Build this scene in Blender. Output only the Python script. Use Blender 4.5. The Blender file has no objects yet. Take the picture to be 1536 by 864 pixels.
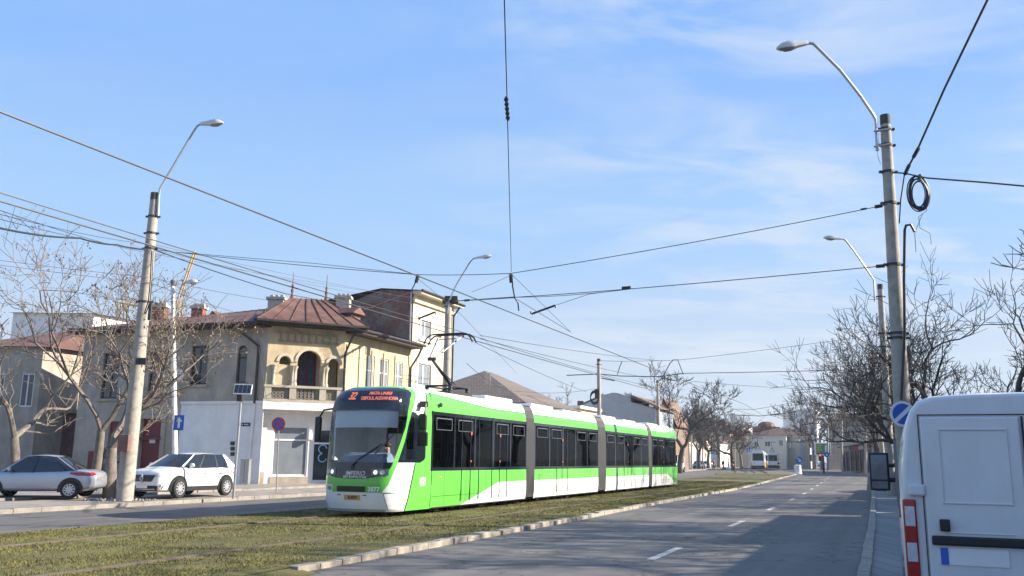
import bpy, math, random
from mathutils import Vector, Matrix
R_ = math.radians
random.seed(7)
scene = bpy.context.scene
COL = scene.collection

# ------------------------------------------------------------------ camera numbers
F_, HY, ROLL, EYE = 1320., 688., 0.012, 1.75
TH = math.atan((HY-432)/F_)
FW = (0, math.cos(TH), math.sin(TH)); UP0 = (0, -math.sin(TH), math.cos(TH))
cr, sr = math.cos(ROLL), math.sin(ROLL)
RT_ = (cr, sr*UP0[1], sr*UP0[2]); UP_ = (-sr, cr*UP0[1], cr*UP0[2])
def ray(px, py):
    u = (px-768)/F_; v = (432-py)/F_
    return tuple(FW[i]+u*RT_[i]+v*UP_[i] for i in range(3))
def at(px, py, Y):                       # the point at depth Y
    r = ray(px, py); t = Y/r[1]; return (r[0]*t, Y, EYE+r[2]*t)
# street frame: s along the street, t to the right of it
A = R_(23); DX, DY = math.sin(A), math.cos(A); NX, NY = math.cos(A), -math.sin(A)
def S(s, t, z=0): return (s*DX+t*NX, s*DY+t*NY, z)
def ST(x, y): return (x*DX+y*DY, x*NX+y*NY)
def onT(px, py, t):                      # point on the vertical plane at street offset t
    r = ray(px, py); k = t/(r[0]*NX+r[1]*NY); return (r[0]*k, r[1]*k, EYE+r[2]*k)
def G(s):
    k = min(1, max(0, (s-60)/80.)); return .3*k*k*(3-2*k)
def gg(px, py, dz=0):                    # point on the ground
    z = dz
    for _ in range(30):
        r = ray(px, py); t = (z-EYE)/min(r[2], -1e-4); x, y = r[0]*t, r[1]*t; z = G(ST(x, y)[0])+dz
    return (x, y, z)

# ------------------------------------------------------------------ materials
def _nt(name):
    m = bpy.data.materials.new(name); m.use_nodes = True; nt = m.node_tree
    return m, nt, nt.nodes['Principled BSDF']
def mat(name, col, rough=.6, metal=0., var=.12, scale=3., bump=0., col2=None, detail=4, streak=0, coord='Object', bscale=None, spec=.5, coat=0):
    m, nt, b = _nt(name); N = nt.nodes; Lk = nt.links
    b.inputs['Roughness'].default_value = rough; b.inputs['Metallic'].default_value = metal
    b.inputs['Specular IOR Level'].default_value = spec
    if coat: b.inputs['Coat Weight'].default_value = coat; b.inputs['Coat Roughness'].default_value = .05
    c = (*col, 1)
    if var <= 0 and bump <= 0 and not col2:
        b.inputs['Base Color'].default_value = c; return m
    tc = N.new('ShaderNodeTexCoord')
    n = N.new('ShaderNodeTexNoise'); n.inputs['Scale'].default_value = scale; n.inputs['Detail'].default_value = detail; n.inputs['Roughness'].default_value = .65
    Lk.new(tc.outputs[coord], n.inputs['Vector'])
    r = N.new('ShaderNodeValToRGB'); e = r.color_ramp.elements
    e[0].position = .3; e[1].position = .7
    e[0].color = (*[x*(1-var) for x in col], 1)
    e[1].color = (*(col2 if col2 else [min(1, x*(1+var)) for x in col]), 1)
    Lk.new(n.outputs['Fac'], r.inputs['Fac']); out = r.outputs['Color']
    if streak:
        mp = N.new('ShaderNodeMapping'); mp.inputs['Scale'].default_value = (.9, .9, .3)
        n2 = N.new('ShaderNodeTexNoise'); n2.inputs['Scale'].default_value = 1.6; n2.inputs['Detail'].default_value = 6; n2.inputs['Roughness'].default_value = .7
        Lk.new(tc.outputs[coord], mp.inputs['Vector']); Lk.new(mp.outputs['Vector'], n2.inputs['Vector'])
        r2 = N.new('ShaderNodeValToRGB'); f = r2.color_ramp.elements
        f[0].position = .32; f[1].position = .68; f[0].color = (1-streak, 1-streak*1.05, 1-streak*1.1, 1); f[1].color = (1, 1, 1, 1)
        Lk.new(n2.outputs['Fac'], r2.inputs['Fac'])
        mx = N.new('ShaderNodeMixRGB'); mx.blend_type = 'MULTIPLY'; mx.inputs['Fac'].default_value = 1
        Lk.new(out, mx.inputs[1]); Lk.new(r2.outputs['Color'], mx.inputs[2]); out = mx.outputs[0]
    Lk.new(out, b.inputs['Base Color'])
    if bump:
        bn = N.new('ShaderNodeTexNoise'); bn.inputs['Scale'].default_value = bscale or scale*6; bn.inputs['Detail'].default_value = 5
        Lk.new(tc.outputs[coord], bn.inputs['Vector'])
        bp = N.new('ShaderNodeBump'); bp.inputs['Strength'].default_value = bump; bp.inputs['Distance'].default_value = .03
        Lk.new(bn.outputs['Fac'], bp.inputs['Height']); Lk.new(bp.outputs['Normal'], b.inputs['Normal'])
    return m
def road_mat(name, c1, c2, patch):
    m, nt, b = _nt(name); N = nt.nodes; Lk = nt.links
    tc = N.new('ShaderNodeTexCoord'); mp = N.new('ShaderNodeMapping'); mp.inputs['Rotation'].default_value = (0, 0, A)
    Lk.new(tc.outputs['Object'], mp.inputs['Vector'])
    st = N.new('ShaderNodeMapping'); st.inputs['Scale'].default_value = (1.3, .09, 1)      # wear along the lanes
    Lk.new(mp.outputs['Vector'], st.inputs['Vector'])
    def noise(sc, vec, det=5):
        n = N.new('ShaderNodeTexNoise'); n.inputs['Scale'].default_value = sc; n.inputs['Detail'].default_value = det; n.inputs['Roughness'].default_value = .65; Lk.new(vec, n.inputs['Vector']); return n.outputs['Fac']
    def ramp(f, a, b_, ca, cb):
        r = N.new('ShaderNodeValToRGB'); e = r.color_ramp.elements; e[0].position = a; e[1].position = b_; e[0].color = (*ca, 1); e[1].color = (*cb, 1); Lk.new(f, r.inputs['Fac']); return r.outputs['Color']
    def mul(a, b_):
        x = N.new('ShaderNodeMixRGB'); x.blend_type = 'MULTIPLY'; x.inputs['Fac'].default_value = 1; Lk.new(a, x.inputs[1]); Lk.new(b_, x.inputs[2]); return x.outputs[0]
    c = ramp(noise(1.2, st.outputs['Vector']), .3, .7, c1, c2)
    c = mul(c, ramp(noise(.35, mp.outputs['Vector'], 3), .45, .55, (1-patch,)*3, (1, 1, 1)))
    t2 = N.new('ShaderNodeMapping'); t2.inputs['Scale'].default_value = (.9, .02, 1); Lk.new(mp.outputs['Vector'], t2.inputs['Vector']); c = mul(c, ramp(noise(1.1, t2.outputs['Vector'], 2), .4, .6, (.84,)*3, (1.08,)*3))
    c = mul(c, ramp(noise(1.9, mp.outputs['Vector'], 8), .60, .66, (1, 1, 1), (.78,)*3))
    c = mul(c, ramp(noise(60, mp.outputs['Vector'], 2), .3, .7, (.8,)*3, (1.12,)*3))
    v = N.new('ShaderNodeTexVoronoi'); v.feature = 'DISTANCE_TO_EDGE'; v.inputs['Scale'].default_value = .33
    wv = N.new('ShaderNodeMixRGB'); wv.inputs['Fac'].default_value = .12; n = N.new('ShaderNodeTexNoise'); n.inputs['Scale'].default_value = 1.3; n.inputs['Detail'].default_value = 6
    Lk.new(mp.outputs['Vector'], n.inputs['Vector']); Lk.new(mp.outputs['Vector'], wv.inputs[1]); 
    sc = N.new('ShaderNodeVectorMath'); sc.operation = 'MULTIPLY_ADD'; sc.inputs[1].default_value = (2.5,)*3; Lk.new(n.outputs['Color'], sc.inputs[0]); Lk.new(mp.outputs['Vector'], sc.inputs[2])
    Lk.new(sc.outputs[0], v.inputs['Vector'])
    c = mul(c, ramp(v.outputs['Distance'], .004, .016, (.38,)*3, (1,)*3))
    Lk.new(c, b.inputs['Base Color']); b.inputs['Roughness'].default_value = .72
    bp = N.new('ShaderNodeBump'); bp.inputs['Strength'].default_value = .35; bp.inputs['Distance'].default_value = .01
    Lk.new(noise(45, mp.outputs['Vector'], 3), bp.inputs['Height']); Lk.new(bp.outputs['Normal'], b.inputs['Normal'])
    return m
def uv_vec(N, Lk, ang):
    tc = N.new('ShaderNodeTexCoord'); mp = N.new('ShaderNodeMapping'); mp.inputs['Rotation'].default_value = (0, 0, -ang)
    Lk.new(tc.outputs['Object'], mp.inputs['Vector']); sp = N.new('ShaderNodeSeparateXYZ'); Lk.new(mp.outputs['Vector'], sp.inputs[0])
    cb = N.new('ShaderNodeCombineXYZ'); Lk.new(sp.outputs['X'], cb.inputs['X']); Lk.new(sp.outputs['Z'], cb.inputs['Y']); return cb.outputs[0]
def brick_mat(name, c1, c2, mortar, ang, w=.26, h=.08, msz=.012, patch=None):
    m, nt, b = _nt(name); N = nt.nodes; Lk = nt.links; v = uv_vec(N, Lk, ang)
    br = N.new('ShaderNodeTexBrick'); Lk.new(v, br.inputs['Vector']); br.inputs['Scale'].default_value = 1
    br.inputs['Brick Width'].default_value = w; br.inputs['Row Height'].default_value = h; br.inputs['Mortar Size'].default_value = msz
    br.inputs['Color1'].default_value = (*c1, 1); br.inputs['Color2'].default_value = (*c2, 1); br.inputs['Mortar'].default_value = (*mortar, 1)
    out = br.outputs['Color']
    if patch:
        n = N.new('ShaderNodeTexNoise'); n.inputs['Scale'].default_value = .7; n.inputs['Detail'].default_value = 7; n.inputs['Roughness'].default_value = .75; Lk.new(v, n.inputs['Vector'])
        r = N.new('ShaderNodeValToRGB'); r.color_ramp.elements[0].position = .48; r.color_ramp.elements[1].position = .54; Lk.new(n.outputs['Fac'], r.inputs['Fac'])
        x = N.new('ShaderNodeMixRGB'); Lk.new(r.outputs['Color'], x.inputs['Fac']); Lk.new(out, x.inputs[1]); x.inputs[2].default_value = (*patch, 1); out = x.outputs[0]
    Lk.new(out, b.inputs['Base Color']); b.inputs['Roughness'].default_value = .9
    bp = N.new('ShaderNodeBump'); bp.inputs['Strength'].default_value = .5; bp.inputs['Distance'].default_value = .02; Lk.new(br.outputs['Fac'], bp.inputs['Height']); bp.invert = True; Lk.new(bp.outputs['Normal'], b.inputs['Normal'])
    return m
def glass_mat(name, tint, rough=.02, fac_dark=0.):
    m, nt, b = _nt(name); N = nt.nodes; Lk = nt.links; N.remove(b)
    tr = N.new('ShaderNodeBsdfTransparent'); tr.inputs[0].default_value = (*tint, 1)
    gl = N.new('ShaderNodeBsdfGlossy'); gl.inputs['Roughness'].default_value = rough; gl.inputs[0].default_value = (.9*(1-fac_dark), .95*(1-fac_dark), 1-fac_dark, 1)
    fr = N.new('ShaderNodeFresnel'); fr.inputs['IOR'].default_value = 1.5
    mx = N.new('ShaderNodeMixShader'); Lk.new(fr.outputs[0], mx.inputs[0]); Lk.new(tr.outputs[0], mx.inputs[1]); Lk.new(gl.outputs[0], mx.inputs[2])
    Lk.new(mx.outputs[0], N['Material Output'].inputs['Surface']); return m
def emit(name, col, st):
    m, nt, b = _nt(name); b.inputs['Base Color'].default_value = (*[c*.2 for c in col], 1)
    b.inputs['Emission Color'].default_value = (*col, 1); b.inputs['Emission Strength'].default_value = st; return m

M = {}
M['asphalt'] = road_mat('asphalt', (.118, .108, .098), (.168, .155, .14), .14)
M['asphalt_old'] = road_mat('asphalt_old', (.165, .155, .145), (.23, .215, .195), .2)
M['ground'] = mat('ground_mat', (.17, .165, .155), .9, var=.2, scale=.4, bump=.2)
M['pave'] = mat('dusty_paving', (.22, .195, .165), .9, var=.2, scale=1.3, bump=.5, bscale=9, col2=(.31, .28, .245))
M['pave2'] = brick_mat('slab_paving', (.2, .195, .185), (.26, .25, .24), (.11, .1, .095), 0, .4, .4, .012)
M['kerb'] = mat('kerb_stone', (.27, .24, .195), .85, var=.2, scale=3, bump=.5, bscale=14, col2=(.37, .335, .28))
M['turf'] = mat('turf', (.07, .07, .016), .95, var=.3, scale=.8, bump=.8, bscale=30, col2=(.155, .135, .04), detail=8)
M['blade'] = mat('grass_blade', (.08, .097, .017), .8, var=.3, scale=.9, col2=(.20, .175, .042), detail=7)
M['rail'] = mat('rail_steel', (.15, .12, .095), .42, .45, var=.2, scale=6)
M['paint'] = mat('road_paint', (.42, .41, .39), .7, var=.45, scale=7, detail=9, col2=(.66, .65, .62))
M['concrete'] = mat('pole_concrete', (.40, .365, .315), .85, var=.2, scale=5, bump=.25, streak=.25)
M['concrete_dark'] = mat('pole_cap', (.06, .055, .05), .8)
M['galv'] = mat('galvanised_steel', (.42, .43, .44), .4, .7, var=.1, scale=8)
M['wire'] = mat('wire_dark', (.03, .032, .035), .5, .2, var=0)
M['black'] = mat('black_plastic', (.015, .016, .018), .45, var=.1)
M['rubber'] = mat('rubber', (.02, .02, .02), .85, var=.2, scale=20)
M['dkmetal'] = mat('dark_metal', (.05, .05, .052), .5, .5, var=.15)
M['white'] = mat('white_paint', (.78, .79, .8), .25, var=.03, scale=2, coat=.4)
M['whitewall'] = mat('white_plaster', (.85, .82, .78), .85, var=.07, scale=1.2, streak=.12)
M['pillarwhite'] = mat('pillar_white', (.78, .78, .77), .8, var=.05, scale=1.2, streak=.1)
M['gplaster'] = mat('grey_plaster', (.45, .375, .29), .95, var=.18, scale=.9, bump=.4, streak=.3, col2=(.52, .46, .385), detail=9)
M['brownwall'] = mat('brown_wall', (.2, .14, .11), .95, var=.2, scale=.6)
M['cream'] = mat('cream_plaster', (.72, .65, .52), .9, var=.06, scale=.6)
M['navy'] = mat('navy_plate', (.02, .035, .1), .5)
M['frieze'] = mat('frieze_shadow', (.33, .25, .14), .9, var=.1)  # darker ochre, paints the recess shadows into the hooks
M['yplaster'] = mat('yellow_plaster', (.60, .49, .31), .9, var=.1, scale=1.1, bump=.2, streak=.32)
M['yplaster2'] = mat('pale_yellow_plaster', (.66, .58, .43), .9, var=.1, scale=.8, bump=.2, streak=.25)
M['trim'] = mat('stone_trim', (.40, .355, .28), .9, var=.12, scale=2.5, bump=.2)
M['roofred'] = mat('red_sheet_roof', (.15, .06, .04), .7, .0, var=.3, scale=.8, streak=.35, col2=(.21, .115, .085), detail=8)
M['roofbrown'] = mat('brown_shingle', (.16, .11, .08), .85, var=.25, scale=2, bump=.4)
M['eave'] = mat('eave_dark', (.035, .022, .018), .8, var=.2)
M['darkwood'] = mat('dark_window_wood', (.045, .025, .018), .7, var=.2)
M['reddoor'] = mat('red_door_paint', (.16, .018, .018), .55, var=.15)
M['winglass'] = mat('window_glass', (.03, .036, .045), .06, var=.1, scale=2, spec=.8)
M['winglass_lt'] = mat('window_glass_curtained', (.2, .22, .245), .1, var=.12, scale=1.5, spec=.8)
M['winwhite'] = mat('white_window_frame', (.78, .78, .78), .4, var=.04)
M['chimney'] = mat('chimney_plaster', (.42, .39, .35), .9, var=.2, scale=3)
M['cbrick'] = mat('chimney_brick', (.25, .09, .065), .9, var=.25, scale=6, bump=.4)
M['bark'] = mat('bark_light', (.165, .14, .115), .9, var=.3, scale=5, bump=.5)
M['barkd'] = mat('bark_dark', (.06, .05, .042), .9, var=.3, scale=5)
M['seed'] = mat('dry_seed', (.19, .125, .08), .9, var=.3)
M['leafd'] = mat('dark_foliage', (.03, .032, .024), .9, var=.4, scale=6)
def brushed(): return mat('bellows_grey', (.07, .072, .076), .6, var=.1)
M['bellow'] = brushed()
M['vanwhite'] = mat('van_white_paint', (.74, .755, .77), .3, var=.05, scale=1.5, coat=.35, streak=.14, detail=9)
M['tramwhite'] = mat('tram_white_paint', (.78, .79, .8), .25, var=.02, scale=2, coat=.4, streak=.1)
M['green'] = mat('tram_green', (.12, .53, .065), .3, var=.03, coat=.5, streak=.12)
M['tblack'] = mat('tram_black_glass', (.008, .012, .022), .08, var=0, spec=.7)
M['tglass'] = glass_mat('tram_side_glass', (.035, .042, .055), .02, .72)
M['wglass'] = glass_mat('windscreen_glass', (.86, .9, .93), .03)
M['cglass'] = mat('car_glass', (.012, .015, .02), .05, var=0, spec=.9)
M['interior'] = mat('tram_interior', (.22, .23, .24), .6)
M['seatblue'] = mat('tram_seat', (.05, .08, .2), .8)
M['led'] = emit('led_orange', (1, .22, .12), .38)
M['lampon'] = emit('headlight_on', (1, .97, .92), .8)
M['silver'] = mat('silver_plastic', (.5, .52, .55), .3, .5, var=.05)
M['blue'] = mat('sign_blue', (.03, .12, .5), .4, var=.05)
M['red'] = mat('sign_red', (.55, .03, .03), .4, var=.05)
M['signwhite'] = mat('sign_white', (.8, .8, .8), .4, var=.03)
M['yellowp'] = mat('plate_yellow', (.55, .33, .06), .5, var=.1)
M['lens'] = mat('lamp_lens', (.25, .26, .27), .15, var=.1, spec=.8)
M['redlens'] = mat('tail_light_red', (.38, .012, .01), .15, var=.1, coat=.6)
M['clearlens'] = mat('lamp_clear', (.55, .57, .6), .12, var=.15, scale=30, coat=.6)
M['skin'] = mat('skin', (.5, .3, .22), .6, var=.05)
M['hair'] = mat('hair', (.03, .02, .015), .7)
def plain(name, c, r=.7): return mat(name, c, r, var=.1, scale=4)

# ------------------------------------------------------------------ builder
class B:
    def __init__(s, world=False): s.v = []; s.f = []; s.m = []; s.world = world
    def poly(s, pts, m=0):
        i = len(s.v); s.v += [tuple(p) for p in pts]; s.f.append(tuple(range(i, i+len(pts)))); s.m.append(m); return s
    def box(s, x0, x1, y0, y1, z0, z1, m=0):
        return s.hexa([(x0, y0, z0), (x1, y0, z0), (x1, y1, z0), (x0, y1, z0), (x0, y0, z1), (x1, y0, z1), (x1, y1, z1), (x0, y1, z1)], m)
    def hexa(s, p, m=0):
        i = len(s.v); s.v += [tuple(q) for q in p]
        for f in ((3, 2, 1, 0), (4, 5, 6, 7), (0, 1, 5, 4), (1, 2, 6, 5), (2, 3, 7, 6), (3, 0, 4, 7)):
            s.f.append(tuple(i+k for k in f)); s.m.append(m)
        return s
    def grid(s, rows, m=0, close=False, mf=None):
        i = len(s.v); n = len(rows[0])
        for r in rows: s.v += [tuple(p) for p in r]
        for a in range(len(rows)-1):
            for b in range(n if close else n-1):
                c = (b+1) % n
                s.f.append((i+a*n+b, i+a*n+c, i+(a+1)*n+c, i+(a+1)*n+b)); s.m.append(mf(a, b) if mf else m)
        return s
    def tube(s, pts, r, n=8, m=0, caps=True):
        pts = [Vector(p) for p in pts]; rows = []
        rs = r if isinstance(r, (list, tuple)) else [r]*len(pts)
        prev = None
        for k, p in enumerate(pts):
            d = (pts[min(k+1, len(pts)-1)]-pts[max(k-1, 0)]).normalized()
            if prev is None:
                a = d.orthogonal().normalized()
            else:
                a = prev-d*prev.dot(d)
                a = a.normalized() if a.length > 1e-6 else d.orthogonal().normalized()
            prev = a; b = d.cross(a)
            rows.append([p+(a*math.cos(2*math.pi*q/n)+b*math.sin(2*math.pi*q/n))*rs[k] for q in range(n)])
        s.grid(rows, m, close=True)
        if caps: s.poly(rows[0][::-1], m); s.poly(rows[-1], m)
        return s
    def lathe(s, prof, c=(0, 0, 0), axis='z', n=20, m=0, caps=True):
        rows = []
        for r, h in prof:
            ring = []
            for q in range(n):
                a = 2*math.pi*q/n; u, w = r*math.cos(a), r*math.sin(a)
                ring.append({'z': (c[0]+u, c[1]+w, c[2]+h), 'x': (c[0]+h, c[1]+u, c[2]+w), 'y': (c[0]+w, c[1]+h, c[2]+u)}[axis])
            rows.append(ring)
        s.grid(rows, m, close=True)
        if caps: s.poly(rows[0][::-1], m); s.poly(rows[-1], m)
        return s
    def prism(s, poly, f, a, b, m=0):         # poly of (u,v); f(u,v,w) -> point ; extruded w=a..b
        p0 = [f(u, v, a) for u, v in poly]; p1 = [f(u, v, b) for u, v in poly]; n = len(poly)
        s.poly(p0[::-1], m); s.poly(p1, m)
        for k in range(n):
            j = (k+1) % n; s.poly([p0[k], p0[j], p1[j], p1[k]], m)
        return s
    def blob(s, c, r, m=0, n=8, k=6):
        rows = []
        for i in range(1, k):
            a = math.pi*i/k
            rows.append([(c[0]+r[0]*math.sin(a)*math.cos(2*math.pi*j/n), c[1]+r[1]*math.sin(a)*math.sin(2*math.pi*j/n), c[2]+r[2]*math.cos(a)) for j in range(n)])
        s.grid(rows, m, close=True); s.poly(rows[0][::-1], m); s.poly(rows[-1], m); return s
    def done(s, name, mats, parent=None, smooth=False, bevel=0, label=None, fixn=True):
        me = bpy.data.meshes.new(name); v = s.v
        if s.world and parent is not None:
            q = parent; o = Vector((0, 0, 0))
            while q is not None: o = o+q.location; q = q.parent
            v = [tuple(Vector(p)-o) for p in v]
        me.from_pydata([tuple(p) for p in v], [], s.f)
        if not isinstance(mats, (list, tuple)): mats = [mats]
        for m in mats: me.materials.append(M[m] if isinstance(m, str) else m)
        if len(mats) > 1: me.polygons.foreach_set('material_index', s.m)
        if fixn and len(s.f) < 60000:
            import bmesh
            bm = bmesh.new(); bm.from_mesh(me); bmesh.ops.remove_doubles(bm, verts=bm.verts, dist=1e-5); bmesh.ops.recalc_face_normals(bm, faces=bm.faces); bm.to_mesh(me); bm.free()
        if smooth:
            me.polygons.foreach_set('use_smooth', [True]*len(me.polygons))
            try: me.set_sharp_from_angle(angle=R_(smooth if smooth is not True else 40))
            except Exception: pass
        o = bpy.data.objects.new(name, me); COL.objects.link(o)
        if parent is not None: o.parent = parent
        if bevel:
            bv = o.modifiers.new('bevel', 'BEVEL'); bv.width = bevel; bv.segments = 2; bv.limit_method = 'ANGLE'; bv.angle_limit = R_(35)
        if label: o['label'] = label
        return o
def thing(name, label, cat, loc=(0, 0, 0), rz=0, group=None):
    o = bpy.data.objects.new(name, None); COL.objects.link(o); o.location = loc; o.rotation_euler = (0, 0, rz)
    o.empty_display_size = .2; o['label'] = label; o['category'] = cat
    if group: o['group'] = group
    return o
def tag(o, label, cat, group=None, kind=None):
    if label: o['label'] = label
    if cat: o['category'] = cat
    if group: o['group'] = group
    if kind: o['kind'] = kind
    return o
def copy_tree(o, parent=None):
    c = o.copy(); COL.objects.link(c); c.parent = parent
    for ch in list(o.children): copy_tree(ch, c)
    return c
def recolour(o, old, new):
    for sl in o.material_slots:
        if sl.material and sl.material.name == M[old].name:
            sl.link = 'OBJECT'; sl.material = new
    for c in o.children: recolour(c, old, new)
def text_mesh(txt, size=1, bold=0.0, spacing=1.0, shear=0):
    cu = bpy.data.curves.new('t', 'FONT'); cu.body = txt; cu.size = size; cu.offset = bold; cu.space_character = spacing; cu.shear = shear
    cu.align_x = 'CENTER'; cu.align_y = 'CENTER'; cu.resolution_u = 3
    o = bpy.data.objects.new('t', cu); COL.objects.link(o); bpy.context.view_layer.update()
    dg = bpy.context.evaluated_depsgraph_get(); me = bpy.data.meshes.new_from_object(o.evaluated_get(dg))
    v = [tuple(q.co) for q in me.vertices]; f = [tuple(p.vertices) for p in me.polygons]
    bpy.data.objects.remove(o); bpy.data.curves.remove(cu); bpy.data.meshes.remove(me); return v, f
def put_text(b, txt, size, fn, m=0, **k):    # fn(x,y)->point
    v, f = text_mesh(txt, size, **k); i = len(b.v); b.v += [fn(p[0], p[1]) for p in v]
    for q in f: b.f.append(tuple(i+a for a in q)); b.m.append(m)

def lerp(tab, z):
    if z <= tab[0][0]: return tab[0][1]
    for (a0, b0), (a1, b1) in zip(tab, tab[1:]):
        if z <= a1: return b0+(b1-b0)*(z-a0)/(a1-a0)
    return tab[-1][1]
EXPO = 1.3; CLX, CLY = .35, 2.1
# ================================================================== SETTING
def ribbon(name, ss, tl, tr, dz, m, nt=1, world=True):
    b = B()
    rows = []
    for s in ss:
        a, c = tl(s), tr(s)
        rows.append([S(s, a+(c-a)*k/nt, G(s)+(dz(s, a+(c-a)*k/nt) if callable(dz) else dz)) for k in range(nt+1)])
    b.grid(rows); return tag(b.done(name, m, fixn=False), None, None, kind='structure')
SS = [-12, -5, 0, 5, 10, 15, 20, 25, 30, 35, 40, 45, 50, 55, 60, 65, 70, 75, 80, 90, 100, 110, 120, 130, 140]
kerbpix = [(520, 848), (740, 805), (860, 782), (980, 758), (1050, 745), (1100, 736), (1150, 724), (1195, 712)]
KR = [(-12, -8.35), (10, -8.4)]+[ST(*gg(*p)[:2]) for p in kerbpix[1:]]
SEND = KR[-1][0]
medR = lambda s: lerp(KR, s)
medL = lambda s: lerp([(-12, -17.4), (20, -17.3), (60, -17.0), (100, -17.6), (SEND, -20.5)], s)
rightK = lambda s: lerp([(-12, -.5), (10, -.5), (25, -.62), (47, -.93), (110, -2.2), (130, -6), (150, -16)], s)
leftK = lambda s: lerp([(-12, -23.6), (60, -23.8), (100, -24.5), (150, -28)], s)
# ground sheet to the horizon
b = B(); rows = []
xs = [-2500, -600, -200, -80, -40, -20, 0, 20, 40, 80, 200, 600, 2500]; ys = [-400, -60, -20, 0, 20, 40, 60, 80, 100, 120, 140, 170, 250, 500, 1200, 3500]
for y in ys: rows.append([(x, y, G(ST(x, y)[0])-.06) for x in xs])
tag(b.grid(rows).done('ground', 'ground', fixn=False), None, None, kind='structure')
SR = SS+[145, 150, 160, 175, 190, 210]
ribbon('road', SR, lambda s: medR(s)+.0 if s < SEND else lerp([(SEND, -24), (210, -52)], s), lambda s: rightK(s) if s < 150 else lerp([(150, -14), (210, -34)], s), 0, 'asphalt', 2)
ribbon('side_road', SR, lambda s: leftK(s), lambda s: medL(s) if s < SEND else lerp([(SEND, -20), (210, -50)], s), .004, 'asphalt', 2)
SM = [x for x in SS if x < SEND-1]+[SEND]
ribbon('median_ground', SM, lambda s: medL(s)+.05, lambda s: medR(s)-.14, lambda s, t: .09+.02*math.sin(s*.7+t*1.3)*math.sin(t*.9), 'turf', 24)
ribbon('left_pavement', SR, lambda s: leftK(s)-3.4, lambda s: leftK(s)-.17, lambda s, t: .125+.01*(leftK(s)-t), 'pave', 3)
ribbon('parking_lane', SR, lambda s: leftK(s)-40, lambda s: leftK(s)-3.3, lambda s, t: .13, 'asphalt_old', 3)
ribbon('right_pavement', SR, lambda s: rightK(s)+.14 if s < 150 else rightK(s)+.14, lambda s: rightK(s)+30, .13, 'pave2', 3)
# kerb stones as bevelled blocks
def kerb(name, s0, s1, tf, top, w=.16, L=1.0, seed=1, jit=.012, mt='kerb', gap=.02, base=-.05):
    rnd = random.Random(seed); b = B(); s = s0
    while s < s1:
        l = L*rnd.uniform(.92, 1.05) if s < 70 else 4
        s2 = min(s+l, s1); j = rnd.uniform(-jit, jit); jz = rnd.uniform(-jit, jit); g = gap if s < 70 else 0
        p = []
        for z in (base, top):
            for (ss, tt) in ((s+g, tf(s)-w/2), (s+g, tf(s)+w/2), (s2, tf(s2)+w/2), (s2, tf(s2)-w/2)):
                x, y, _ = S(ss, tt+j); p.append((x, y, G(ss)+z+(jz if z > 0 else 0)))
        b.hexa(p); s = s2
    o = b.done(name, mt, bevel=.018); o['kind'] = 'structure'; return o
kerb('median_kerb', 11.6, SEND, lambda s: medR(s)-.1, .105, .2, .62, 3, .02, gap=.008)
kerb('side_road_kerb', -8, 150, lambda s: leftK(s)-.1, .14, .16, 1, 4, mt='pave', gap=.005)
kerb('road_kerb', -8, 148, lambda s: rightK(s)+.08, .17, .18, 1, 5, .008)
kerb('building_kerb', 20, 75, lambda s: -28.0, .22, .15, 1, 6, base=.1, mt='pave', gap=.005)
ribbon('building_pavement', [s for s in SS if 15 <= s <= 80], lambda s: -36, lambda s: -28.07, .21, 'pave', 2)
# narrow concrete edging on the left of the median
kerb('median_edging', 5, SEND, lambda s: medL(s), .07, .1, 1.4, 8, .015, mt='pave')
ribbon('verge', [-12, -5, 0, 5, 8, 10, 11, 11.7], lambda s: medR(s)-.5, lambda s: medR(s)+.3, lambda s, t: .1-.095*max(0, min(1, (t-medR(s)+.35)/.6)), 'turf', 6)
# lane dashes
k = 0
b = B()
for s in [-11.2+9.1*i+2.4 for i in range(15)]:
    if s < 0: continue
    for q in range(3):
        s0 = s+q*.85+.6-3.0; t0 = lerp([(0, -3.93), (30, -4.2), (50, -4.5), (125, -7.0)], s0)
        b.poly([S(s0, t0-.08, G(s0)+.005), S(s0, t0+.08, G(s0)+.005), S(s0+.85, t0+.08, G(s0+.85)+.005), S(s0+.85, t0-.08, G(s0+.85)+.005)])
tag(b.done('lane_markings', 'paint', fixn=False), None, None, kind='structure')
# rails
def trk(s):                              # sideways drift of the far track
    return lerp([(0, 0), (70, 0), (100, -1.2), (130, -5.5), (150, -9.5), (200, -22)], s)
b = B()
for t in (-14.72, -13.28, -12.22, -10.78):
    for q in (-1, 1):
        rows = []
        for s in SS+[150, 165, 185, 205]:
            tt = t+trk(s); z = G(s)+(.122 if t < -14 or t > -11 else .088)
            if q == -1: rows.append([S(s, tt-.03, z-.1), S(s, tt-.03, z), S(s, tt+.03, z), S(s, tt+.03, z-.1)])
            else: rows.append([S(s, tt+.05, z-.1), S(s, tt+.05, z-.014), S(s, tt+.075, z-.014), S(s, tt+.075, z-.1)])
        b.grid(rows)
tag(b.done('tram_rails', 'rail', fixn=False), None, None, kind='structure')
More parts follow.
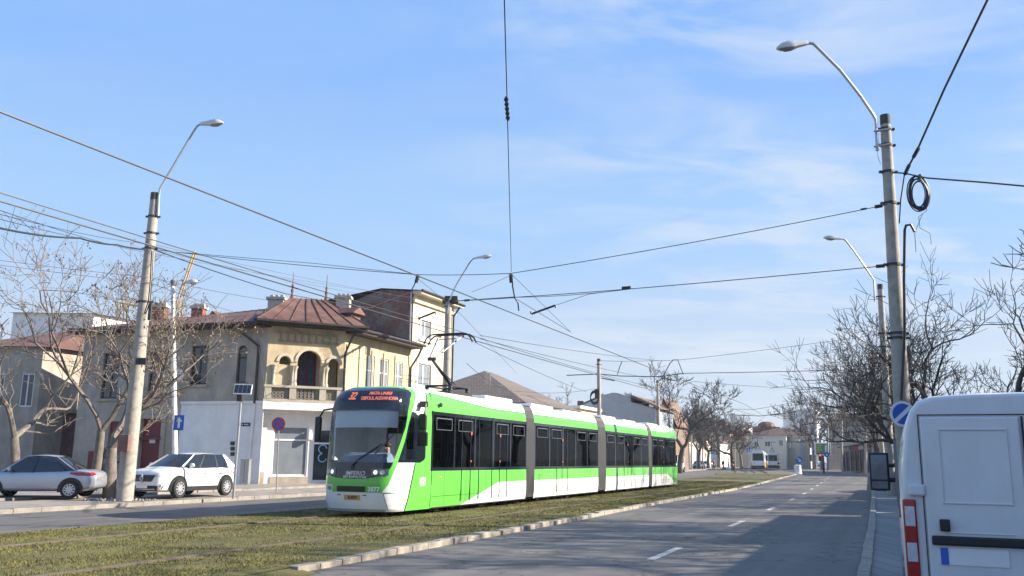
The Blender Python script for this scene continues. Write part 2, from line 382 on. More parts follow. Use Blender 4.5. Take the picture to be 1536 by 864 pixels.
# earth along kerb + grass blades (one mass nobody could count)
import numpy as np
rng = np.random.default_rng(3)
def blades(n, s0, s1, name, hmin, hmax, wid, label):
    u = rng.random(n); s = s0+(s1-s0)*u**1.7
    tl = np.interp(s, [0, 60, 120], [-17.2, -16.9, -18]); tr = np.array([medR(a) for a in np.linspace(s0, s1, 200)]); tr = np.interp(s, np.linspace(s0, s1, 200), tr)-.28
    t = tl+(tr-tl)*rng.random(n)
    bald = (np.sin(s*1.7+t*2.1)+np.sin(t*3.7-s*.9)+np.sin(s*.53+2)*np.sin(t*5.1)) 
    keep = (bald > -1.1) | (rng.random(n) < .25)
    for r, wd in ((-14.72, .06), (-13.28, .015), (-12.22, .012), (-10.78, .06)): keep &= np.abs(t-r-.01) > wd
    s, t = s[keep], t[keep]; n = len(s)
    x = s*DX+t*NX; y = s*DY+t*NY; z = np.array([G(a) for a in s])+.09
    a = rng.random(n)*6.283; w = wid*(1+s/25); h = (hmin+(hmax-hmin)*rng.random(n)**2)
    lx, ly = (rng.random(n)-.5)*h*1.6, (rng.random(n)-.5)*h*1.6
    V = np.empty((n, 3, 3)); ca, sa = np.cos(a)*w, np.sin(a)*w
    V[:, 0] = np.stack([x-ca, y-sa, z], 1); V[:, 1] = np.stack([x+ca, y+sa, z], 1); V[:, 2] = np.stack([x+lx, y+ly, z+h], 1)
    me = bpy.data.meshes.new(name); me.vertices.add(n*3); me.vertices.foreach_set('co', V.reshape(-1))
    me.loops.add(n*3); me.loops.foreach_set('vertex_index', np.arange(n*3)); me.polygons.add(n)
    me.polygons.foreach_set('loop_start', np.arange(n)*3); me.update(calc_edges=True); me.materials.append(M['blade'])
    o = bpy.data.objects.new(name, me); COL.objects.link(o); tag(o, label, 'grass', kind='stuff')
blades(190000, 7, 75, 'grass', .012, .05, .006, 'short dry grass covering the tram track median')

# ================================================================== WALLS
class Fr:                                 # a wall frame: u along, v up, w outward
    def __init__(s, p0, p1):
        s.p = Vector((p0[0], p0[1], 0)); d = Vector((p1[0]-p0[0], p1[1]-p0[1], 0)); s.L = d.length; s.d = d/s.L; s.n = Vector((s.d.y, -s.d.x, 0))
    def __call__(s, u, v, w=0): q = s.p+s.d*u+s.n*w; return (q.x, q.y, v)
    def pix(s, px, py):                  # pixel -> (u, v) on the wall
        r = Vector(ray(px, py)); k = (s.p.x*s.n.x+s.p.y*s.n.y)/(r.x*s.n.x+r.y*s.n.y); q = r*k
        return ((q.x-s.p.x)*s.d.x+(q.y-s.p.y)*s.d.y, q.z+EYE)
    def rect(s, x0, y0, x1, y1):
        xm, ym = (x0+x1)/2, (y0+y1)/2
        return (s.pix(x0, ym)[0], s.pix(x1, ym)[0], s.pix(xm, y1)[1], s.pix(xm, y0)[1])
def fbox(b, fr, u0, u1, v0, v1, w0, w1, m=0):
    b.hexa([fr(u0, v0, w0), fr(u1, v0, w0), fr(u1, v0, w1), fr(u0, v0, w1), fr(u0, v1, w0), fr(u1, v1, w0), fr(u1, v1, w1), fr(u0, v1, w1)], m)
def wall(b, fr, z0, z1, ops=(), dep=.2, m=0, u0=0, u1=None, w=0):
    u1 = fr.L if u1 is None else u1
    us = sorted({u0, u1} | {min(max(o[0], u0), u1) for o in ops} | {min(max(o[1], u0), u1) for o in ops}); vs = sorted({z0, z1} | {o[2] for o in ops} | {o[3] for o in ops})
    for a, c in zip(us, us[1:]):
        for e, g in zip(vs, vs[1:]):
            cu, cv = (a+c)/2, (e+g)/2
            if c-a < 1e-4 or g-e < 1e-4 or any(o[0] < cu < o[1] and o[2] < cv < o[3] for o in ops): continue
            b.poly([fr(a, e, w), fr(c, e, w), fr(c, g, w), fr(a, g, w)], m)
    for o in ops:
        a, c, e, g = o[:4]; arch = len(o) > 4 and o[4] == 'arch'; r = (c-a)/2
        top = g-r if arch else g
        b.poly([fr(a, e, w), fr(a, top, w), fr(a, top, w-dep), fr(a, e, w-dep)], m); b.poly([fr(c, e, w), fr(c, e, w-dep), fr(c, top, w-dep), fr(c, top, w)], m)
        b.poly([fr(a, e, w), fr(a, e, w-dep), fr(c, e, w-dep), fr(c, e, w)], m)
        if not arch: b.poly([fr(a, g, w), fr(c, g, w), fr(c, g, w-dep), fr(a, g, w-dep)], m)
        else:
            n = 12; arc = [(a+r-r*math.cos(math.pi*k/n), top+r*math.sin(math.pi*k/n)) for k in range(n+1)]
            for k in range(n):
                (x0, y0), (x1, y1) = arc[k], arc[k+1]
                b.poly([fr(x0, y0, w), fr(x1, y1, w), fr(x1, g, w), fr(x0, g, w)], m)
                b.poly([fr(x0, y0, w), fr(x0, y0, w-dep), fr(x1, y1, w-dep), fr(x1, y1, w)], m)
def window(par, fr, o, fm='winwhite', gm='winglass', ins=.14, fw=.06, cols=2, tr=None, name='window', w=0, arch=False):
    a, c, e, g = o[:4]; b = B(True); i0, i1 = w-ins-.03, w-ins+.03
    fbox(b, fr, a, a+fw, e, g, i0, i1); fbox(b, fr, c-fw, c, e, g, i0, i1); fbox(b, fr, a+fw, c-fw, e, e+fw, i0, i1); fbox(b, fr, a+fw, c-fw, g-fw, g, i0, i1)
    for k in range(1, cols):
        u = a+(c-a)*k/cols; fbox(b, fr, u-fw/2, u+fw/2, e+fw, g-fw, i0, i1-.005)
    if tr:
        v = e+(g-e)*tr; fbox(b, fr, a+fw, c-fw, v-fw/2, v+fw/2, i0+.003, i1-.01)
    o1 = b.done(name, fm, par)
    gb = B(True); gb.poly([fr(a, e, w-ins-.01), fr(c, e, w-ins-.01), fr(c, g, w-ins-.01), fr(a, g, w-ins-.01)])
    gb.done('pane', gm, o1, fixn=False); return o1
def slab_poly(b, pts, z0, z1, m=0):      # horizontal prism
    n = len(pts); b.poly([(x, y, z0) for x, y in pts][::-1], m); b.poly([(x, y, z1) for x, y in pts], m)
    for k in range(n):
        (x0, y0), (x1, y1) = pts[k], pts[(k+1) % n]; b.poly([(x0, y0, z0), (x1, y1, z0), (x1, y1, z1), (x0, y1 if False else y0, z1)], m)

# ================================================================== CORNER HOUSE
PL = (-26.4, 54.1); P0 = (-13.9, 50.0); P1 = S(44.0, -29.4)[:2]; P2 = S(52.2, -29.5)[:2]; P3 = S(58.4, -29.5)[:2]
house = thing('corner_house', 'old two storey corner house with yellow arched loggia and red sheet metal roofs', 'house', (P0[0], P0[1], .2))
fl, fo, fwg = Fr(PL, P0), Fr(P0, P1), Fr(P1, P2)
EV = 9.2; FLR = 4.45
# left street wall
wl = [fl.rect(286, 519, 311, 577), (*fl.rect(355, 518, 370, 575), 'arch'), fl.rect(223, 528, 246, 598), fl.rect(153, 530, 178, 598)]
dr = fl.rect(211, 628, 241, 700); dr = (dr[0], dr[1], .27, dr[3]); dr2 = fl.rect(161, 632, 176, 700); dr2 = (dr2[0], dr2[1], .9, dr2[3])
b = B(True); wall(b, fl, .2, EV, wl+[dr, dr2], .25)
b.done('side_wall', 'gplaster', house)
u0 = fl.pix(270, 640)[0]; vtop = fl.pix(330, 606)[1]
b = B(True); fbox(b, fl, u0, fl.L-.0, .2, vtop, .004, .035); fbox(b, fl, u0, fl.L, vtop, vtop+.16, .004, .13); b.done('painted_ground_floor', 'whitewall', house, label='pale blue white painted ground floor band')
for i, o in enumerate(wl): window(house, fl, o, 'darkwood', 'winglass', .15, .09, 2 if i != 1 else 1, .68)
for i, o in enumerate(wl):
    b = B(True); a, c, e, g = o[:4]
    fbox(b, fl, a-.15, c+.15, e-.14, e, .002, .12)
    b.done('window_sill', 'trim' if i == 1 else 'gplaster', house)
    if i != 1: b = B(True); fbox(b, fl, a-.18, c+.18, g+.02, g+.2, .002, .07); b.done('lintel', 'gplaster', house)
b = B(True); a, c, e, g = dr
fbox(b, fl, a, c, e, g, -.2, -.14); fbox(b, fl, a-.05, c+.05, e+(g-e)*.66, e+(g-e)*.66+.14, -.13, .12); d = b.done('door', 'reddoor', house, label='dark red double door with paper notice')
nb = B(True); fbox(nb, fl, a+.5, c-.5, 2.4, 2.75, -.139, -.13); nb.done('paper_notice', 'signwhite', d)
b = B(True); fbox(b, fl, a-.3, a, .2, g+.25, .002, .09); fbox(b, fl, c, c+.3, .2, g+.25, .002, .09); fbox(b, fl, a, c, g, g+.25, .002, .09); b.done('door_surround', 'gplaster', house)
b = B(True); a, c, e, g = dr2; fbox(b, fl, a, c, e, g, -.2, -.14); b.done('shutter', 'reddoor', house)
b = B(True); fbox(b, fl, fl.pix(137, 640)[0], fl.pix(160, 640)[0], .2, 1.9, .004, .03); b.done('painted_base', 'reddoor', house)
# satellite dish
dc = fl(*fl.pix(276, 566), .5); dish = B(True)
nrm = Vector((-.2, -.9, .25)).normalized(); ax = nrm.orthogonal().normalized(); bx_ = nrm.cross(ax)
dish.grid([[tuple(Vector(dc)+nrm*(.22*(r/.42)**2-.1)+(ax*math.cos(2*math.pi*k/20)+bx_*math.sin(2*math.pi*k/20))*r) for k in range(20)] for r in (.02, .15, .3, .42)], close=True)
dish.tube([Vector(dc)-nrm*.1, fl(fl.pix(276, 566)[0], fl.pix(276, 575)[1], 0)], .025, 6)
tag(dish.done('satellite_dish', 'signwhite', None, True), 'pale round satellite dish on the grey side wall of the corner house', 'dish')
# drain pipes
def pipe(par, pts, r=.06, m='dkmetal', name='drain_pipe'):
    b = B(True); b.tube(pts, r, 8); return b.done(name, m, par, True)
ud = fl.L-.55
pipe(house, [fl(ud-1.1, EV-.15, .45), fl(ud-1.0, EV-.5, .4), fl(ud, EV-1.3, .1), fl(ud, vtop, .12)], .075)
pipe(house, [fl(ud, vtop, .12), fl(ud-.1, 2.0, .12), fl(ud-.12, .45, .12), fl(ud-.15, .3, .25)], .07, 'whitewall')
# street name plate, meters
b = B(True); q = fl.rect(363, 634, 376, 639.5); fbox(b, fl, q[0], q[1], q[2], q[3], .036, .06); npl = tag(b.done('name_plate', 'navy'), 'small dark blue street name plate on the white ground floor wall', 'sign')
b = B(True); [fbox(b, fl, q[0]+.06+k*.07, q[0]+.06+k*.07+.045, (q[2]+q[3])/2-.03, (q[2]+q[3])/2+.03, .061, .064) for k in range(int((q[1]-q[0]-.1)/.07)) if k != 1]; b.done('lettering', 'signwhite', npl, fixn=False)
b = B(True)
for py in (665, 673, 681): uu, vv = fl.pix(350, py); fbox(b, fl, uu-.12, uu+.12, vv-.1, vv+.1, .036, .12)
tag(b.done('meter_boxes', 'dkmetal', bevel=.01), 'small dark meter boxes on the white wall beside the utility cabinet', 'meter box')
# ---- corner: shop below (set back), loggia above
fs = Fr((P0[0]-fo.n.x*.75+fo.d.x*.0, P0[1]-fo.n.y*.75), (P1[0]-fo.n.x*.75, P1[1]-fo.n.y*.75))
sh = fs.rect(409, 634, 467, 716); shop = [(fs.pix(410, 650)[0], fs.pix(463, 650)[0], .62, 3.45), (fs.pix(470, 650)[0], fs.L-.25, .3, 3.35)]
b = B(True); wall(b, fs, .2, FLR, shop, .2); b.done('shop_wall', 'whitewall', house)
w1 = window(house, fs, shop[0], 'winwhite', 'winglass_lt', .1, .09, 1, .72, 'shop_window')
b = B(True); a, c, e, g = shop[0]
for k in range(9):
    u = a+.1+(c-a-.2)*k/9; fbox(b, fs, u, u+(c-a)/9-.03, e+.1, e+(g-e)*.72, -.13, -.118)
b.done('blind', mat('blind_grey', (.35, .35, .34), .8), w1)
w2 = window(house, fs, shop[1], 'winwhite', 'winglass', .1, .1, 1, .72, 'shop_door')
b = B(True); a, c, e, g = shop[1]; cx, cz = a+.62, 1.95
for (dx, dz) in ((0, .22), (.0, -.28)):
    pts = [fs(cx+dx+.24*math.cos(x), cz+dz+.24*math.sin(x), -.07) for x in [(.2+k*.55)*(1 if dz > 0 else -1) for k in range(9)]]
    b.tube(pts, .035, 6)
b.done('door_emblem', mat('pale_blue_sticker', (.25, .5, .75), .5), w2, True)
b = B(True); fbox(b, fs, shop[0][0]-.05, shop[0][1]+.05, .2, .6, .01, .06); b.done('shop_plinth', 'gplaster', house)
b = B(True); fbox(b, fs, -.15, .36, .2, 3.4, -.3, .12); fbox(b, fs, -.15, .4, .2, .75, .12, .15); b.done('corner_pillar', 'pillarwhite', house)
b = B(True); fbox(b, fs, -.16, .36, .2, .85, .1, .165); b.done('pillar_base', 'gplaster', house)
b = B(True)
for k in range(4): fbox(b, fs, -.1, .3, 3.35+k*.25, 3.6+k*.25, .0, .12+k*.15)
b.done('corbel', 'pillarwhite', house)
b = B(True); uu = shop[0][1]+.05; fbox(b, fs, uu-.1, uu+.12, 2.7, 3.1, .03, .28); fbox(b, fs, uu-.06, uu+.08, 3.1, 3.25, .06, .24); b.done('alarm_box', 'signwhite', house)
# loggia slab + wall
b = B(True); fbox(b, fo, -.1, fo.L+.1, FLR-.12, FLR+.3, -.75, .16); b.done('balcony_slab', 'pillarwhite', house)
def ow(x0, x1, yt, yb, arch=True):
    u0, _ = fo.pix(x0, 560); u1, _ = fo.pix(x1, 560); _, v0 = fo.pix((x0+x1)/2, yb); _, v1 = fo.pix((x0+x1)/2, yt); return (u0, u1, v0, v1, 'arch')
RAIL = fo.pix(450, 579)[1]
arches = [ow(418, 435, 534, 575), ow(445.5, 481, 526, 575), ow(492, 508.5, 538, 575)]
arches = [(a, c, RAIL, g, k) for a, c, e, g, k in arches]
b = B(True); wall(b, fo, RAIL, EV, arches, .35)
for (a, c, e, g, k) in arches: pass
b.done('loggia_wall', 'yplaster', house)
# blind niche lower half of left arch is filled
a, c, e, g, k = arches[0]
b = B(True); fbox(b, fo, a, c, e, g-(c-a)/2-.15, -.3, -.08); b.done('arch_infill', 'yplaster', house)
# arch trims and columns
b = B(True)
for (a, c, e, g, k) in arches:
    r = (c-a)/2; n = 14; top = g-r
    for j in range(n):
        p = []
        for w in (-.02, .06):
            for (rr, jj) in ((r+.01, j), (r+.17, j), (r+.17, j+1), (r+.01, j+1)):
                x = math.pi*jj/n; p.append(fo(a+r-rr*math.cos(x), top+rr*math.sin(x), w))
        b.hexa(p)
b.done('arch_trim', 'yplaster2', house)
for u in (arches[0][1]+.13, arches[1][0]-.14, arches[1][1]+.15, arches[2][0]-.13, arches[2][1]+.3, arches[0][0]-.3):
    b = B(True); c0 = fo(u, 0, .06); zt = arches[1][3]-(arches[1][1]-arches[1][0])/2-.25
    b.lathe([(.15, 0), (.15, .12), (.1, .18), (.095, zt-RAIL-.35), (.1, zt-RAIL-.3), (.18, zt-RAIL-.08), (.19, zt-RAIL)], (c0[0], c0[1], RAIL), n=12); b.done('column', 'trim', house, True)
# frieze of hooks
b = B(True); zf = fo.pix(470, 510)[1]
for k in range(9):
    u = .45+k*(fo.L-.8)/9
    fbox(b, fo, u, u+.3, zf+.28, zf+.38, .0, .09); fbox(b, fo, u+.2, u+.3, zf-.1, zf+.28, .0, .09); fbox(b, fo, u+.12, u+.42, zf-.22, zf-.12, .0, .07)
b.done('frieze', 'frieze', house)
# balustrade with pierced panels
BU1, BU2 = arches[0][1], arches[1][1]-.05
b = B(True); fbox(b, fo, -.12, fo.L+.08, RAIL-.14, RAIL, -.22, .2); zb = FLR+.3
fbox(b, fo, -.1, fo.L+.05, zb, zb+.18, -.15, .15)
for u in (-.06, BU1, BU2, fo.L-.4): fbox(b, fo, u, u+.38, zb+.18, RAIL-.14, -.17, .17)
for (a, c) in ((.32, BU1), (BU1+.38, BU2), (BU2+.38, fo.L-.4)):
    nx = int((c-a)/.2)
    for i in range(nx):
        for j in range(4):
            u = a+(i+.5)*(c-a)/nx; v = zb+.18+(j+.5)*(RAIL-.32-zb)/4; h = .095
            b.prism([(u-h, v), (u-h+.035, v), (u, v-h+.035), (u, v-h)], fo, -.04, .04); b.prism([(u+h, v), (u+h-.035, v), (u, v+h-.035), (u, v+h)], fo, -.04, .04)
            b.prism([(u-h, v), (u-h+.035, v), (u, v+h-.035), (u, v+h)], fo, -.04, .04); b.prism([(u+h, v), (u+h-.035, v), (u, v-h+.035), (u, v-h)], fo, -.04, .04)
b.done('balustrade', 'trim', house)
# loggia back wall with blue curtained door
fb = Fr((P0[0]-fo.n.x*1.7, P0[1]-fo.n.y*1.7), (P1[0]-fo.n.x*1.7, P1[1]-fo.n.y*1.7))
ul = fb.pix(446, 560)[0]; ur = fb.pix(474, 560)[0]
b = B(True); wall(b, fb, FLR+.25, EV, [(ul, ur, FLR+.3, RAIL+2.3)], .15); b.done('loggia_back_wall', 'yplaster2', house)
window(house, fb, (ul, ur, FLR+.3, RAIL+2.3), 'reddoor', mat('blue_curtain', (.06, .1, .2), .6, var=.3, scale=5), .08, .16, 2, None, 'loggia_door')
# wing wall
ww = []
for r in ((549, 533, 562, 576), (569, 538, 583, 576), (592, 543, 604, 576)):
    q = fwg.rect(*r); ww.append((q[0], q[1], 5.2, q[3]))
qa = fwg.rect(522, 530, 531, 577)
b = B(True); wall(b, fwg, .2, EV, ww, .18)
b.done('wing_wall', 'yplaster', house)
for o in ww: window(house, fwg, o, 'winwhite', 'winglass_lt', .1, .07, 2, .66)
b = B(True)
for k in range(5):
    u = .1+k*1.45; fbox(b, fwg, u, u+.1, 4.7, EV-.9, .002, .07)
b.done('pilaster_strips', 'trim', house)
# arched narrow window at the end of loggia side (on the return)
qa = (fo.L-.55, fo.L-.2, RAIL+.1, RAIL+2.2)
# body shells behind
bk0 = (P0[0]-8, P0[1]+13); bkL = (PL[0]+1.5, PL[1]+9)
b = B(True)
for p, q in ((P2, (P2[0]-10*NX, P2[1]-10*NY)), ((P2[0]-10*NX, P2[1]-10*NY), bkL), (bkL, PL)):
    f = Fr(p, q); wall(b, f, .2, EV, (), .1)
b.done('rear_wall', 'gplaster', house)
# roofs
def roof_seams(b, quads, n, m=0):
    for (a, c, d, e) in quads:       # a-c eave edge, e-d top edge
        a, c, d, e = map(Vector, (a, c, d, e)); nm = (c-a).cross(e-a).normalized()
        if nm.z < 0: nm = -nm
        for k in range(n+1):
            p, q = a.lerp(c, k/n)+nm*.03, e.lerp(d, k/n)+nm*.03
            b.tube([p, q], .035, 4, m)
oh = .75
def off(p, q, o_): # outward offset points of an edge
    f = Fr(p, q); return (p[0]+f.n.x*o_, p[1]+f.n.y*o_), (q[0]+f.n.x*o_, q[1]+f.n.y*o_)
# left wing roof: one slope up to a ridge
e0 = (PL[0]+fl.n.x*oh-fl.d.x*.6, PL[1]+fl.n.y*oh-fl.d.y*.6, EV+.02); e1 = (P0[0]+fl.n.x*oh, P0[1]+fl.n.y*oh, EV+.02)
r0 = at(165, 490, 59.5); r1 = at(400, 463, 56.5)
b = B(True); b.poly([e0, e1, r1, r0]); b.poly([e0, r0, (bkL[0]-.5, bkL[1], EV+.02)]); b.poly([r0, r1, (r1[0]+3, r1[1]+5, EV+.4), (bkL[0]-.5, bkL[1], EV+.02)])
roof_seams(b, [(e0, e1, r1, r0)], 22); b.done('roof', 'roofred', house)
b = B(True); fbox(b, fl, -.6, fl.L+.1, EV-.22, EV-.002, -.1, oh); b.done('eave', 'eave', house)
b = B(True); b.tube([e0, (e1[0], e1[1], e1[2]-.03)], .08, 8); b.done('gutter', 'dkmetal', house, True)
# wing roof
f2 = fwg; b = B(True); wr = [f2(-.1, EV+.02, .9), f2(f2.L, EV+.02, .9), f2(f2.L, EV+1.7, -4.5), f2(1.2, EV+1.7, -4.5)]
b.poly(wr); b.poly([wr[3], wr[2], f2(f2.L, EV, -10), f2(1.2, EV, -10)]); roof_seams(b, [tuple(wr)], 9); b.done('roof', 'roofred', house, label='dark brown red sheet roof over the street wing')
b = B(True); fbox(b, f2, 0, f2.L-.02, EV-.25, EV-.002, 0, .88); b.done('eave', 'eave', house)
b = B(True); b.tube([f2(-.1, EV-.02, .93), f2(f2.L+.2, EV-.02, .93)], .09, 8); b.done('gutter', 'dkmetal', house, True)
pipe(house, [f2(-.05, EV-.1, .85), f2(-.1, EV-.6, .5), f2(-.15, EV-1.5, .12), f2(-.1, 4.7, .12)], .07)
pipe(house, [f2(f2.L-.1, EV-.1, .85), f2(f2.L-.15, EV-.7, .6), f2(f2.L-.25, EV-1.5, .1), f2(f2.L-.25, 4, .1)], .07)
b = B(True); c = f2(1.2, EV+.35, -.6); fbox(b, f2, .7, 1.7, EV+.3, EV+1.1, -1.4, -.1); dm = b.done('dormer', 'roofred', house)
b = B(True); b.poly([f2(.5, EV+1.1, .15), f2(1.9, EV+1.1, .15), f2(1.9, EV+1.1, -2), f2(.5, EV+1.1, -2)]); b.poly([f2(.5, EV+1.1, .15), f2(1.9, EV+1.1, .15), f2(1.2, EV+1.55, .15)]); b.poly([f2(.5, EV+1.1, .15), f2(1.2, EV+1.55, .15), f2(1.2, EV+1.55, -2.4), f2(.5, EV+1.1, -2)]); b.poly([f2(1.9, EV+1.1, .15), f2(1.2, EV+1.55, .15), f2(1.2, EV+1.55, -2.4), f2(1.9, EV+1.1, -2)]); b.done('dormer_roof', 'roofred', dm)
# turret hip roof over loggia
q0 = fo(-.85, EV+.12, .85); q1 = fo(fo.L+1.15, EV+.12, .85); q2 = fo(fo.L+1.15, EV+.12, -6.5); q3 = fo(-.85, EV+.12, -6.5)
t0 = at(438, 447, 53.2); t1 = at(489, 450, 54.6)
b = B(True); b.poly([q0, q1, t1, t0]); b.poly([q1, q2, t1]); b.poly([q2, q3, t0, t1]); b.poly([q3, q0, t0])
roof_seams(b, [(q0, q1, t1, t0)], 7); roof_seams(b, [(q3, q0, t0, t0), (q1, q2, t1, t1)], 5); b.done('turret_roof', 'roofred', house)
b = B(True); fbox(b, fo, -.8, fo.L+1.1, EV-.12, EV+.1, -1.2, .82); fbox(b, fo, -.84, fo.L+1.14, EV+.02, EV+.14, .8, .93); b.done('turret_eave', 'eave', house)
for t_ in (t0, t1):
    b = B(True); b.lathe([(.16, -.1), (.1, .15), (.06, .3), (.11, .45), (.05, .6), (.09, .75), (.025, .9), (.015, 1.6)], t_, n=8); b.done('finial', 'roofred', house, True)
# chimneys
def chimney(par, px, Y, y0, y1, w, d, m, cap='chimney'):
    x0 = at(px, y1, Y); z1 = at(px, y0, Y)[2]; z0 = x0[2]-1.2
    b = B(True); b.box(x0[0]-w/2, x0[0]+w/2, Y-d/2, Y+d/2, z0, z1-.25); ch = b.done('chimney', m, par, bevel=.02)
    b = B(True); b.box(x0[0]-w/2-.1, x0[0]+w/2+.1, Y-d/2-.1, Y+d/2+.1, z1-.25, z1-.08)
    for k in (-1, 0, 1): b.box(x0[0]+k*w*.33-.1, x0[0]+k*w*.33+.1, Y-.12, Y+.12, z1-.08, z1+.1)
    b.done('chimney_cap', cap, ch)
chimney(house, 415, 56, 445, 460, 1.0, .7, 'chimney'); chimney(house, 239, 56, 456, 484, .8, .7, 'cbrick'); chimney(house, 297, 56, 458, 484, .75, .7, 'cbrick'); chimney(house, 515, 58, 443, 462, .9, .7, 'chimney')
b = B(True); g0 = at(305, 482, 58); b.poly([at(303, 487, 57), at(345, 487, 57), at(318, 466, 57)]); b.poly([at(303, 487, 57), at(318, 466, 57), at(330, 468, 62), at(318, 489, 62)]); b.poly([at(345, 487, 57), at(318, 466, 57), at(330, 468, 62), at(352, 489, 62)]); b.done('rear_gable', 'roofred', house)

# ================================================================== THREE STOREY HOUSE
tall = thing('three_storey_house', 'narrow pale yellow three storey house with bare brick party wall beside the corner house', 'house', (P2[0], P2[1], .2))
ft = Fr(P2, P3); HT = 13.0
tw = []
for r in ((631, 481, 646, 508), (626, 546, 646, 580)):
    q = ft.rect(*r); tw.append(q[:4])
b = B(True); wall(b, ft, .2, HT, tw, .2); b.done('front_wall', 'yplaster2', tall)
for o in tw:
    window(tall, ft, o, 'winwhite', 'winglass_lt', .12, .1, 2, None)
    b = B(True); fbox(b, ft, o[0]-.18, o[0]-.003, o[2]-.1, o[3]+.2, .003, .05); fbox(b, ft, o[1]+.003, o[1]+.18, o[2]-.1, o[3]+.2, .003, .05); fbox(b, ft, o[0]-.003, o[1]+.003, o[3]+.003, o[3]+.2, .003, .05); fbox(b, ft, o[0]-.25, o[1]+.25, o[2]-.25, o[2]-.1, .003, .14); b.done('window_surround', 'pillarwhite', tall)
bq = (P2[0]-15*NX, P2[1]-15*NY); br = (P3[0]-15*NX, P3[1]-15*NY)
M['oldbrick'] = brick_mat('old_brick', (.15, .06, .045), (.22, .1, .075), (.17, .13, .11), math.atan2(NY, NX), patch=(.2, .175, .15))
fq = Fr(bq, (P2[0]-.02*NX, P2[1]-.02*NY))
b = B(True); b.poly([fq(0, .2), fq(fq.L, .2), fq(fq.L, HT-.02), fq(fq.L-2.5, HT+.3), fq(fq.L-5.5, HT-.6), fq(fq.L-6, HT-.7), fq(0, HT-1.9)])
b.done('party_wall', 'oldbrick', tall)
b = B(True)
for p, q in ((P3, br), (br, bq)): wall(b, Fr(p, q), .2, HT-.8, ())
b.done('rear_wall', 'gplaster', tall)
b = B(True); b.poly([ft(-.15, HT+.02, .7), ft(ft.L+.3, HT+.02, .7), ft(ft.L+.3, HT+.35, -2.5), ft(-.15, HT+.35, -2.5)]); b.poly([ft(-.15, HT+.35, -2.5), ft(ft.L+.3, HT+.35, -2.5), ft(ft.L+.3, HT-1.2, -15), ft(-.15, HT-1.2, -15)])
b.done('roof', 'roofred', tall)
b = B(True); fbox(b, ft, -.15, ft.L+.3, HT-.2, HT-.002, .0, .68); fbox(b, ft, -.12, ft.L+.05, HT-.75, HT-.55, .002, .18); b.done('cornice', 'yplaster2', tall)
b = B(True); b.tube([ft(-.15, HT, .74), ft(ft.L+.3, HT, .74)], .09, 8); b.done('gutter', 'dkmetal', tall, True)
pipe(tall, [fq(fq.L-.12, HT, .1), fq(fq.L-.12, 9, .1)], .06, 'galv')
pipe(tall, [ft(ft.L-.25, HT-.2, .6), ft(ft.L-.3, HT-.9, .12), ft(ft.L-.3, 5, .12)], .07)
pipe(tall, [ft(ft.L-.9, HT-.8, .1), ft(ft.L-.9, 5, .1)], .05, 'dkmetal', 'cable_duct')

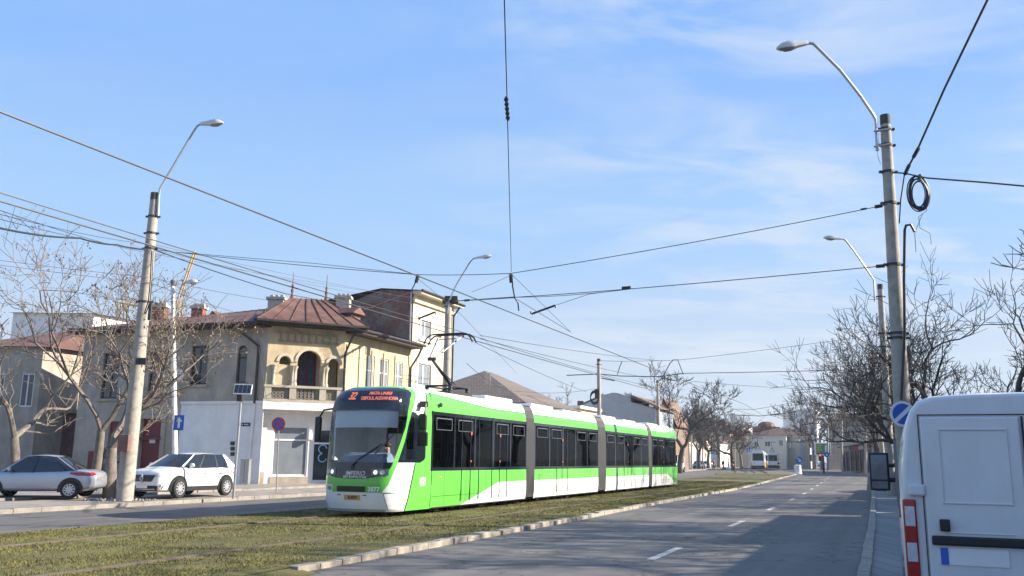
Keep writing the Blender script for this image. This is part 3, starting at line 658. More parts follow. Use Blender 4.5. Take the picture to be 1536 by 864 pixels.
# ================================================================== HOUSES FURTHER ALONG
def simple_house(name, label, s0, s1, t0, t1, h, rh, wm, rm, group=None, ridge='s', wins=0, gab=False, wmat='winglass', ov=.4, hip=.0, base=.2, lwins=0, cat='house'):
    o = S(s0, t1); par = thing(name, label, cat, (o[0], o[1], base), group=group)
    c = [S(s0, t0), S(s0, t1), S(s1, t1), S(s1, t0)]; b = B(True); H = base+h
    front = Fr(c[1], c[2]); left = Fr(c[0], c[1])
    ops = []; nf = max(1, int(h//3))
    if wins:
        for k in range(wins):
            u = (k+.5)*front.L/wins
            for fl_ in range(nf): ops.append((u-.5, u+.5, base+1+fl_*3.0, base+2.4+fl_*3.0))
    lo = []
    if lwins:
        for k in range(lwins):
            u = (k+.5)*left.L/lwins
            for fl_ in range(nf): lo.append((u-.5, u+.5, base+1+fl_*3.0, base+2.4+fl_*3.0))
    wall(b, front, base-.3, H, ops, .15); wall(b, left, base-.3, H, lo, .15); wall(b, Fr(c[2], c[3]), base-.3, H); wall(b, Fr(c[3], c[0]), base-.3, H)
    mm = (s0+s1)/2; tm = (t0+t1)/2
    if gab and ridge == 't': b.poly([S(s0, t1, H), S(s1, t1, H), S(mm, t1, H+rh)]); b.poly([S(s0, t0, H), S(s1, t0, H), S(mm, t0, H+rh)])
    if gab and ridge == 's': b.poly([S(s0, t0, H), S(s0, t1, H), S(s0, tm, H+rh)]); b.poly([S(s1, t0, H), S(s1, t1, H), S(s1, tm, H+rh)])
    b.done('wall', wm, par)
    for q in ops: window(par, front, q, 'winwhite', wmat, .1, .07, 2, None)
    for q in lo: window(par, left, q, 'winwhite', wmat, .1, .07, 2, None)
    r = B(True); z = H+.02; a0, a1, b0, b1 = s0-ov, s1+ov, t0-ov, t1+ov
    hh = 0 if gab else min(abs(t1-t0), abs(s1-s0))/2*(1 if not hip else hip)
    if rh > 0:
        if ridge == 's': p, q = S(a0+hh, tm, z+rh), S(a1-hh, tm, z+rh)
        else: p, q = S(mm, b0+hh, z+rh), S(mm, b1-hh, z+rh)
        e = [S(a0, b0, z), S(a0, b1, z), S(a1, b1, z), S(a1, b0, z)]
        if ridge == 's':
            r.poly([e[1], e[2], q, p]); r.poly([e[0], e[3], q, p]); 
            if not gab: r.poly([e[0], e[1], p]); r.poly([e[2], e[3], q])
        else:
            r.poly([e[0], e[1], q, p]); r.poly([e[3], e[2], q, p])
            if not gab: r.poly([e[1], e[2], q]); r.poly([e[0], e[3], p])
    else:
        r.hexa([S(a0, b0, z), S(a0, b1, z), S(a1, b1, z), S(a1, b0, z), S(a0, b0, z+.3), S(a0, b1, z+.3), S(a1, b1, z+.3), S(a1, b0, z+.3)])
    rf = r.done('roof', rm, par)
    if rh > 0:
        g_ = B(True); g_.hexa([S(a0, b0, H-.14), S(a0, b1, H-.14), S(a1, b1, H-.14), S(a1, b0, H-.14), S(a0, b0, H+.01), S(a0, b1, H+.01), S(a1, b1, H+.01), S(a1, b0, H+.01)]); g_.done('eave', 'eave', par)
    return par, front, left
M['shingle'] = brick_mat('grey_brown_shingle', (.15, .12, .1), (.2, .165, .14), (.07, .055, .05), math.atan2(NY, NX), .3, .16, .02)
a = onT(789, 600, -29.5); sA = ST(a[0], a[1])[0]
hb, _, _ = simple_house('brown_roof_house', 'low house with broad brown hipped shingle roof seen above the tram', sA-.6, sA+14, -43, -29.5, a[2]-.5, 3.6, 'yplaster2', 'shingle', ridge='s', hip=1.0, wins=4)
b = B(True); q = at(731, 600, 66); b.box(q[0]-.22, q[0]+.22, 65.8, 66.3, 7.2, at(731, 560, 66)[2]); b.done('chimney', 'chimney', hb)
# pale blue gable wall behind the tram
M['bluewall'] = mat('pale_blue_wall', (.33, .37, .42), .9, var=.06, scale=.7, streak=.1)
Yb = 105
bw = thing('pale_blue_house', 'house with blank pale blue gable wall rising above the tram roof', 'house', (at(925, 640, Yb)[0], Yb, .2))
pp = [(862, 720), (862, 613), (872, 608), (893, 599), (903, 593), (918, 589), (923, 589), (928, 590), (946, 595), (946, 603), (984, 613), (984, 720)]
def up(x, y, w): p = at(x, y, Yb); return (p[0]+w*DX, p[1]+w*DY, p[2])
b = B(True); b.prism(pp, up, 0, 9); b.done('wall', 'bluewall', bw)
b = B(True); b.prism([(944, 594), (990, 613), (990, 610.5), (950, 593)], up, -.4, 9.5); b.prism([(858, 613), (903, 592.5), (903, 591), (858, 611)], up, .2, 9.4); b.done('roof', 'roofbrown', bw)
b = B(True); q = at(946, 604, Yb); b.box(q[0]-.3, q[0]+.3, Yb+1, Yb+1.7, q[2]-1, at(946, 592, Yb)[2]+.2); b.done('chimney', 'chimney', bw)
b = B(True); q = at(874, 604, Yb); b.box(q[0]-.35, q[0]+.35, Yb+3, Yb+3.7, q[2]-1, q[2]+.4); b.done('chimney', 'cbrick', bw)
lh, _, _ = simple_house('low_annexe', 'small cream roofed annexe between the brown roof and the pale blue gable', 92, 99, -38, -31, 7.0, .0, 'yplaster2', 'whitewall')
# brown gabled house behind the bare tree
def house_px(name, label, px0, px1, Y, ye, yr, wm, rm, depth=10, gable=True, ridge=.5, wins=(), cat='house', group=None, side=True, base_py=710, over=.35, win_m='winglass', rz=None):
    p0 = at(px0, ye, Y); p1 = at(px1, ye, Y); zr = at((px0+px1)/2, yr, Y)[2]; ze = (p0[2]+p1[2])/2
    par = thing(name, label, cat, (p0[0], Y, .2), group=group); f = Fr((p0[0], Y), (p1[0], Y+(0 if rz is None else rz)))
    g = f.pix
    ops = []
    for (x0, y0, x1, y1) in wins: ops.append(f.rect(x0, y0, x1, y1))
    b = B(True); wall(b, f, -.2, ze, ops, .2)
    dd = Vector((DX, DY, 0)); q = lambda p: (p[0]+DX*depth, p[1]+DY*depth)
    a0, a1 = (p0[0], Y), (f.p.x+f.d.x*f.L, f.p.y+f.d.y*f.L)
    sidef = Fr(a1, q(a1)); wall(b, sidef, -.2, ze); wall(b, Fr(q(a1), q(a0)), -.2, ze); lf = Fr(q(a0), a0); wall(b, lf, -.2, ze)
    m = (a0[0]+(a1[0]-a0[0])*ridge, a0[1]+(a1[1]-a0[1])*ridge)
    if gable and zr > ze:
        b.poly([(*a0, ze), (*a1, ze), (*m, zr)]); b.poly([(*q(a0), ze), (*q(a1), ze), (*q(m), zr)])
    b.done('wall', wm, par)
    for o in ops: window(par, f, o, 'winwhite', win_m, .1, .08, 2, None)
    r = B(True); n = f.n*over; e0 = (a0[0]+n.x-f.d.x*over, a0[1]+n.y-f.d.y*over); e1 = (a1[0]+n.x+f.d.x*over, a1[1]+n.y+f.d.y*over)
    if zr > ze+.1:
        mm = (m[0]+n.x, m[1]+n.y)
        if gable:
            r.poly([(*e0, ze), (*mm, zr+.05), (*q(mm), zr+.05), (*q(e0), ze)]); r.poly([(*e1, ze), (*mm, zr+.05), (*q(mm), zr+.05), (*q(e1), ze)])
        else:
            k = .35; h0 = (a0[0]+(a1[0]-a0[0])*k+DX*depth/2, a0[1]+(a1[1]-a0[1])*k+DY*depth/2); h1 = (a0[0]+(a1[0]-a0[0])*(1-k)+DX*depth/2, a0[1]+(a1[1]-a0[1])*(1-k)+DY*depth/2)
            r.poly([(*e0, ze), (*e1, ze), (*h1, zr), (*h0, zr)]); r.poly([(*q(e0), ze), (*q(e1), ze), (*h1, zr), (*h0, zr)]); r.poly([(*e0, ze), (*q(e0), ze), (*h0, zr)]); r.poly([(*e1, ze), (*q(e1), ze), (*h1, zr)])
    else:
        slab_poly(r, [e0, e1, q(e1), q(e0)], ze+.005, ze+.35)
    r.done('roof', rm, par)
    return par, f
house_px('gabled_house', 'brown gabled house half hidden by the bare tree behind the tram', 986, 1012, 128, 640, 597, 'brownwall', 'roofbrown', 9, True, .35)
house_px('garage_house', 'dark low house with red gate left of the corner house', 70, 136, 62, 620, 600, mat('dark_wall', (.1, .05, .045), .9, var=.3), 'roofbrown', 8, False)
hw, f = house_px('white_block', 'bright white building at the left edge beyond the corner house', 20, 141, 85, 470, 465, 'whitewall', 'galv', 14, False, wins=((60, 500, 75, 525), (95, 500, 110, 525), (60, 560, 75, 590), (95, 560, 110, 590)))
house_px('left_edge_house', 'grey rendered house standing at the far left of the street', -60, 66, 60, 520, 480, 'gplaster', 'roofred', 12, False, wins=((-20, 560, 5, 610), (30, 560, 50, 610)))
house_px('cream_shop_house', 'sunlit cream two storey house just beyond the tram rear', 1010, 1034, 175, 656, 650, 'cream', 'roofbrown', 22, False, wins=((1014, 668, 1018, 678), (1025, 668, 1029, 678)))
# cranes
def crane(px, pyb, pyt, Y, ang, L, label):
    p = at(px, pyb, Y); q = at(px, pyt, Y); par = thing('tower_crane', label, 'crane', (p[0], p[1], p[2]), group='tower cranes on the horizon')
    ym = plain('crane_yellow', (.55, .33, .06)); b = B(True)
    w = 1.0; H = q[2]
    for dx in (-w, w):
        for dy in (-w, w): b.tube([(p[0]+dx, Y+dy, 0), (p[0]+dx, Y+dy, H)], .22, 4)
    n = 16
    for k in range(n):
        z0, z1 = H*k/n, H*(k+1)/n; sg = w if k % 2 else -w
        b.tube([(p[0]-sg, Y-w, z0), (p[0]+sg, Y-w, z1)], .12, 4)
    b.done('mast', ym if L else mat('crane_blue', (.1, .2, .45)), par)
    if L:
        b = B(True); c, s_ = math.cos(ang), math.sin(ang); e = (p[0]+L*c, Y, H+L*s_); 
        for o in ((0, -.8), (0, .8)): b.tube([(p[0]-L*.2*c, Y+o[1], H-L*.2*s_), (e[0], Y+o[1], e[2])], .22, 4)
        b.tube([(p[0], Y, H+2.2), (e[0], Y, e[2]+.6)], .2, 4)
        for k in range(14):
            u = k/14; v = (k+1)/14; b.tube([(p[0]+L*c*u, Y-.8, H+L*s_*u), (p[0]+L*c*v, Y, H+2.2*(1-v)+.6*v+L*s_*v)], .12, 4)
        b.done('jib', ym, par)
    return par
crane(180, 500, 455, 260, R_(-9), 14, 'yellow tower crane jib behind the bare tree at left')
crane(263, 500, 452, 250, R_(76), 15, 'steep yellow crane boom rising behind the slim lamp post')
# ================================================================== TRAM
TL = .75; TS0, TT = 21.6, -14.0
RTAB = [(.15, .12), (.4, .04), (.8, 0), (1.0, 0), (3.0, .12), (3.35, .22), (3.55, .42), (3.7, .85)]
HWT = [(.15, 1.16), (.5, 1.2), (2.8, 1.2), (3.2, 1.17), (3.5, 1.1), (3.7, .98)]
def Fp(w, z, off=0):
    def raw(w, z):
        sg = 1 if w >= 0 else -1; q = abs(w); h = lerp(HWT, z); r = lerp(RTAB, z)
        if q <= 1:
            ph = q*math.pi/2; x = h*math.sin(ph)**.75; y = r+TL*(1-max(0, math.cos(ph))**.8)
        else: x = h; y = r+TL+(q-1)
        return Vector((sg*x, y, z))
    p = raw(w, z)
    if off:
        a = raw(w+.02, z)-raw(w-.02, z); c = raw(w, z+.02)-raw(w, z-.02); n = a.cross(c)
        if n.length > 1e-9:
            n.normalize()
            if n.dot(Vector((p.x, p.y-2.5, 0))) < 0: n = -n
            p = p+n*off
    return (p.x, p.y, p.z)
YE = 2.45                                    # the line where the driver's cab ends
wy = lambda y, z: 1+(y-lerp(RTAB, z)-TL)
tram = thing('articulated_tram', 'green and white low floor articulated tram running on the grass track, orange destination display', 'tram', S(TS0, TT, .1), -A)
zt = lambda L: (lambda z: lerp(L, z))
cg = zt([(1.5, .70), (1.58, .735), (2.95, 1.05), (3.0, 1.04)])
ck = zt([(1.04, 0), (1.06, .2), (1.15, .51), (1.39, .66), (2.47, 1.0), (3.4, 1.2), (3.52, 1.17), (3.6, .95), (3.635, .6), (3.65, 0)])
cG = zt([(.675, 0), (.68, .47), (.89, .61), (1.33, .77), (2.63, 1.17), (3.37, 1.52), (3.56, 1.4), (3.65, 1.0), (3.69, .5), (3.695, 0)])
inw = lambda z: 1.5 <= z <= 2.97
sb0 = zt([(1.5, 1.98), (1.6, 2.3), (2.72, 2.22), (2.97, 1.45)])
ysl = zt([(.15, 1.25-.3), (3.68, 2.25)])
rows_z = sorted(set([.15, .25, .35, .45, .55, .66, .675, .68, .72, .8, .89, .97, 1.035, 1.04, 1.045, 1.06, 1.1, 1.15, 1.22, 1.3, 1.39, 1.5, 1.505, 1.58, 1.66, 1.75, 1.9, 2.05, 2.2, 2.35, 2.5, 2.6, 2.68, 2.72, 2.8, 2.88, 2.965, 2.97, 3.0, 3.1, 3.2, 3.3, 3.37, 3.43, 3.48, 3.52, 3.56, 3.6, 3.62, 3.635, 3.65, 3.67, 3.69, 3.695, 3.7]))
def cols(z):
    k = ck(z); g = min(cg(z), k); Gn = max(cG(z), k); f0 = Gn; we = wy(YE, z)
    if inw(z): f1 = min(Gn+.1, sb0(z)); b1 = sb0(z); b0 = max(f1, b1-.09)
    else: f1 = b0 = b1 = f0
    if 1.5 < z < 1.56 or z > 2.93: f1 = f1; 
    sl = min(max(wy(ysl(z), z), b1, Gn), we)
    return [0, g*.33, g*.66, g, k, Gn, f1, f1+(b0-f1)/2, b0, b1, sl, max(we, sl)]
names = ['tram_green', 'white', 'black']
def cellm(z, c):
    if c <= 2: return ('GLASS' if 1.505 <= z < 2.97 else 'black' if 1.04 <= z < 3.65 else 'green' if .68 <= z < 3.69 else 'white')
    if c == 3: return 'black'
    if c == 4: return 'green'
    if c == 5: return 'black'
    if c in (6, 7): return 'SIDE' if 1.58 <= z < 2.9 else 'black'
    if c == 8: return 'black'
    if c == 9: return 'white'
    return 'green' if z < 3.6 else 'white'
cab = B(); gl = B(); SGL = {1: B(), -1: B()}
for side in (1, -1):
    sg_ = SGL[side]
    for za, zb in zip(rows_z, rows_z[1:]):
        zm = (za+zb)/2; ca, cb = cols(za+1e-6), cols(zb-1e-6)
        for c in range(11):
            nm = cellm(zm, c); n = 1
            wa0, wa1, wb0, wb1 = ca[c], ca[c+1], cb[c], cb[c+1]
            if max(wa1-wa0, wb1-wb0) < 1e-4: continue
            n = max(1, int(math.ceil(max(wa1-wa0, wb1-wb0)/.09)))
            for j in range(n):
                f0, f1 = j/n, (j+1)/n
                q = [Fp(side*(wa0+(wa1-wa0)*f0), za), Fp(side*(wa0+(wa1-wa0)*f1), za), Fp(side*(wb0+(wb1-wb0)*f1), zb), Fp(side*(wb0+(wb1-wb0)*f0), zb)]
                if side < 0: q = q[::-1]
                if nm == 'GLASS': gl.poly(q)
                elif nm == 'SIDE': sg_.poly(q)
                else: cab.poly(q, {'green': 0, 'white': 1, 'black': 2}[nm])
# roof of the cab
for ya, yb in ((.85, 1.4), (1.4, YE)):
    pass
top = [Fp(w/20*1.0, 3.7) for w in range(-20, 21)]
rr = []
for k in range(5):
    f = k/4; rr.append([(p[0]*(1-.15*f*0), p[1]+(YE-p[1])*f, 3.7+.07*math.sin(f*math.pi/2)*(1-(p[0]/1.0)**4)) for p in top])
cab.grid(rr, 1); cab.poly([(1.0*.98, YE, 3.7), (.98, 1.6, 3.7), (-.98, 1.6, 3.7), (-.98, YE, 3.7)], 1)
co = cab.done('cab', ['green', 'tramwhite', 'tblack'], tram, True)
gl.done('windscreen', 'wglass', co, True)
for sg_ in SGL.values(): sg_.done('cab_side_window', 'wglass', co, True)
# windscreen sun blind and inner cab
def fpatch(b, wa, wb, za, zb, off, m=0, n=8, nz=3):
    b.grid([[Fp(wa+(wb-wa)*i/n, za+(zb-za)*j/nz, off) for i in range(n+1)] for j in range(nz+1)], m)
b = B(); fpatch(b, -.48, .80, 2.48, 2.99, -.07, n=14); b.done('sun_blind', mat('blind_white', (.75, .8, .85), .8, var=.02), co, True)
b = B(); b.hexa([(-.6, .2, 1.0), (.6, .2, 1.0), (1.05, .95, 1.0), (-1.05, .95, 1.0), (-.6, .2, 1.45), (.6, .2, 1.45), (1.05, .95, 1.45), (-1.05, .95, 1.45)]); b.hexa([(-.6, .24, 1.45), (.6, .24, 1.45), (.95, .9, 1.45), (-.95, .9, 1.45), (-.6, .45, 1.72), (.75, .45, 1.72), (.75, .9, 1.78), (-.6, .9, 1.78)])
b.done('dashboard', mat('dashboard_blue', (.2, .28, .4), .7, var=.2, scale=30), co, bevel=.06)
b = B(); b.box(-1.1, 1.1, YE-.05, YE, .4, 1.9, 0); b.box(-1.1, -.35, YE-.05, YE, 1.9, 3.4, 0); b.box(.6, 1.1, YE-.05, YE, 1.9, 3.4, 0); b.box(-.35, .6, YE-.05, YE, 2.9, 3.4); b.box(-1.1, 1.1, .5, YE, .95, 1.0)
b.box(-1.14, -1.02, .75, YE, 1.35, 3.2); b.hexa([(-.97, .45, 1.55), (-.9, .42, 1.55), (-1.0, .95, 1.55), (-1.07, .95, 1.55), (-1.0, .5, 2.75), (-.93, .47, 2.75), (-1.02, .98, 2.9), (-1.09, .98, 2.9)]); b.box(.1, .62, 1.75, 1.95, 1.3, 2.35)
b.done('cab_interior', mat('cab_lining', (.6, .62, .64), .6), co)
# destination display
b = B(); fpatch(b, -.3, .66, 3.22, 3.53, .006, n=16); dd = b.done('destination_display', mat('display_panel', (.012, .018, .04), .2, var=0), co, True)
def nose(wc, zc, off=.012): # text x metres -> w
    def f(x, y):
        w = wc; st = .01 if x > 0 else -.01; acc = 0; p = Vector(Fp(w, zc+y))
        while acc < abs(x) and abs(w) < 1.2:
            w2 = w+st; q = Vector(Fp(w2, zc+y)); d = (q-p).length
            if acc+d > abs(x): w += st*(abs(x)-acc)/d; break
            acc += d; p = q; w = w2
        return Fp(w, zc+y, off)
    return f
b = B(); put_text(b, '32', .30, nose(-.08, 3.37), bold=.006, spacing=.75); b.done('route_number', 'led', dd, fixn=False)
b = B(); put_text(b, 'PIATA UNIRII', .13, nose(.29, 3.445), bold=.003, spacing=.88); put_text(b, 'DEPOUL ALEXANDRIA', .13, nose(.29, 3.30), bold=.003, spacing=.8); b.done('destination_text', 'led', dd, fixn=False)
b = B(); put_text(b, 'IMPERIO', .17, nose(.02, 1.19), shear=.25, bold=.002); put_text(b, 'METROPOLITAN', .085, nose(.02, 1.09), bold=.004, spacing=1.25); b.done('model_lettering', 'silver', co, fixn=False)
b = B(); put_text(b, '3877', .17, nose(.31, .76), bold=.006); b.done('fleet_number', 'signwhite', co, fixn=False)
# badge
def badge(par, fn, w_, h_):
    b = B(); pts = []
    for (cx, cy, a0) in ((w_-.05, h_-.05, 0), (-w_+.05, h_-.05, 90), (-w_+.05, -h_+.05, 180), (w_-.05, -h_+.05, 270)):
        for k in range(4): a = R_(a0+k*30); pts.append(fn(cx+.05*math.cos(a), cy+.05*math.sin(a)))
    b.poly(pts); o = b.done('badge', 'signwhite', par, fixn=False); return o
bd = badge(co, nose(-.4, .77, .008), .15, .1)
b = B(); put_text(b, 'STB', .13, nose(-.4, .77, .016), bold=.006, shear=.15); b.done('badge_lettering', mat('badge_grey', (.25, .3, .28), .5, var=0), bd, fixn=False)
sidep = lambda y, z, o=.008: (lambda u, v: (lerp(HWT, z+v)+o, y+u, z+v))
bd = badge(co, sidep(1.95, .95), .17, .12)
b = B(); put_text(b, 'STB', .15, sidep(1.95, .95, .016), bold=.006, shear=.15); b.done('badge_lettering', mat('badge_green', (.15, .45, .12), .5, var=0), bd, fixn=False)
# lower front: slot, plate, seams
b = B(); fpatch(b, -.2, .17, .69, .84, .012, n=8); b.done('coupler_flap', 'black', co)
b = B(); fpatch(b, -.075, .095, .46, .6, .012, n=4, nz=1); pl = b.done('number_plate', 'yellowp', co)
b = B(); put_text(b, 'B 5571', .11, nose(.01, .53, .02), bold=.005); b.done('plate_lettering', 'black', pl, fixn=False)
b = B()
for w_ in (-.16, .16): fpatch(b, w_-.03, w_+.03, .585, .61, .008, n=3, nz=1)
b.done('tow_cover', 'dkmetal', co)
b = B(); fpatch(b, -1.0, 1.0, .15, .22, .012, n=30, nz=1); b.done('bumper_edge', mat('bumper_grey', (.3, .31, .32), .6), co, True)
b = B()
for z_ in (.665,): b.tube([Fp(w/20, z_, .004) for w in range(9, 22)], .006, 4)
b.tube([Fp(.5+.12*(.66-z)/.5, z, .004) for z in (.66, .5, .35, .16)], .006, 4)
b.tube([(lerp(HWT, z)+.004, YE+.05, z) for z in (.2, 1.0, 2.0, 3.0, 3.5, 3.68)], .012, 4)
b.tube([(lerp(HWT, z)+.006, ysl(z)+.02, z) for z in (.16, .5, 1.0, 1.48)], .02, 4); b.tube([(lerp(HWT, z)+.006, ysl(z)+.02, z) for z in (2.9, 3.1, 3.3, 3.5, 3.6)], .018, 4)
b.done('panel_joints', 'black', co)
# headlights
for sd, (wa, wb) in ((1, (.26, .60)), (-1, (-.56, -.24))):
    b = B(); fpatch(b, wa, wb, 1.14, 1.33, .014, n=8); hl = b.done('headlight', mat('headlight_glass', (.07, .09, .12), .08, var=.1, spec=.8), co, True)
    for k, (w_, r, mm_) in enumerate(((.28*sd+.05*sd, .055, 'lampon'), (.46*sd, .05, 'silver'))):
        c = Vector(Fp(w_, 1.23, .02)); n = (Vector(Fp(w_, 1.23, .1))-c).normalized(); ax = n.orthogonal().normalized(); bx = n.cross(ax)
        b = B(); ring = lambda r_, h: [tuple(c+n*h+(ax*math.cos(2*math.pi*q/16)+bx*math.sin(2*math.pi*q/16))*r_) for q in range(16)]
        b.grid([ring(r*1.4, -.02), ring(r*1.3, .005), ring(r, .0)], 0, close=True); b.poly(ring(r, .0), 1); b.done('lamp', ['silver', mm_], hl)
# wipers
b = B(); b.tube([Fp(.0, 1.42, .03), Fp(.06, 1.58, .05), Fp(.42, 2.02, .05)], .018, 5); b.tube([Fp(.30, 1.72, .05), Fp(.66, 2.3, .05)], .015, 5); b.tube([Fp(.02, 1.5, .05), Fp(.36, 1.92, .06)], .012, 5); b.done('wiper', 'black', co, True)
b = B(); b.tube([Fp(.72, 1.7, .035), Fp(.76, 2.9, .04)], .01, 5); b.done('wiper', 'black', co, True)
b = B(); b.box(-.06, .06, -.005, .05, 1.3, 1.42); b.done('wiper_base', 'black', co, bevel=.02)
# mirrors
def mirror(p_arm, c, sz, nm='mirror'):
    b = B(); b.tube(p_arm, .028, 6); a = b.done('mirror_arm', 'black', co, True)
    b = B(); b.box(c[0]-sz[0], c[0]+sz[0], c[1]-sz[1], c[1]+sz[1], c[2]-sz[2], c[2]+sz[2]); b.done(nm, 'black', a, bevel=.05)
mirror([(-1.1, .6, 3.05), (-1.4, .5, 3.0), (-1.52, .48, 2.8)], (-1.54, .46, 2.45), (.1, .07, .36))
mirror([(1.18, 1.75, 3.2), (1.42, 1.6, 3.2), (1.46, 1.5, 3.0), (1.46, 1.45, 2.9)], (1.45, 1.4, 2.68), (.13, .06, .24))
b = B(); b.tube([(1.46, 1.45, 2.5), (1.48, 1.45, 1.95)], .02, 6); b.box(1.30, 1.62, 1.36, 1.44, 1.98, 2.38); b.done('lower_mirror', 'black', co, bevel=.04)
b = B(); b.box(1.2, 1.42, 1.6, 1.78, 3.12, 3.3); b.done('camera_housing', 'black', co, bevel=.02)
M['button_red'] = mat('button_red', (.5, .12, .08), .4)
M['vent_grey'] = mat('vent_grey', (.10, .11, .13), .5)
# ---- side modules
def cap_z(y):                                # height of the green to white line
    return lerp([(2.3, 3.62), (6.8, 3.37), (33.6, 3.37), (35.9, 3.58), (37.5, 3.64)], y)
def module(i, y0, y1, low, first=False, rear=False):
    n = max(6, int((y1-y0)/.6)); ys = [y0+(y1-y0)*k/n for k in range(n+1)]
    if first: ys = sorted(set(ys+[4.5, 7.55]))
    sk = B()
    def X(z, y):
        x = lerp(HWT, z)
        if rear:
            d = y-(y1-.9)
            if d > 0: x *= 1-.22*(d/.9)**2.2
        return x
    for sd in (1, -1):
        def strip(za, zb, m, off=0, nz=1):
            for a, c in zip(ys, ys[1:]):
                for j in range(nz):
                    f0, f1 = j/nz, (j+1)/nz
                    q = [(a, za(a)+(zb(a)-za(a))*f0), (c, za(c)+(zb(c)-za(c))*f0), (c, za(c)+(zb(c)-za(c))*f1), (a, za(a)+(zb(a)-za(a))*f1)]
                    if abs(q[0][1]-q[3][1])+abs(q[1][1]-q[2][1]) < 1e-5: continue
                    sk.poly([(sd*(X(z, y)+off), y, z) for y, z in q], m)
        strip(lambda y: .15, low, 1, 0, 2); strip(low, lambda y: 1.28, 0, 0, 2)
        strip(lambda y: 3.04, cap_z, 0, 0, 4); strip(cap_z, lambda y: 3.7, 1, 0, 3)
    # roof
    for a, c in zip(ys, ys[1:]):
        pr = [(-.98, 3.7), (-.6, 3.74), (0, 3.75), (.6, 3.74), (.98, 3.7)]
        for (x0, z0), (x1, z1) in zip(pr, pr[1:]): sk.poly([(x0*X(3.7, a)/.98, a, z0), (x1*X(3.7, a)/.98, a, z1), (x1*X(3.7, c)/.98, c, z1), (x0*X(3.7, c)/.98, c, z0)], 1)
    if rear:
        for (za, zb, m) in ((.15, 1.28, 0), (3.04, 3.7, 0)):
            sk.grid([[(x*X(z, y1), y1+.15*(1-x*x), z) for x in (-1, -.6, -.2, .2, .6, 1)] for z in (za, (za+zb)/2, zb)], m)
    sh = sk.done('body_module', ['green', 'tramwhite'], tram, 50)
    pj = B(); yy = y0+.9
    while yy < y1-.5-(.8 if rear else 0):
        for sd in (1, -1): x = sd*1.2005; pj.box(min(x, x+sd*.004), max(x, x+sd*.004), yy, yy+.008, .2, 1.27)
        yy += 1.55
    for sd in (1, -1):
        x = sd*1.2005; pj.box(min(x, x+sd*.004), max(x, x+sd*.004), y0+.1, y1-.2-(.8 if rear else 0), .50, .507)
        pj.box(min(x, x+sd*.012), max(x, x+sd*.012), y0+.05, y1-.1-(.8 if rear else 0), .155, .185)
        cz = [y for y in ys]
        for a, c in zip(cz, cz[1:]): za, zc = cap_z(a), cap_z(c); pj.hexa([(sd*(X(za, a)), a, za-.012), (sd*(X(zc, c)), c, zc-.012), (sd*(X(zc, c)+.004), c, zc-.012), (sd*(X(za, a)+.004), a, za-.012), (sd*(X(za, a)), a, za+.012), (sd*(X(zc, c)), c, zc+.012), (sd*(X(zc, c)+.004), c, zc+.012), (sd*(X(za, a)+.004), a, za+.012)])
    pj.done('panel_joints', 'dkmetal', tram)
    # windows: dark glass panels between mullions
    L = y1-y0; nw = max(3, round(L/1.55)); 
    for sd in (1, -1):
        g = B(); fr = B(); a0, a1 = y0+.03, y1-.03
        npan = [a0+(a1-a0)*k/nw for k in range(nw+1)]
        for a, c in zip(npan, npan[1:]):
            g.grid([[(sd*(X(z, a)-.004), a, z), (sd*(X(z, c)-.004), c, z)] for z in (1.26, 2.1, 2.8, 3.06)])
        for a in npan: fr.box(sd*1.19 if sd > 0 else -1.207, sd*1.207 if sd > 0 else -1.19, a-.05, a+.05, 1.26, 3.05) if not rear or a < y1-1 else None
        fr.box(*((1.18, 1.206) if sd > 0 else (-1.206, -1.18)), a0, a1-(1 if rear else 0), 1.26, 1.36); fr.box(*((1.165, 1.2) if sd > 0 else (-1.2, -1.165)), a0, a1-(1 if rear else 0), 2.94, 3.05)
        wb = g.done('window_band', 'tglass', tram, fixn=True); fr.done('window_frame', 'tblack', wb)
        # opening vents with pale frames
        for k in range(nw):
            if k % 3 == 2 or (rear and k > nw-2): continue
            a = npan[k]+.25; c = npan[k+1]-.2; x = sd*1.204; v = B()
            for (p0, p1, q0, q1) in ((a, c, 2.84, 2.87), (a, c, 2.5, 2.515), (a, a+.025, 2.5, 2.87), (c-.025, c, 2.5, 2.87)): v.box(min(x, x*1.004), max(x, x*1.004), p0, p1, q0, q1)
            v.done('vent_frame', 'vent_grey', wb)
        # doors in the band
    nd = {0: (5.2, 7.6), 1: (14.2,), 2: (24.5,), 3: (32.6,)}[i]
    for yc in nd:
        b = B()
        for y in (yc-.66, yc, yc+.66): b.box(1.2, 1.212, y-.02, y+.02, .3, 3.03)
        d = b.done('door', 'tblack', tram)
        b = B(); b.lathe([(.035, 0), (.035, .02)], (1.212, yc+.0, 1.55), 'x', 10); b.done('door_button', 'button_red', d); b = B(); b.lathe([(.055, 0), (.055, .015)], (1.214, yc+.02, 2.45), 'x', 10); b.done('door_sticker', 'button_red', d)
    # inside: floor, seats, rails, ceiling
    b = B(); b.box(-1.1, 1.1, y0, y1-(.6 if rear else 0), .4, .46); b.box(-1.05, 1.05, y0, y1-(.6 if rear else 0), 3.2, 3.25)
    for sd in (-1, 1):
        yy = y0+1.0
        while yy < y1-1.4:
            if not any(abs(yy-q) < 1.1 for q in nd) or sd < 0: b.box(sd*.35 if sd > 0 else -1.05, 1.05 if sd > 0 else -.35, yy, yy+.45, .85, .95, 1); b.box(sd*.35 if sd > 0 else -1.05, 1.05 if sd > 0 else -.35, yy+.42, yy+.5, .95, 1.55, 1)
            yy += .95
    b.done('interior', ['interior', 'seatblue'], tram)
    b = B()
    for yc in nd:
        for x in (.75, -.6): b.tube([(x, yc-.8, .46), (x, yc-.8, 3.2)], .022, 6); b.tube([(x, yc+.8, .46), (x, yc+.8, 3.2)], .022, 6)
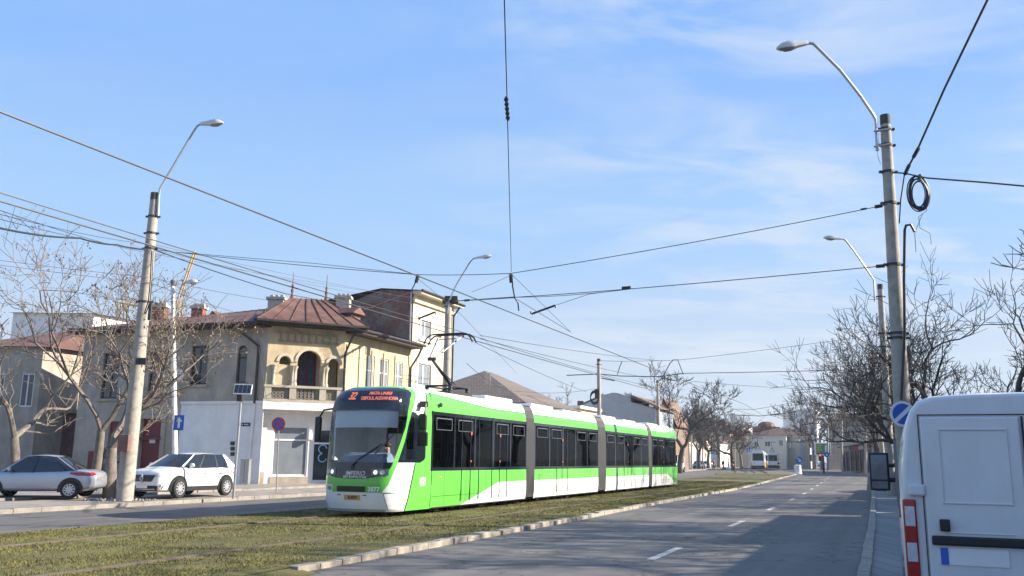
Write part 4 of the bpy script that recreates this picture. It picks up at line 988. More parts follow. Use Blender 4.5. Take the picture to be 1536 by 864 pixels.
    b.tube([(.55, y0, 2.75), (.55, y1-.6, 2.75)], .02, 6); b.done('handrail', mat('rail_yellow', (.4, .3, .1), .5), tram, True)
    # roof equipment
    b = B(); 
    if i == 0: bx = [(7.2, 9.7, .12)]
    else: bx = [(y0+.7, y0+3.2, .1), (y1-3.8, y1-1.3, .06)]
    for a, c, h in bx: b = B(); b.box(-.8, .8, a, c, 3.7, 3.76+h); b.done('roof_unit', 'white', tram, bevel=.05)
    # underframe and wheels
    b = B(); b.box(-1.1, 1.1, y0+.1, y1-.1, .16, .38)
    if first is False or True:
        for yc in ((y0+y1)/2-.9, (y0+y1)/2+.9):
            for sd in (-1, 1): b.lathe([(.31, -.07), (.31, .07)], (sd*.75, yc, .32), 'x', 18)
        b.box(-.95, .95, (y0+y1)/2-1.3, (y0+y1)/2+1.3, .1, .3)
        for sd in (-1, 1):
            for k in range(6): b.box(sd*1.0-.05, sd*1.0+.05, y0+.6+k*(y1-y0-1.2)/6, y0+.9+k*(y1-y0-1.2)/6, .05+.03*(k % 3), .2)
    b.done('underframe', 'dkmetal', tram)
low1 = lambda y: lerp([(2.45, .15), (4.5, .155), (7.55, .84), (10.5, .84)], y)
lowm = lambda y: .84
low4 = lambda y: lerp([(29, .84), (33.6, .84), (36.2, .2), (37.4, .15)], y)
module(0, YE, 10.15, low1, first=True); module(1, 11.0, 19.3, lowm); module(2, 20.5, 29.0, lowm); module(3, 29.7, 37.3, low4, rear=True)
# side details
b = B()
for y in (3.1, 9.3, 11.6, 18.6, 21.2, 28.2, 30.4): b.blob((1.2, y, 1.05), (.02, .045, .045))
b.done('marker_lamp', mat('marker_orange', (.6, .15, .05), .4), tram)
b = B(); b.lathe([(.07, 0), (.07, .05), (.03, .06)], (1.2, 2.95, 3.27), 'x', 12); b.done('camera', 'black', tram)
for (y0, y1) in ((10.15, 11.0), (19.3, 20.5), (29.0, 29.7)):
    b = B(); n = int((y1-y0)/.05); rows = []
    for k in range(n+1):
        y = y0+(y1-y0)*k/n; dx = .035 if k % 2 else -.01
        ring = [(-(lerp(HWT, z)+dx-.01), y, z) for z in (.22, 1, 2, 2.8, 3.2, 3.5, 3.66)]+[(0, y, 3.78+dx)]+[((lerp(HWT, z)+dx-.01), y, z) for z in (3.66, 3.5, 3.2, 2.8, 2, 1, .22)]
        rows.append(ring)
    b.grid(rows); b.done('bellows', 'bellow', tram)
M['panarm'] = mat('pantograph_grey', (.2, .2, .21), .5, .3)
# pantograph
pz = 3.76
pan = B(); pan.box(-.55, .55, 4.9, 6.6, pz, pz+.12)
for x in (-.45, .45):
    for y in (5.1, 6.4): pan.lathe([(.06, 0), (.09, .05), (.06, .1), (.09, .15), (.06, .2)], (x, y, pz+.1), n=8)
pan.tube([(-.5, 5.1, pz+.3), (.5, 5.1, pz+.3), (.5, 6.4, pz+.3), (-.5, 6.4, pz+.3), (-.5, 5.1, pz+.3)], .035, 6)
pg = pan.done('pantograph', 'dkmetal', tram)
kn = (4.55, pz+1.15); hd = (5.9, 5.92)
b = B(); b.tube([(0, 6.2, pz+.3), (0, kn[0], kn[1])], [.07, .045], 8); b.tube([(.12, 6.3, pz+.35), (.06, kn[0], kn[1]-.12)], .02, 6)
b.tube([(-.14, kn[0], kn[1]), (.14, kn[0], kn[1])], .06, 8); b.done('lower_arm', 'dkmetal', pg, True)
b = B(); b.tube([(-.1, kn[0], kn[1]), (-.45, hd[0]-.1, hd[1]-.12)], .028, 6); b.tube([(.1, kn[0], kn[1]), (.45, hd[0]-.1, hd[1]-.12)], .028, 6); b.tube([(0, kn[0]+.3, kn[1]+.1), (0, hd[0]-.2, hd[1]-.3)], .015, 6); b.tube([(-.33, kn[0]+1.1, kn[1]+.82), (.33, kn[0]+1.1, kn[1]+.82)], .02, 6); b.done('upper_arm', 'panarm', pg, True)
b = B()
for y in (hd[0]-.2, hd[0]+.12):
    b.tube([(-.95, y, hd[1]-.32), (-.86, y, hd[1]-.14), (-.7, y, hd[1]-.02), (-.55, y, hd[1]), (.55, y, hd[1]), (.7, y, hd[1]-.02), (.86, y, hd[1]-.14), (.95, y, hd[1]-.32)], .03, 6)
b.tube([(-.45, hd[0]-.2, hd[1]-.06), (-.45, hd[0]+.12, hd[1]-.06)], .03, 6); b.tube([(.45, hd[0]-.2, hd[1]-.06), (.45, hd[0]+.12, hd[1]-.06)], .03, 6)
b.done('collector_head', 'black', pg, True)

# ---- old trams in the distance
def old_tram(p, rz, label, num):
    t = thing('old_tram', label, 'tram', p, rz, 'old trams waiting at the far stop')
    b = B(); prof = [(.45, 1.15), (1.3, 1.2), (2.5, 1.16), (3.05, .95), (3.2, .5)]
    for y0, y1 in ((.25, 9.2), (9.5, 18.5)):
        rows = []
        for y, k in ((y0, .86), (y0+.6, 1), (y1-.1, 1), (y1, .97)):
            rows.append([(-x*k, y, z) for z, x in prof]+[(x*k, y, z) for z, x in prof[::-1]])
        b.grid(rows, 0, close=True, mf=lambda a, c: 1 if c in (0, 8) else 0); b.poly(rows[0], 0); b.poly(rows[-1][::-1], 0)
    for s_ in (-1, 1): b.box(s_*1.19-.02, s_*1.19+.02, .9, 18.3, .75, 1.25, 1)
    body = b.done('body', [M['white'], mat('orange_band', (.5, .25, .07), .5)], t)
    b = B(); b.hexa([(-.85, .22, 1.55), (.85, .22, 1.55), (.85, .3, 1.55), (-.85, .3, 1.55), (-.8, .16, 2.7), (.8, .16, 2.7), (.8, .3, 2.7), (-.8, .3, 2.7)]); b.done('windscreen', 'cglass', t)
    b = B()
    for s_ in (-1, 1):
        for k in range(10): b.box(s_*1.19-.03, s_*1.19+.03, 1.2+k*1.7, 2.6+k*1.7, 1.55, 2.5)
    b.done('side_windows', 'cglass', t)
    b = B(); b.box(-1.05, 1.05, .12, .24, .3, .75); b.box(-1.0, 1.0, .5, 18, .15, .5); b.done('bumper', 'dkmetal', t)
    for x in (-.6, .6):
        b = B(); b.lathe([(.11, 0), (.11, .04)], (x, .2, 1.05), 'y', 12); b.done('headlight', 'clearlens', t)
    b = B(); b.tube([(-.5, 3, 3.2), (0, 2, 4.2), (0, 3.4, 5.3)], .05, 5); b.tube([(.5, 3, 3.2), (0, 2, 4.2)], .05, 5); b.tube([(-.9, 3.4, 5.15), (-.6, 3.4, 5.3), (.6, 3.4, 5.3), (.9, 3.4, 5.15)], .05, 5); b.done('pantograph', 'dkmetal', t)
    b = B(); b.box(-.5, .5, 1.5, 4.5, 3.15, 3.4); b.done('roof_box', 'galv', t)
    return t
g1 = at(1137.5, 705.5, 146); g2 = at(1160, 703.6, 176)
old_tram(g1, -R_(17), 'left and nearer of the two old white trams at the far stop', '1')
old_tram(g2, -R_(14), 'right and farther of the two old white trams at the far stop', '2')

# ================================================================== CARS
from mathutils.bvhtree import BVHTree
def sup(u, e): return math.copysign(abs(u)**e, u)
def car_model(name, label, cat, L=4.4, W=1.84, H=1.6, wr=.345, belt=.98, paint='white', kind='suv', detail=1, wb0=.88, wb1=.85):
    t = thing(name, label, cat)
    h = W/2
    # stations along y : front at 0 -> L ; top height of the lower body, half width, bottom height
    if kind == 'suv': top = [(0, .72), (.04, .88), (.12, .97), (.35, 1.03), (.8, 1.08), (1.15, 1.13), (L-.9, 1.15), (L-.2, 1.12), (L-.04, 1.0), (L, .75)]
    elif kind == 'van': top = [(0, .7), (.08, .9), (.3, 1.05), (.9, 1.2), (1.3, 1.3), (L-.2, 1.3), (L, 1.2)]
    else: top = [(0, .55), (.06, .68), (.25, .76), (.8, .86), (1.15, .92), (L-.95, .98), (L-.4, .97), (L-.08, .92), (L, .7)]
    wid = [(0, .66), (.08, .8), (.25, .92), (.7, .98), (1.2, 1), (L-.9, 1), (L-.3, .95), (L-.08, .86), (L, .78)]
    bot = [(0, .34), (.15, .24), (.5, .22), (L-.5, .24), (L-.1, .32), (L, .42)]
    b = B(); rows = []
    ys = sorted(set([q[0] for q in top]+[q[0] for q in wid]+[.45, 1.6, 2.2, 2.8, L-1.3, .15, L-.5]))
    for y in ys:
        zt_, w, zb = lerp(top, y), h*lerp(wid, y), lerp(bot, y)
        sh_ = min(zt_-.05, zt_-.1)
        ring = [(0, zb), (w*.9, zb), (w*.98, zb+.1), (w, zb+(sh_-zb)*.45), (w*.985, sh_-.04), (w*.93, zt_-.03), (w*.75, zt_+.0), (w*.45, zt_+.025), (0, zt_+.035)]
        rows.append([(x, y, z) for x, z in ring]+[(-x, y, z) for x, z in ring[1:-1][::-1]])
    b.grid(rows, 0, close=True); b.poly(rows[0]); b.poly(rows[-1][::-1])
    wf, wk = wb0, L-wb1
    body = b.done('body', paint, t, 55)
    sub = body.modifiers.new('sub', 'SUBSURF'); sub.levels = 1; sub.render_levels = 2 if detail else 1
    cut = None
    # greenhouse
    if kind == 'suv': gh = dict(wb=(1.0, L-.06), rf=(1.95, L-.62), wt=.70)
    elif kind == 'van': gh = dict(wb=(.95, L-.02), rf=(1.6, L-.1), wt=.86)
    elif kind == 'sedan': gh = dict(wb=(1.1, L-.62), rf=(1.85, L-1.45), wt=.66)
    else: gh = dict(wb=(.95, L-.06), rf=(1.7, L-.6), wt=.7)
    zb_ = lerp(top, L/2)-.06; zr = H-.04; (a0, a1), (r0, r1), wt = gh['wb'], gh['rf'], gh['wt']
    hb_, ht = h*.93, h*wt
    def GP(f, v, sd, o=0):               # f 0..1 along, v 0..1 up
        y = (a0+(a1-a0)*f)*(1-v)+(r0+(r1-r0)*f)*v; bow = 4*f*(1-f)
        x = (hb_*(1-v)+ht*v)*(.93+.07*min(1, bow*1.6))+.02*math.sin(v*math.pi)+o; return (sd*x, y, zb_+(zr-zb_)*v)
    g = B()
    for sd in (1, -1): g.grid([[GP(f/10, v/3, sd) for f in range(11)] for v in range(4)])
    for e in (0, 1):
        g.grid([[tuple(Vector(GP(e, v/3, -1)).lerp(Vector(GP(e, v/3, 1)), k/6)+Vector((0, (-.12 if e == 0 else .08)*(1-(2*k/6-1)**2), 0))) for k in range(7)] for v in range(4)])
    g.done('window', 'cglass', t, 60)
    r = B(); rr = []
    for k in range(9):
        f = k/8; y = r0+(r1-r0)*f; z = zr+.05*(1-(2*f-1)**2)+(0)
        rr.append([(x*ht*(.94+.06*min(1, 6.4*f*(1-f)))*1.03, y-(.12*(1-x*x) if k == 0 else 0)+(.1*(1-x*x) if k == 8 else 0), z+.04*(1-x*x)-.02) for x in (-1, -.8, -.4, 0, .4, .8, 1)])
    r.grid(rr)
    pil = [0, .30 if kind != 'van' else .25, .62 if kind != 'van' else .5, 1] if kind != 'sedan' else [0, .42, .86, 1]
    for sd in (1, -1):
        def strip(f0, f1, v0=0, v1=1, g0=None, g1=None, o=.008):
            r.grid([[GP(f0+((g0 if g0 is not None else f0)-f0)*v/3, v0+(v1-v0)*v/3, sd, o), GP(f1+((g1 if g1 is not None else f1)-f1)*v/3, v0+(v1-v0)*v/3, sd, o)] for v in range(4)])
        strip(-.005, .03); strip((.985 if kind in ('sedan',) else .82), 1.005, 0, 1, (.97 if kind == 'sedan' else .90), 1.005)
        strip(0, 1, .90, 1.0)
        if kind == 'van': strip(.5, 1.0)
    rf = r.done('roof', paint, t, 50)
    b = B()
    for sd in (1, -1):
        for f in pil[1:-1]: b.grid([[GP(f-.015, v/3, sd, .01), GP(f+.015, v/3, sd, .01)] for v in range(4)])
        b.grid([[GP(0, v, sd, .012), GP(.95, v, sd, .012)] for v in (0, .06)])
    b.done('window_pillar', 'black', t)
    # wheels with arches
    for y in (wf, wk):
        for sd in (1, -1):
            ar = B(); x0 = sd*(h-.02)
            ring = lambda r_, x: [(x, y+r_*math.cos(a), wr+r_*math.sin(a)) for a in [math.pi*(-.08+1.16*k/16) for k in range(17)]]
            ar.grid([ring(wr+.11, x0*.99), ring(wr+.105, x0+sd*.035), ring(wr+.03, x0+sd*.03), ring(wr+.02, x0-sd*.25)])
            dsk = [(x0-sd*.12, y+(wr+.04)*math.cos(2*math.pi*k/24), wr+(wr+.04)*math.sin(2*math.pi*k/24)) for k in range(24)]
            ar.poly([(x0+sd*.024, p[1], p[2]) for p in dsk if p[2] > .2])
            ar.done('wheel_arch', 'black', t)
            w_ = B(); ww = .11
            w_.lathe([(wr*.66, -ww), (wr*.93, -ww), (wr, -ww*.7), (wr, ww*.7), (wr*.93, ww), (wr*.66, ww)], (x0+sd*.02-sd*ww*.25, y, wr), 'x', 28, caps=False)
            wo = w_.done('wheel', 'rubber', t, 40)
            rm = B(); xo = x0+sd*.02-sd*ww*.25
            rm.lathe([(wr*.68, 0), (wr*.68, sd*(ww-.005)), (wr*.6, sd*(ww-.01)), (wr*.58, sd*.05)], (xo, y, wr), 'x', 28, caps=False)
            rm.lathe([(wr*.15, sd*.04), (wr*.13, sd*(ww+.0))], (xo, y, wr), 'x', 12)
            for k in range(10 if detail else 5):
                a = 2*math.pi*k/(10 if detail else 5)+.2; ca, sa = math.cos(a), math.sin(a); p = lambda r_, q, x: (xo+sd*x, y+ca*r_-sa*q, wr+sa*r_+ca*q)
                q0, q1 = .03, .02
                rm.hexa([p(wr*.12, -q0, .07), p(wr*.62, -q1, .085), p(wr*.62, q1, .085), p(wr*.12, q0, .07), p(wr*.12, -q0, ww), p(wr*.62, -q1, ww-.012), p(wr*.62, q1, ww-.012), p(wr*.12, q0, ww)])
            rm.done('rim', 'silver', wo, 40)
            bk = B(); bk.lathe([(wr*.6, sd*.02), (wr*.6, sd*.03)], (xo, y, wr), 'x', 20); bk.done('brake_disc', 'dkmetal', wo)
    # mirrors
    for sd in (1, -1):
        b = B(); c = GP(.13, .08, sd, 0); b.blob((c[0]+sd*.13, c[1]-.02, c[2]+.07), (.11, .07, .085), n=10); b.tube([c, (c[0]+sd*.1, c[1], c[2]+.04)], .025, 6); b.done('mirror', paint, t, 60)
    # lights
    bpy.context.view_layer.update()
    ev = body.evaluated_get(bpy.context.evaluated_depsgraph_get()); em = ev.to_mesh()
    bvh = BVHTree.FromPolygons([tuple(q.co) for q in em.vertices], [tuple(p.vertices) for p in em.polygons]); ev.to_mesh_clear()
    return t, dict(bvh=bvh, top=top, wid=wid, bot=bot, h=h, L=L, GP=GP, GH=(a0, a1, r0, r1, zb_, zr, hb_, ht))
def ysurf(P, sd, f, z, front=True):      # point on the end surface of the body (approx)
    x = f*P['h']
    k = abs(f)
    if front:
        y = lerp([(0, .0), (.6, .04), (.75, .1), (.86, .22), (.93, .4), (1, .9)], k)
    else: y = P['L']-lerp([(0, 0), (.7, .02), (.8, .06), (.9, .2), (1, .5)], k)
    return (x, y, z)
# white crossover parked on the pavement
fwp = gg(267, 746, .2); rwp = gg(342, 742, .2)
dv = Vector((fwp[0]-rwp[0], fwp[1]-rwp[1], 0)).normalized(); ang = math.atan2(-dv.x*-1, 1)
rz_c = math.atan2(dv.x, -dv.y)           # local -y (front) -> dv
cx, P = car_model('parked_car', 'white crossover car parked on the pavement beside the big concrete lamp pole', 'car', L=4.45, W=1.84, H=1.64, wr=.36, kind='suv')
cx.rotation_euler = (0, 0, rz_c)
mid = Vector((fwp[0], fwp[1], .17)); loc_off = Matrix.Rotation(rz_c, 3, 'Z') @ Vector((.92, .88, 0)); cx.location = mid-loc_off
def ep(b, pts, front=True, o=.02, m=0, n=10):    # patch on end given quad in (f,z)
    (f0, z0), (f1, z1), (f2, z2), (f3, z3) = pts
    rows = []
    for j in range(3):
        v = j/2; row = []
        for i in range(n+1):
            u = i/n; fa = (f0*(1-u)+f1*u)*(1-v)+(f3*(1-u)+f2*u)*v; z = (z0*(1-u)+z1*u)*(1-v)+(z3*(1-u)+z2*u)*v
            x_ = fa*P['h']; hit = None
            for sh in (1, .97, .94, .9, .85):
                q = P['bvh'].ray_cast(Vector((x_*sh, -3 if front else P['L']+3, z)), Vector((0, 1 if front else -1, 0)))
                if q[0] is not None: hit = q; break
            if hit is None: p = ysurf(P, 1, fa, z, front); row.append(p)
            else: nn = hit[1] if hit[1].y*(1 if front else -1) < 0 else -hit[1]; row.append(tuple(hit[0]+nn*(.006+o*.25)+Vector((0, -.004 if front else .004, 0))))
        rows.append(row)
    b.grid(rows, m)
b = B(); ep(b, [(-.45, .60), (.45, .60), (.62, .84), (-.62, .84)], o=.03); gr = b.done('grille', 'black', cx)
b = B(); ep(b, [(-.6, .835), (.6, .835), (.6, .86), (-.6, .86)], o=.045); b.done('chrome_strip', 'silver', gr)
b = B(); d1 = [(0, .17), (.085, 0), (0, -.17), (-.085, 0)]; d2 = [(x*.5, z*.55) for x, z in d1]
for k in range(4):
    j = (k+1) % 4; b.hexa([(d1[k][0], -.06, .71+d1[k][1]), (d1[j][0], -.06, .71+d1[j][1]), (d1[j][0], -.02, .71+d1[j][1]), (d1[k][0], -.02, .71+d1[k][1]), (d2[k][0], -.07, .71+d2[k][1]), (d2[j][0], -.07, .71+d2[j][1]), (d2[j][0], -.02, .71+d2[j][1]), (d2[k][0], -.02, .71+d2[k][1])])
b.done('emblem', 'silver', gr)
b = B(); ep(b, [(-.8, .28), (.8, .28), (.88, .46), (-.88, .46)], o=.03); b.done('lower_bumper', 'black', cx)
b = B(); ep(b, [(-.28, .37), (.28, .37), (.28, .47), (-.28, .47)], o=.06); b.done('number_plate', 'signwhite', cx)
for s_ in (1, -1):
    b = B(); ep(b, [(s_*.58, .76), (s_*.97, .84), (s_*.985, .96), (s_*.62, .88)], o=.035, n=10); b.done('headlight', 'clearlens', cx)
    b = B(); c = ysurf(P, 1, s_*.8, .46); b.lathe([(.07, -.05), (.06, -.07)], (c[0], c[1], c[2]), 'y', 12); b.done('fog_lamp', 'clearlens', cx)
    b = B(); b.grid([[(s_*(.925), y, z) for y in (1.3, 2.0, 2.8, 3.1)] for z in (.25, .42)]); b.done('sill_cladding', 'black', cx)
    b = B(); ep(b, [(s_*.62, .86), (s_*.93, .84), (s_*.95, .98), (s_*.7, .98)], False, .03, n=6); b.done('tail_light', 'redlens', cx)
    b = B()
    for y, z0, z1 in ((1.42, .3, 1.0), (2.42, .3, 1.02), (3.35, .55, 1.02)): b.tube([(s_*(.905+.018), y, z0), (s_*(.92+.006), y, (z0+z1)/2), (s_*.895, y+.02, z1)], .006, 4)
    for y in (2.2, 3.15): b.box(min(s_*.92, s_*.945), max(s_*.92, s_*.945), y, y+.18, .86, .885)
    b.done('door_line', 'dkmetal', cx)
# silver saloon at the left edge, side on
sd_, P2_ = car_model('silver_car', 'silver saloon car parked at the left edge with its red tail light towards the trees', 'car', L=4.35, W=1.72, H=1.48, wr=.31, kind='sedan', paint=mat('silver_paint', (.42, .45, .5), .3, .5, var=.03, coat=.5))
p = gg(143, 748, .17); sd_.rotation_euler = (0, 0, R_(82)); ro = Matrix.Rotation(R_(82), 3, 'Z') @ Vector((0, 4.35, 0))
# local +y is rearwards ; front points to the left
sd_.rotation_euler = (0, 0, R_(-82)); ro = Matrix.Rotation(R_(-82), 3, 'Z') @ Vector((-.86, 4.35, 0)); sd_.location = (p[0]-ro.x, p[1]-ro.y+1.1, .19)
P = P2_
for s_ in (1, -1): b = B(); ep(b, [(s_*.72, .80), (s_*.96, .79), (s_*.97, .9), (s_*.76, .9)], False, .03, n=8); b.done('tail_light', 'redlens', sd_)
# ---- small far cars
far_specs = [
 # px, py ground, yaw deg, paint, label
 (1045, 704.5, -20, (.08, .09, .11), 'sedan', 'dark grey car with bright headlights, nearest in the far parked row'),
 (1004, 709, -24, (.7, .72, .75), 'van', 'white van just visible past the rear of the tram'),
 (1053, 702.5, -22, (.25, .3, .36), 'sedan', 'blue grey car second in the far parked row'),
 (1063, 701.5, -22, (.75, .72, .66), 'suv', 'cream white car third in the far parked row'),
 (1073, 700, -22, (.3, .33, .38), 'sedan', 'grey car at the far end of the parked row'),
 (1067, 695.5, 70, (.8, .8, .8), 'suv', 'white car crossing the side street behind the pedestrians'),
 (1079, 695.8, 68, (.75, .75, .75), 'sedan', 'white saloon following the crossing white car'),
 (1223, 700.5, 75, (.5, .53, .58), 'suv', 'silver car crossing in front of the billboard'),
 (1236, 700.5, 78, (.8, .8, .8), 'suv', 'white car to the right of the silver one near the billboard'),
 (1211, 698.5, 60, (.4, .04, .04), 'suv', 'small red car near the cream houses'),
 (1192, 697, 40, (.12, .12, .13), 'sedan', 'dark car behind the keep right bollard'),
 (1051, 699.2, -22, (.65, .66, .68), 'sedan', 'pale silver car behind the blue grey one in the far parked row'),
 (1038, 697.5, 72, (.3, .05, .05), 'suv', 'dark red car crossing far beyond the tram rear'),
 (1093, 697.2, 74, (.55, .57, .6), 'sedan', 'grey car half hidden behind the black clothed pedestrian'),
 (1250, 699.5, 80, (.1, .12, .16), 'sedan', 'dark blue car at the far left end of the low shops'),
]
protos = {}
def far_car(kind):
    if kind not in protos:
        o, PP = car_model('far_car', '', 'car', kind=kind, L={'suv': 4.3, 'van': 5.2, 'sedan': 4.4}[kind], H={'suv': 1.6, 'van': 2.3, 'sedan': 1.45}[kind], wr=.33, detail=0, paint='white')
        global P; P = PP
        for s_ in (1, -1):
            b = B(); ep(b, [(s_*.5, .62), (s_*.95, .66), (s_*.96, .78), (s_*.55, .76)], o=.035, n=4); b.done('headlight', 'clearlens', o)
            b = B(); ep(b, [(s_*.6, .78), (s_*.94, .76), (s_*.95, .93), (s_*.66, .93)], False, .03, n=4); b.done('tail_light', 'redlens', o)
        b = B(); ep(b, [(-.4, .45), (.4, .45), (.4, .62), (-.4, .62)], o=.035); b.done('grille', 'black', o)
        protos[kind] = o; return o
    return copy_tree(protos[kind])
fronts = []
for i, (px, py, yaw, colr, kind, lab) in enumerate(far_specs): fronts.append((far_car(kind), px, py, yaw, colr, lab, gg(px, py)))
s50 = S(57, .35)
for k, (s_, t_, colr, lab) in enumerate(((44, 1.3, (.03, .03, .035), 'black car parked on the right pavement behind the van mirror'), (62, .1, (.12, .13, .15), 'dark grey car parked ahead of the black one on the right'), (33.5, 2.0, (.6, .62, .66), 'pale car with red tail lights parked just ahead of the white van'))):
    fronts.append((far_car('suv' if k != 1 else 'sedan'), 0, 0, 157, colr, lab, (*S(s_, t_)[:2], G(s_)+.13)))
for i, (o, px, py, yaw, colr, lab, g) in enumerate(fronts):
    rz = R_(yaw); ro = Matrix.Rotation(rz, 3, 'Z') @ Vector((0, 2.1, 0)); o.rotation_euler = (0, 0, rz)
    if px and abs(yaw) > 30: o.location = (g[0]-ro.x, g[1]-ro.y, g[2])
    else: o.location = g
    o['label'] = lab; o['group'] = 'cars parked and driving further down the street'; o['category'] = 'car'
    recolour(o, 'white', mat('car_paint', colr, .3, .2, var=.03, coat=.5))

# ================================================================== WHITE VAN (right foreground)
van = thing('panel_van', 'large white panel van parked on the right pavement seen from behind', 'van', S(8.75, 1.06, .11), -A)
VH, VW, VL = 2.33, 1.0, 5.4
prof = [(.95, .35), (1.0, .55), (1.0, 1.3), (.965, 1.65), (.92, 1.95), (.875, 2.1), (.81, 2.19), (.69, 2.235), (.35, 2.255), (0, 2.26)]
b = B(); rows = []
for y, k, dz in ((0, .985, -.02), (.05, 1, 0), (1.5, 1, 0), (3.6, 1, 0), (4.1, .985, -.03), (4.55, .95, -.28), (4.95, .93, -.8), (5.35, .92, -1.15), (5.75, .86, -1.25), (5.95, .7, -1.35)):
    ring = [(x*k, y, z+dz*max(0, (z-.9)/1.45) if z > .9 else z) for x, z in prof]
    rows.append([(-p[0], p[1], p[2]) for p in ring]+ring[::-1][1:])
b.grid(rows); b.poly(rows[0]); b.poly(rows[-1][::-1]); vb = b.done('body', 'vanwhite', van, 45, bevel=.02)
# rear doors: raised panels, seams, handle, hinges, lights
def rp(x0, x1, z0, z1, y=-.0, d=.02): return (x0, x1, y-d, y+.004, z0, z1)
b = B()
for s_ in (-1, 1):
    b.box(min(s_*.02, s_*.80), max(s_*.02, s_*.80), -.03, .0, .5, 2.05)
ds = b.done('rear_door', 'vanwhite', van, bevel=.03)
b = B()
for s_ in (-1, 1):
    x0, x1 = sorted((s_*.12, s_*.66)); 
    for (a, c, e, g) in ((x0, x1, 1.3, 1.315), (x0, x1, 1.93, 1.945), (x0, x0+.012, 1.3, 1.945), (x1-.012, x1, 1.3, 1.945)): b.box(a, c, -.043, -.028, e, g)
    b.box(x0, x1, -.038, -.028, 1.05, 1.065)
b.done('door_panel', 'vanwhite', ds, bevel=.006)
b = B(); b.box(-.008, .008, -.034, -.028, .5, 2.05)
for s_ in (-1, 1):
    b.box(*sorted((s_*.808, s_*.816)), -.012, .0, .5, 2.07)
b.box(-.81, .81, -.012, 0, 2.063, 2.071); b.box(-.81, .81, -.012, 0, .485, .495); b.done('door_seam', 'black', ds)
for s_ in (-1, 1):
    for hz_ in (1.36, .56): b = B(); b.box(*sorted((s_*.79, s_*.93)), -.055, .02, hz_, hz_+.1); b.done('hinge', 'vanwhite', ds, bevel=.02)
    b = B(); b.box(*sorted((s_*.875, s_*.985)), -.035, .1, .5, 1.33, 0); tl_ = b.done('tail_light', 'redlens', van, bevel=.015)
    for z0_, z1_ in ((1.1, 1.27), (.80, .96)): b = B(); b.box(*sorted((s_*.89, s_*.97)), -.042, -.034, z0_, z1_); b.done('clear_lens', 'clearlens', tl_, bevel=.005)
b = B(); b.box(-.77, .0, -.07, -.028, .95, 1.03); b.done('plate_recess', 'black', ds, bevel=.015)
b = B(); b.box(-.71, -.19, -.04, -.03, .79, .93); pq = b.done('number_plate', 'signwhite', ds)
b = B(); b.box(-.71, -.65, -.046, -.04, .79, .93); b.done('plate_band', 'blue', pq)
b = B(); b.box(-.70, -.62, -.09, -.03, 1.07, 1.17); b.done('door_handle', 'black', ds, bevel=.01)
b = B(); b.box(-.98, .98, -.12, .06, .33, .48); b.done('bumper', 'black', van, bevel=.03)
# side panels and mirror
b = B()
for s_ in (-1, 1):
    for (a, c) in ((.35, 1.9), (2.05, 3.5)):
        x = s_*1.003
        for (p, q, e, g) in ((a, c, 1.15, 1.17), (a, c, 1.85, 1.87), (a, a+.02, 1.15, 1.87), (c-.02, c, 1.15, 1.87)): b.box(min(x-.012, x+.006), max(x-.012, x+.006), p, q, e, g)
    b.box(min(s_*.99, s_*1.018), max(s_*.99, s_*1.018), .3, 5.2, .62, .72)
b.done('side_trim', mat('van_trim_grey', (.2, .21, .23), .6), van)
b = B()
for s_ in (-1, 1): b.grid([[(s_*.985, 3.75, 1.25), (s_*.985, 4.75, 1.25)], [(s_*.955, 3.75, 1.85), (s_*.945, 4.35, 1.85)]])
b.done('side_window', 'cglass', van)
b = B(); b.grid([[(-.9, 4.7, 1.3), (.9, 4.7, 1.3)], [(-.84, 4.35, 1.95), (.84, 4.35, 1.95)]]); b.done('windscreen', 'cglass', van)
for s_ in (-1, 1):
    b = B(); b.tube([(s_*.97, 4.4, 1.42), (s_*1.12, 4.4, 1.42)], .035, 6); b.tube([(s_*.97, 4.4, 1.62), (s_*1.12, 4.4, 1.6)], .03, 6); b.box(*sorted((s_*1.08, s_*1.33)), 4.36, 4.46, 1.28, 1.78); mo = b.done('mirror', 'black', van, bevel=.04)
    b = B(); b.box(*sorted((s_*1.105, s_*1.305)), 4.35, 4.358, 1.42, 1.75); b.box(*sorted((s_*1.105, s_*1.305)), 4.35, 4.358, 1.3, 1.4); b.done('mirror_glass', mat('mirror_glass', (.1, .13, .17), .06, .3, var=.3, scale=4), mo, bevel=.01)
for y in (1.0, 4.6):
    for s_ in (-1, 1):
        b = B(); b.lathe([(.2, -.1), (.31, -.1), (.335, -.07), (.335, .07), (.31, .1), (.2, .1)], (s_*.9, y, .335), 'x', 28, caps=False); w_ = b.done('wheel', 'rubber', van, 40)
        b = B(); b.lathe([(.21, s_*.09), (.12, s_*.05), (.05, s_*.1)], (s_*.9, y, .335), 'x', 20); b.done('rim', 'silver', w_, 40)
        b = B(); ring = lambda r_, x: [(x, y+r_*math.cos(a), .335+r_*math.sin(a)) for a in [math.pi*(k/16) for k in range(17)]]
        b.grid([ring(.46, s_*1.004), ring(.37, s_*1.01), ring(.37, s_*.8)]); b.poly([(s_*1.002, y+.4*math.cos(2*math.pi*k/24), .335+.4*math.sin(2*math.pi*k/24)) for k in range(24)]); b.done('wheel_arch', 'black', van)
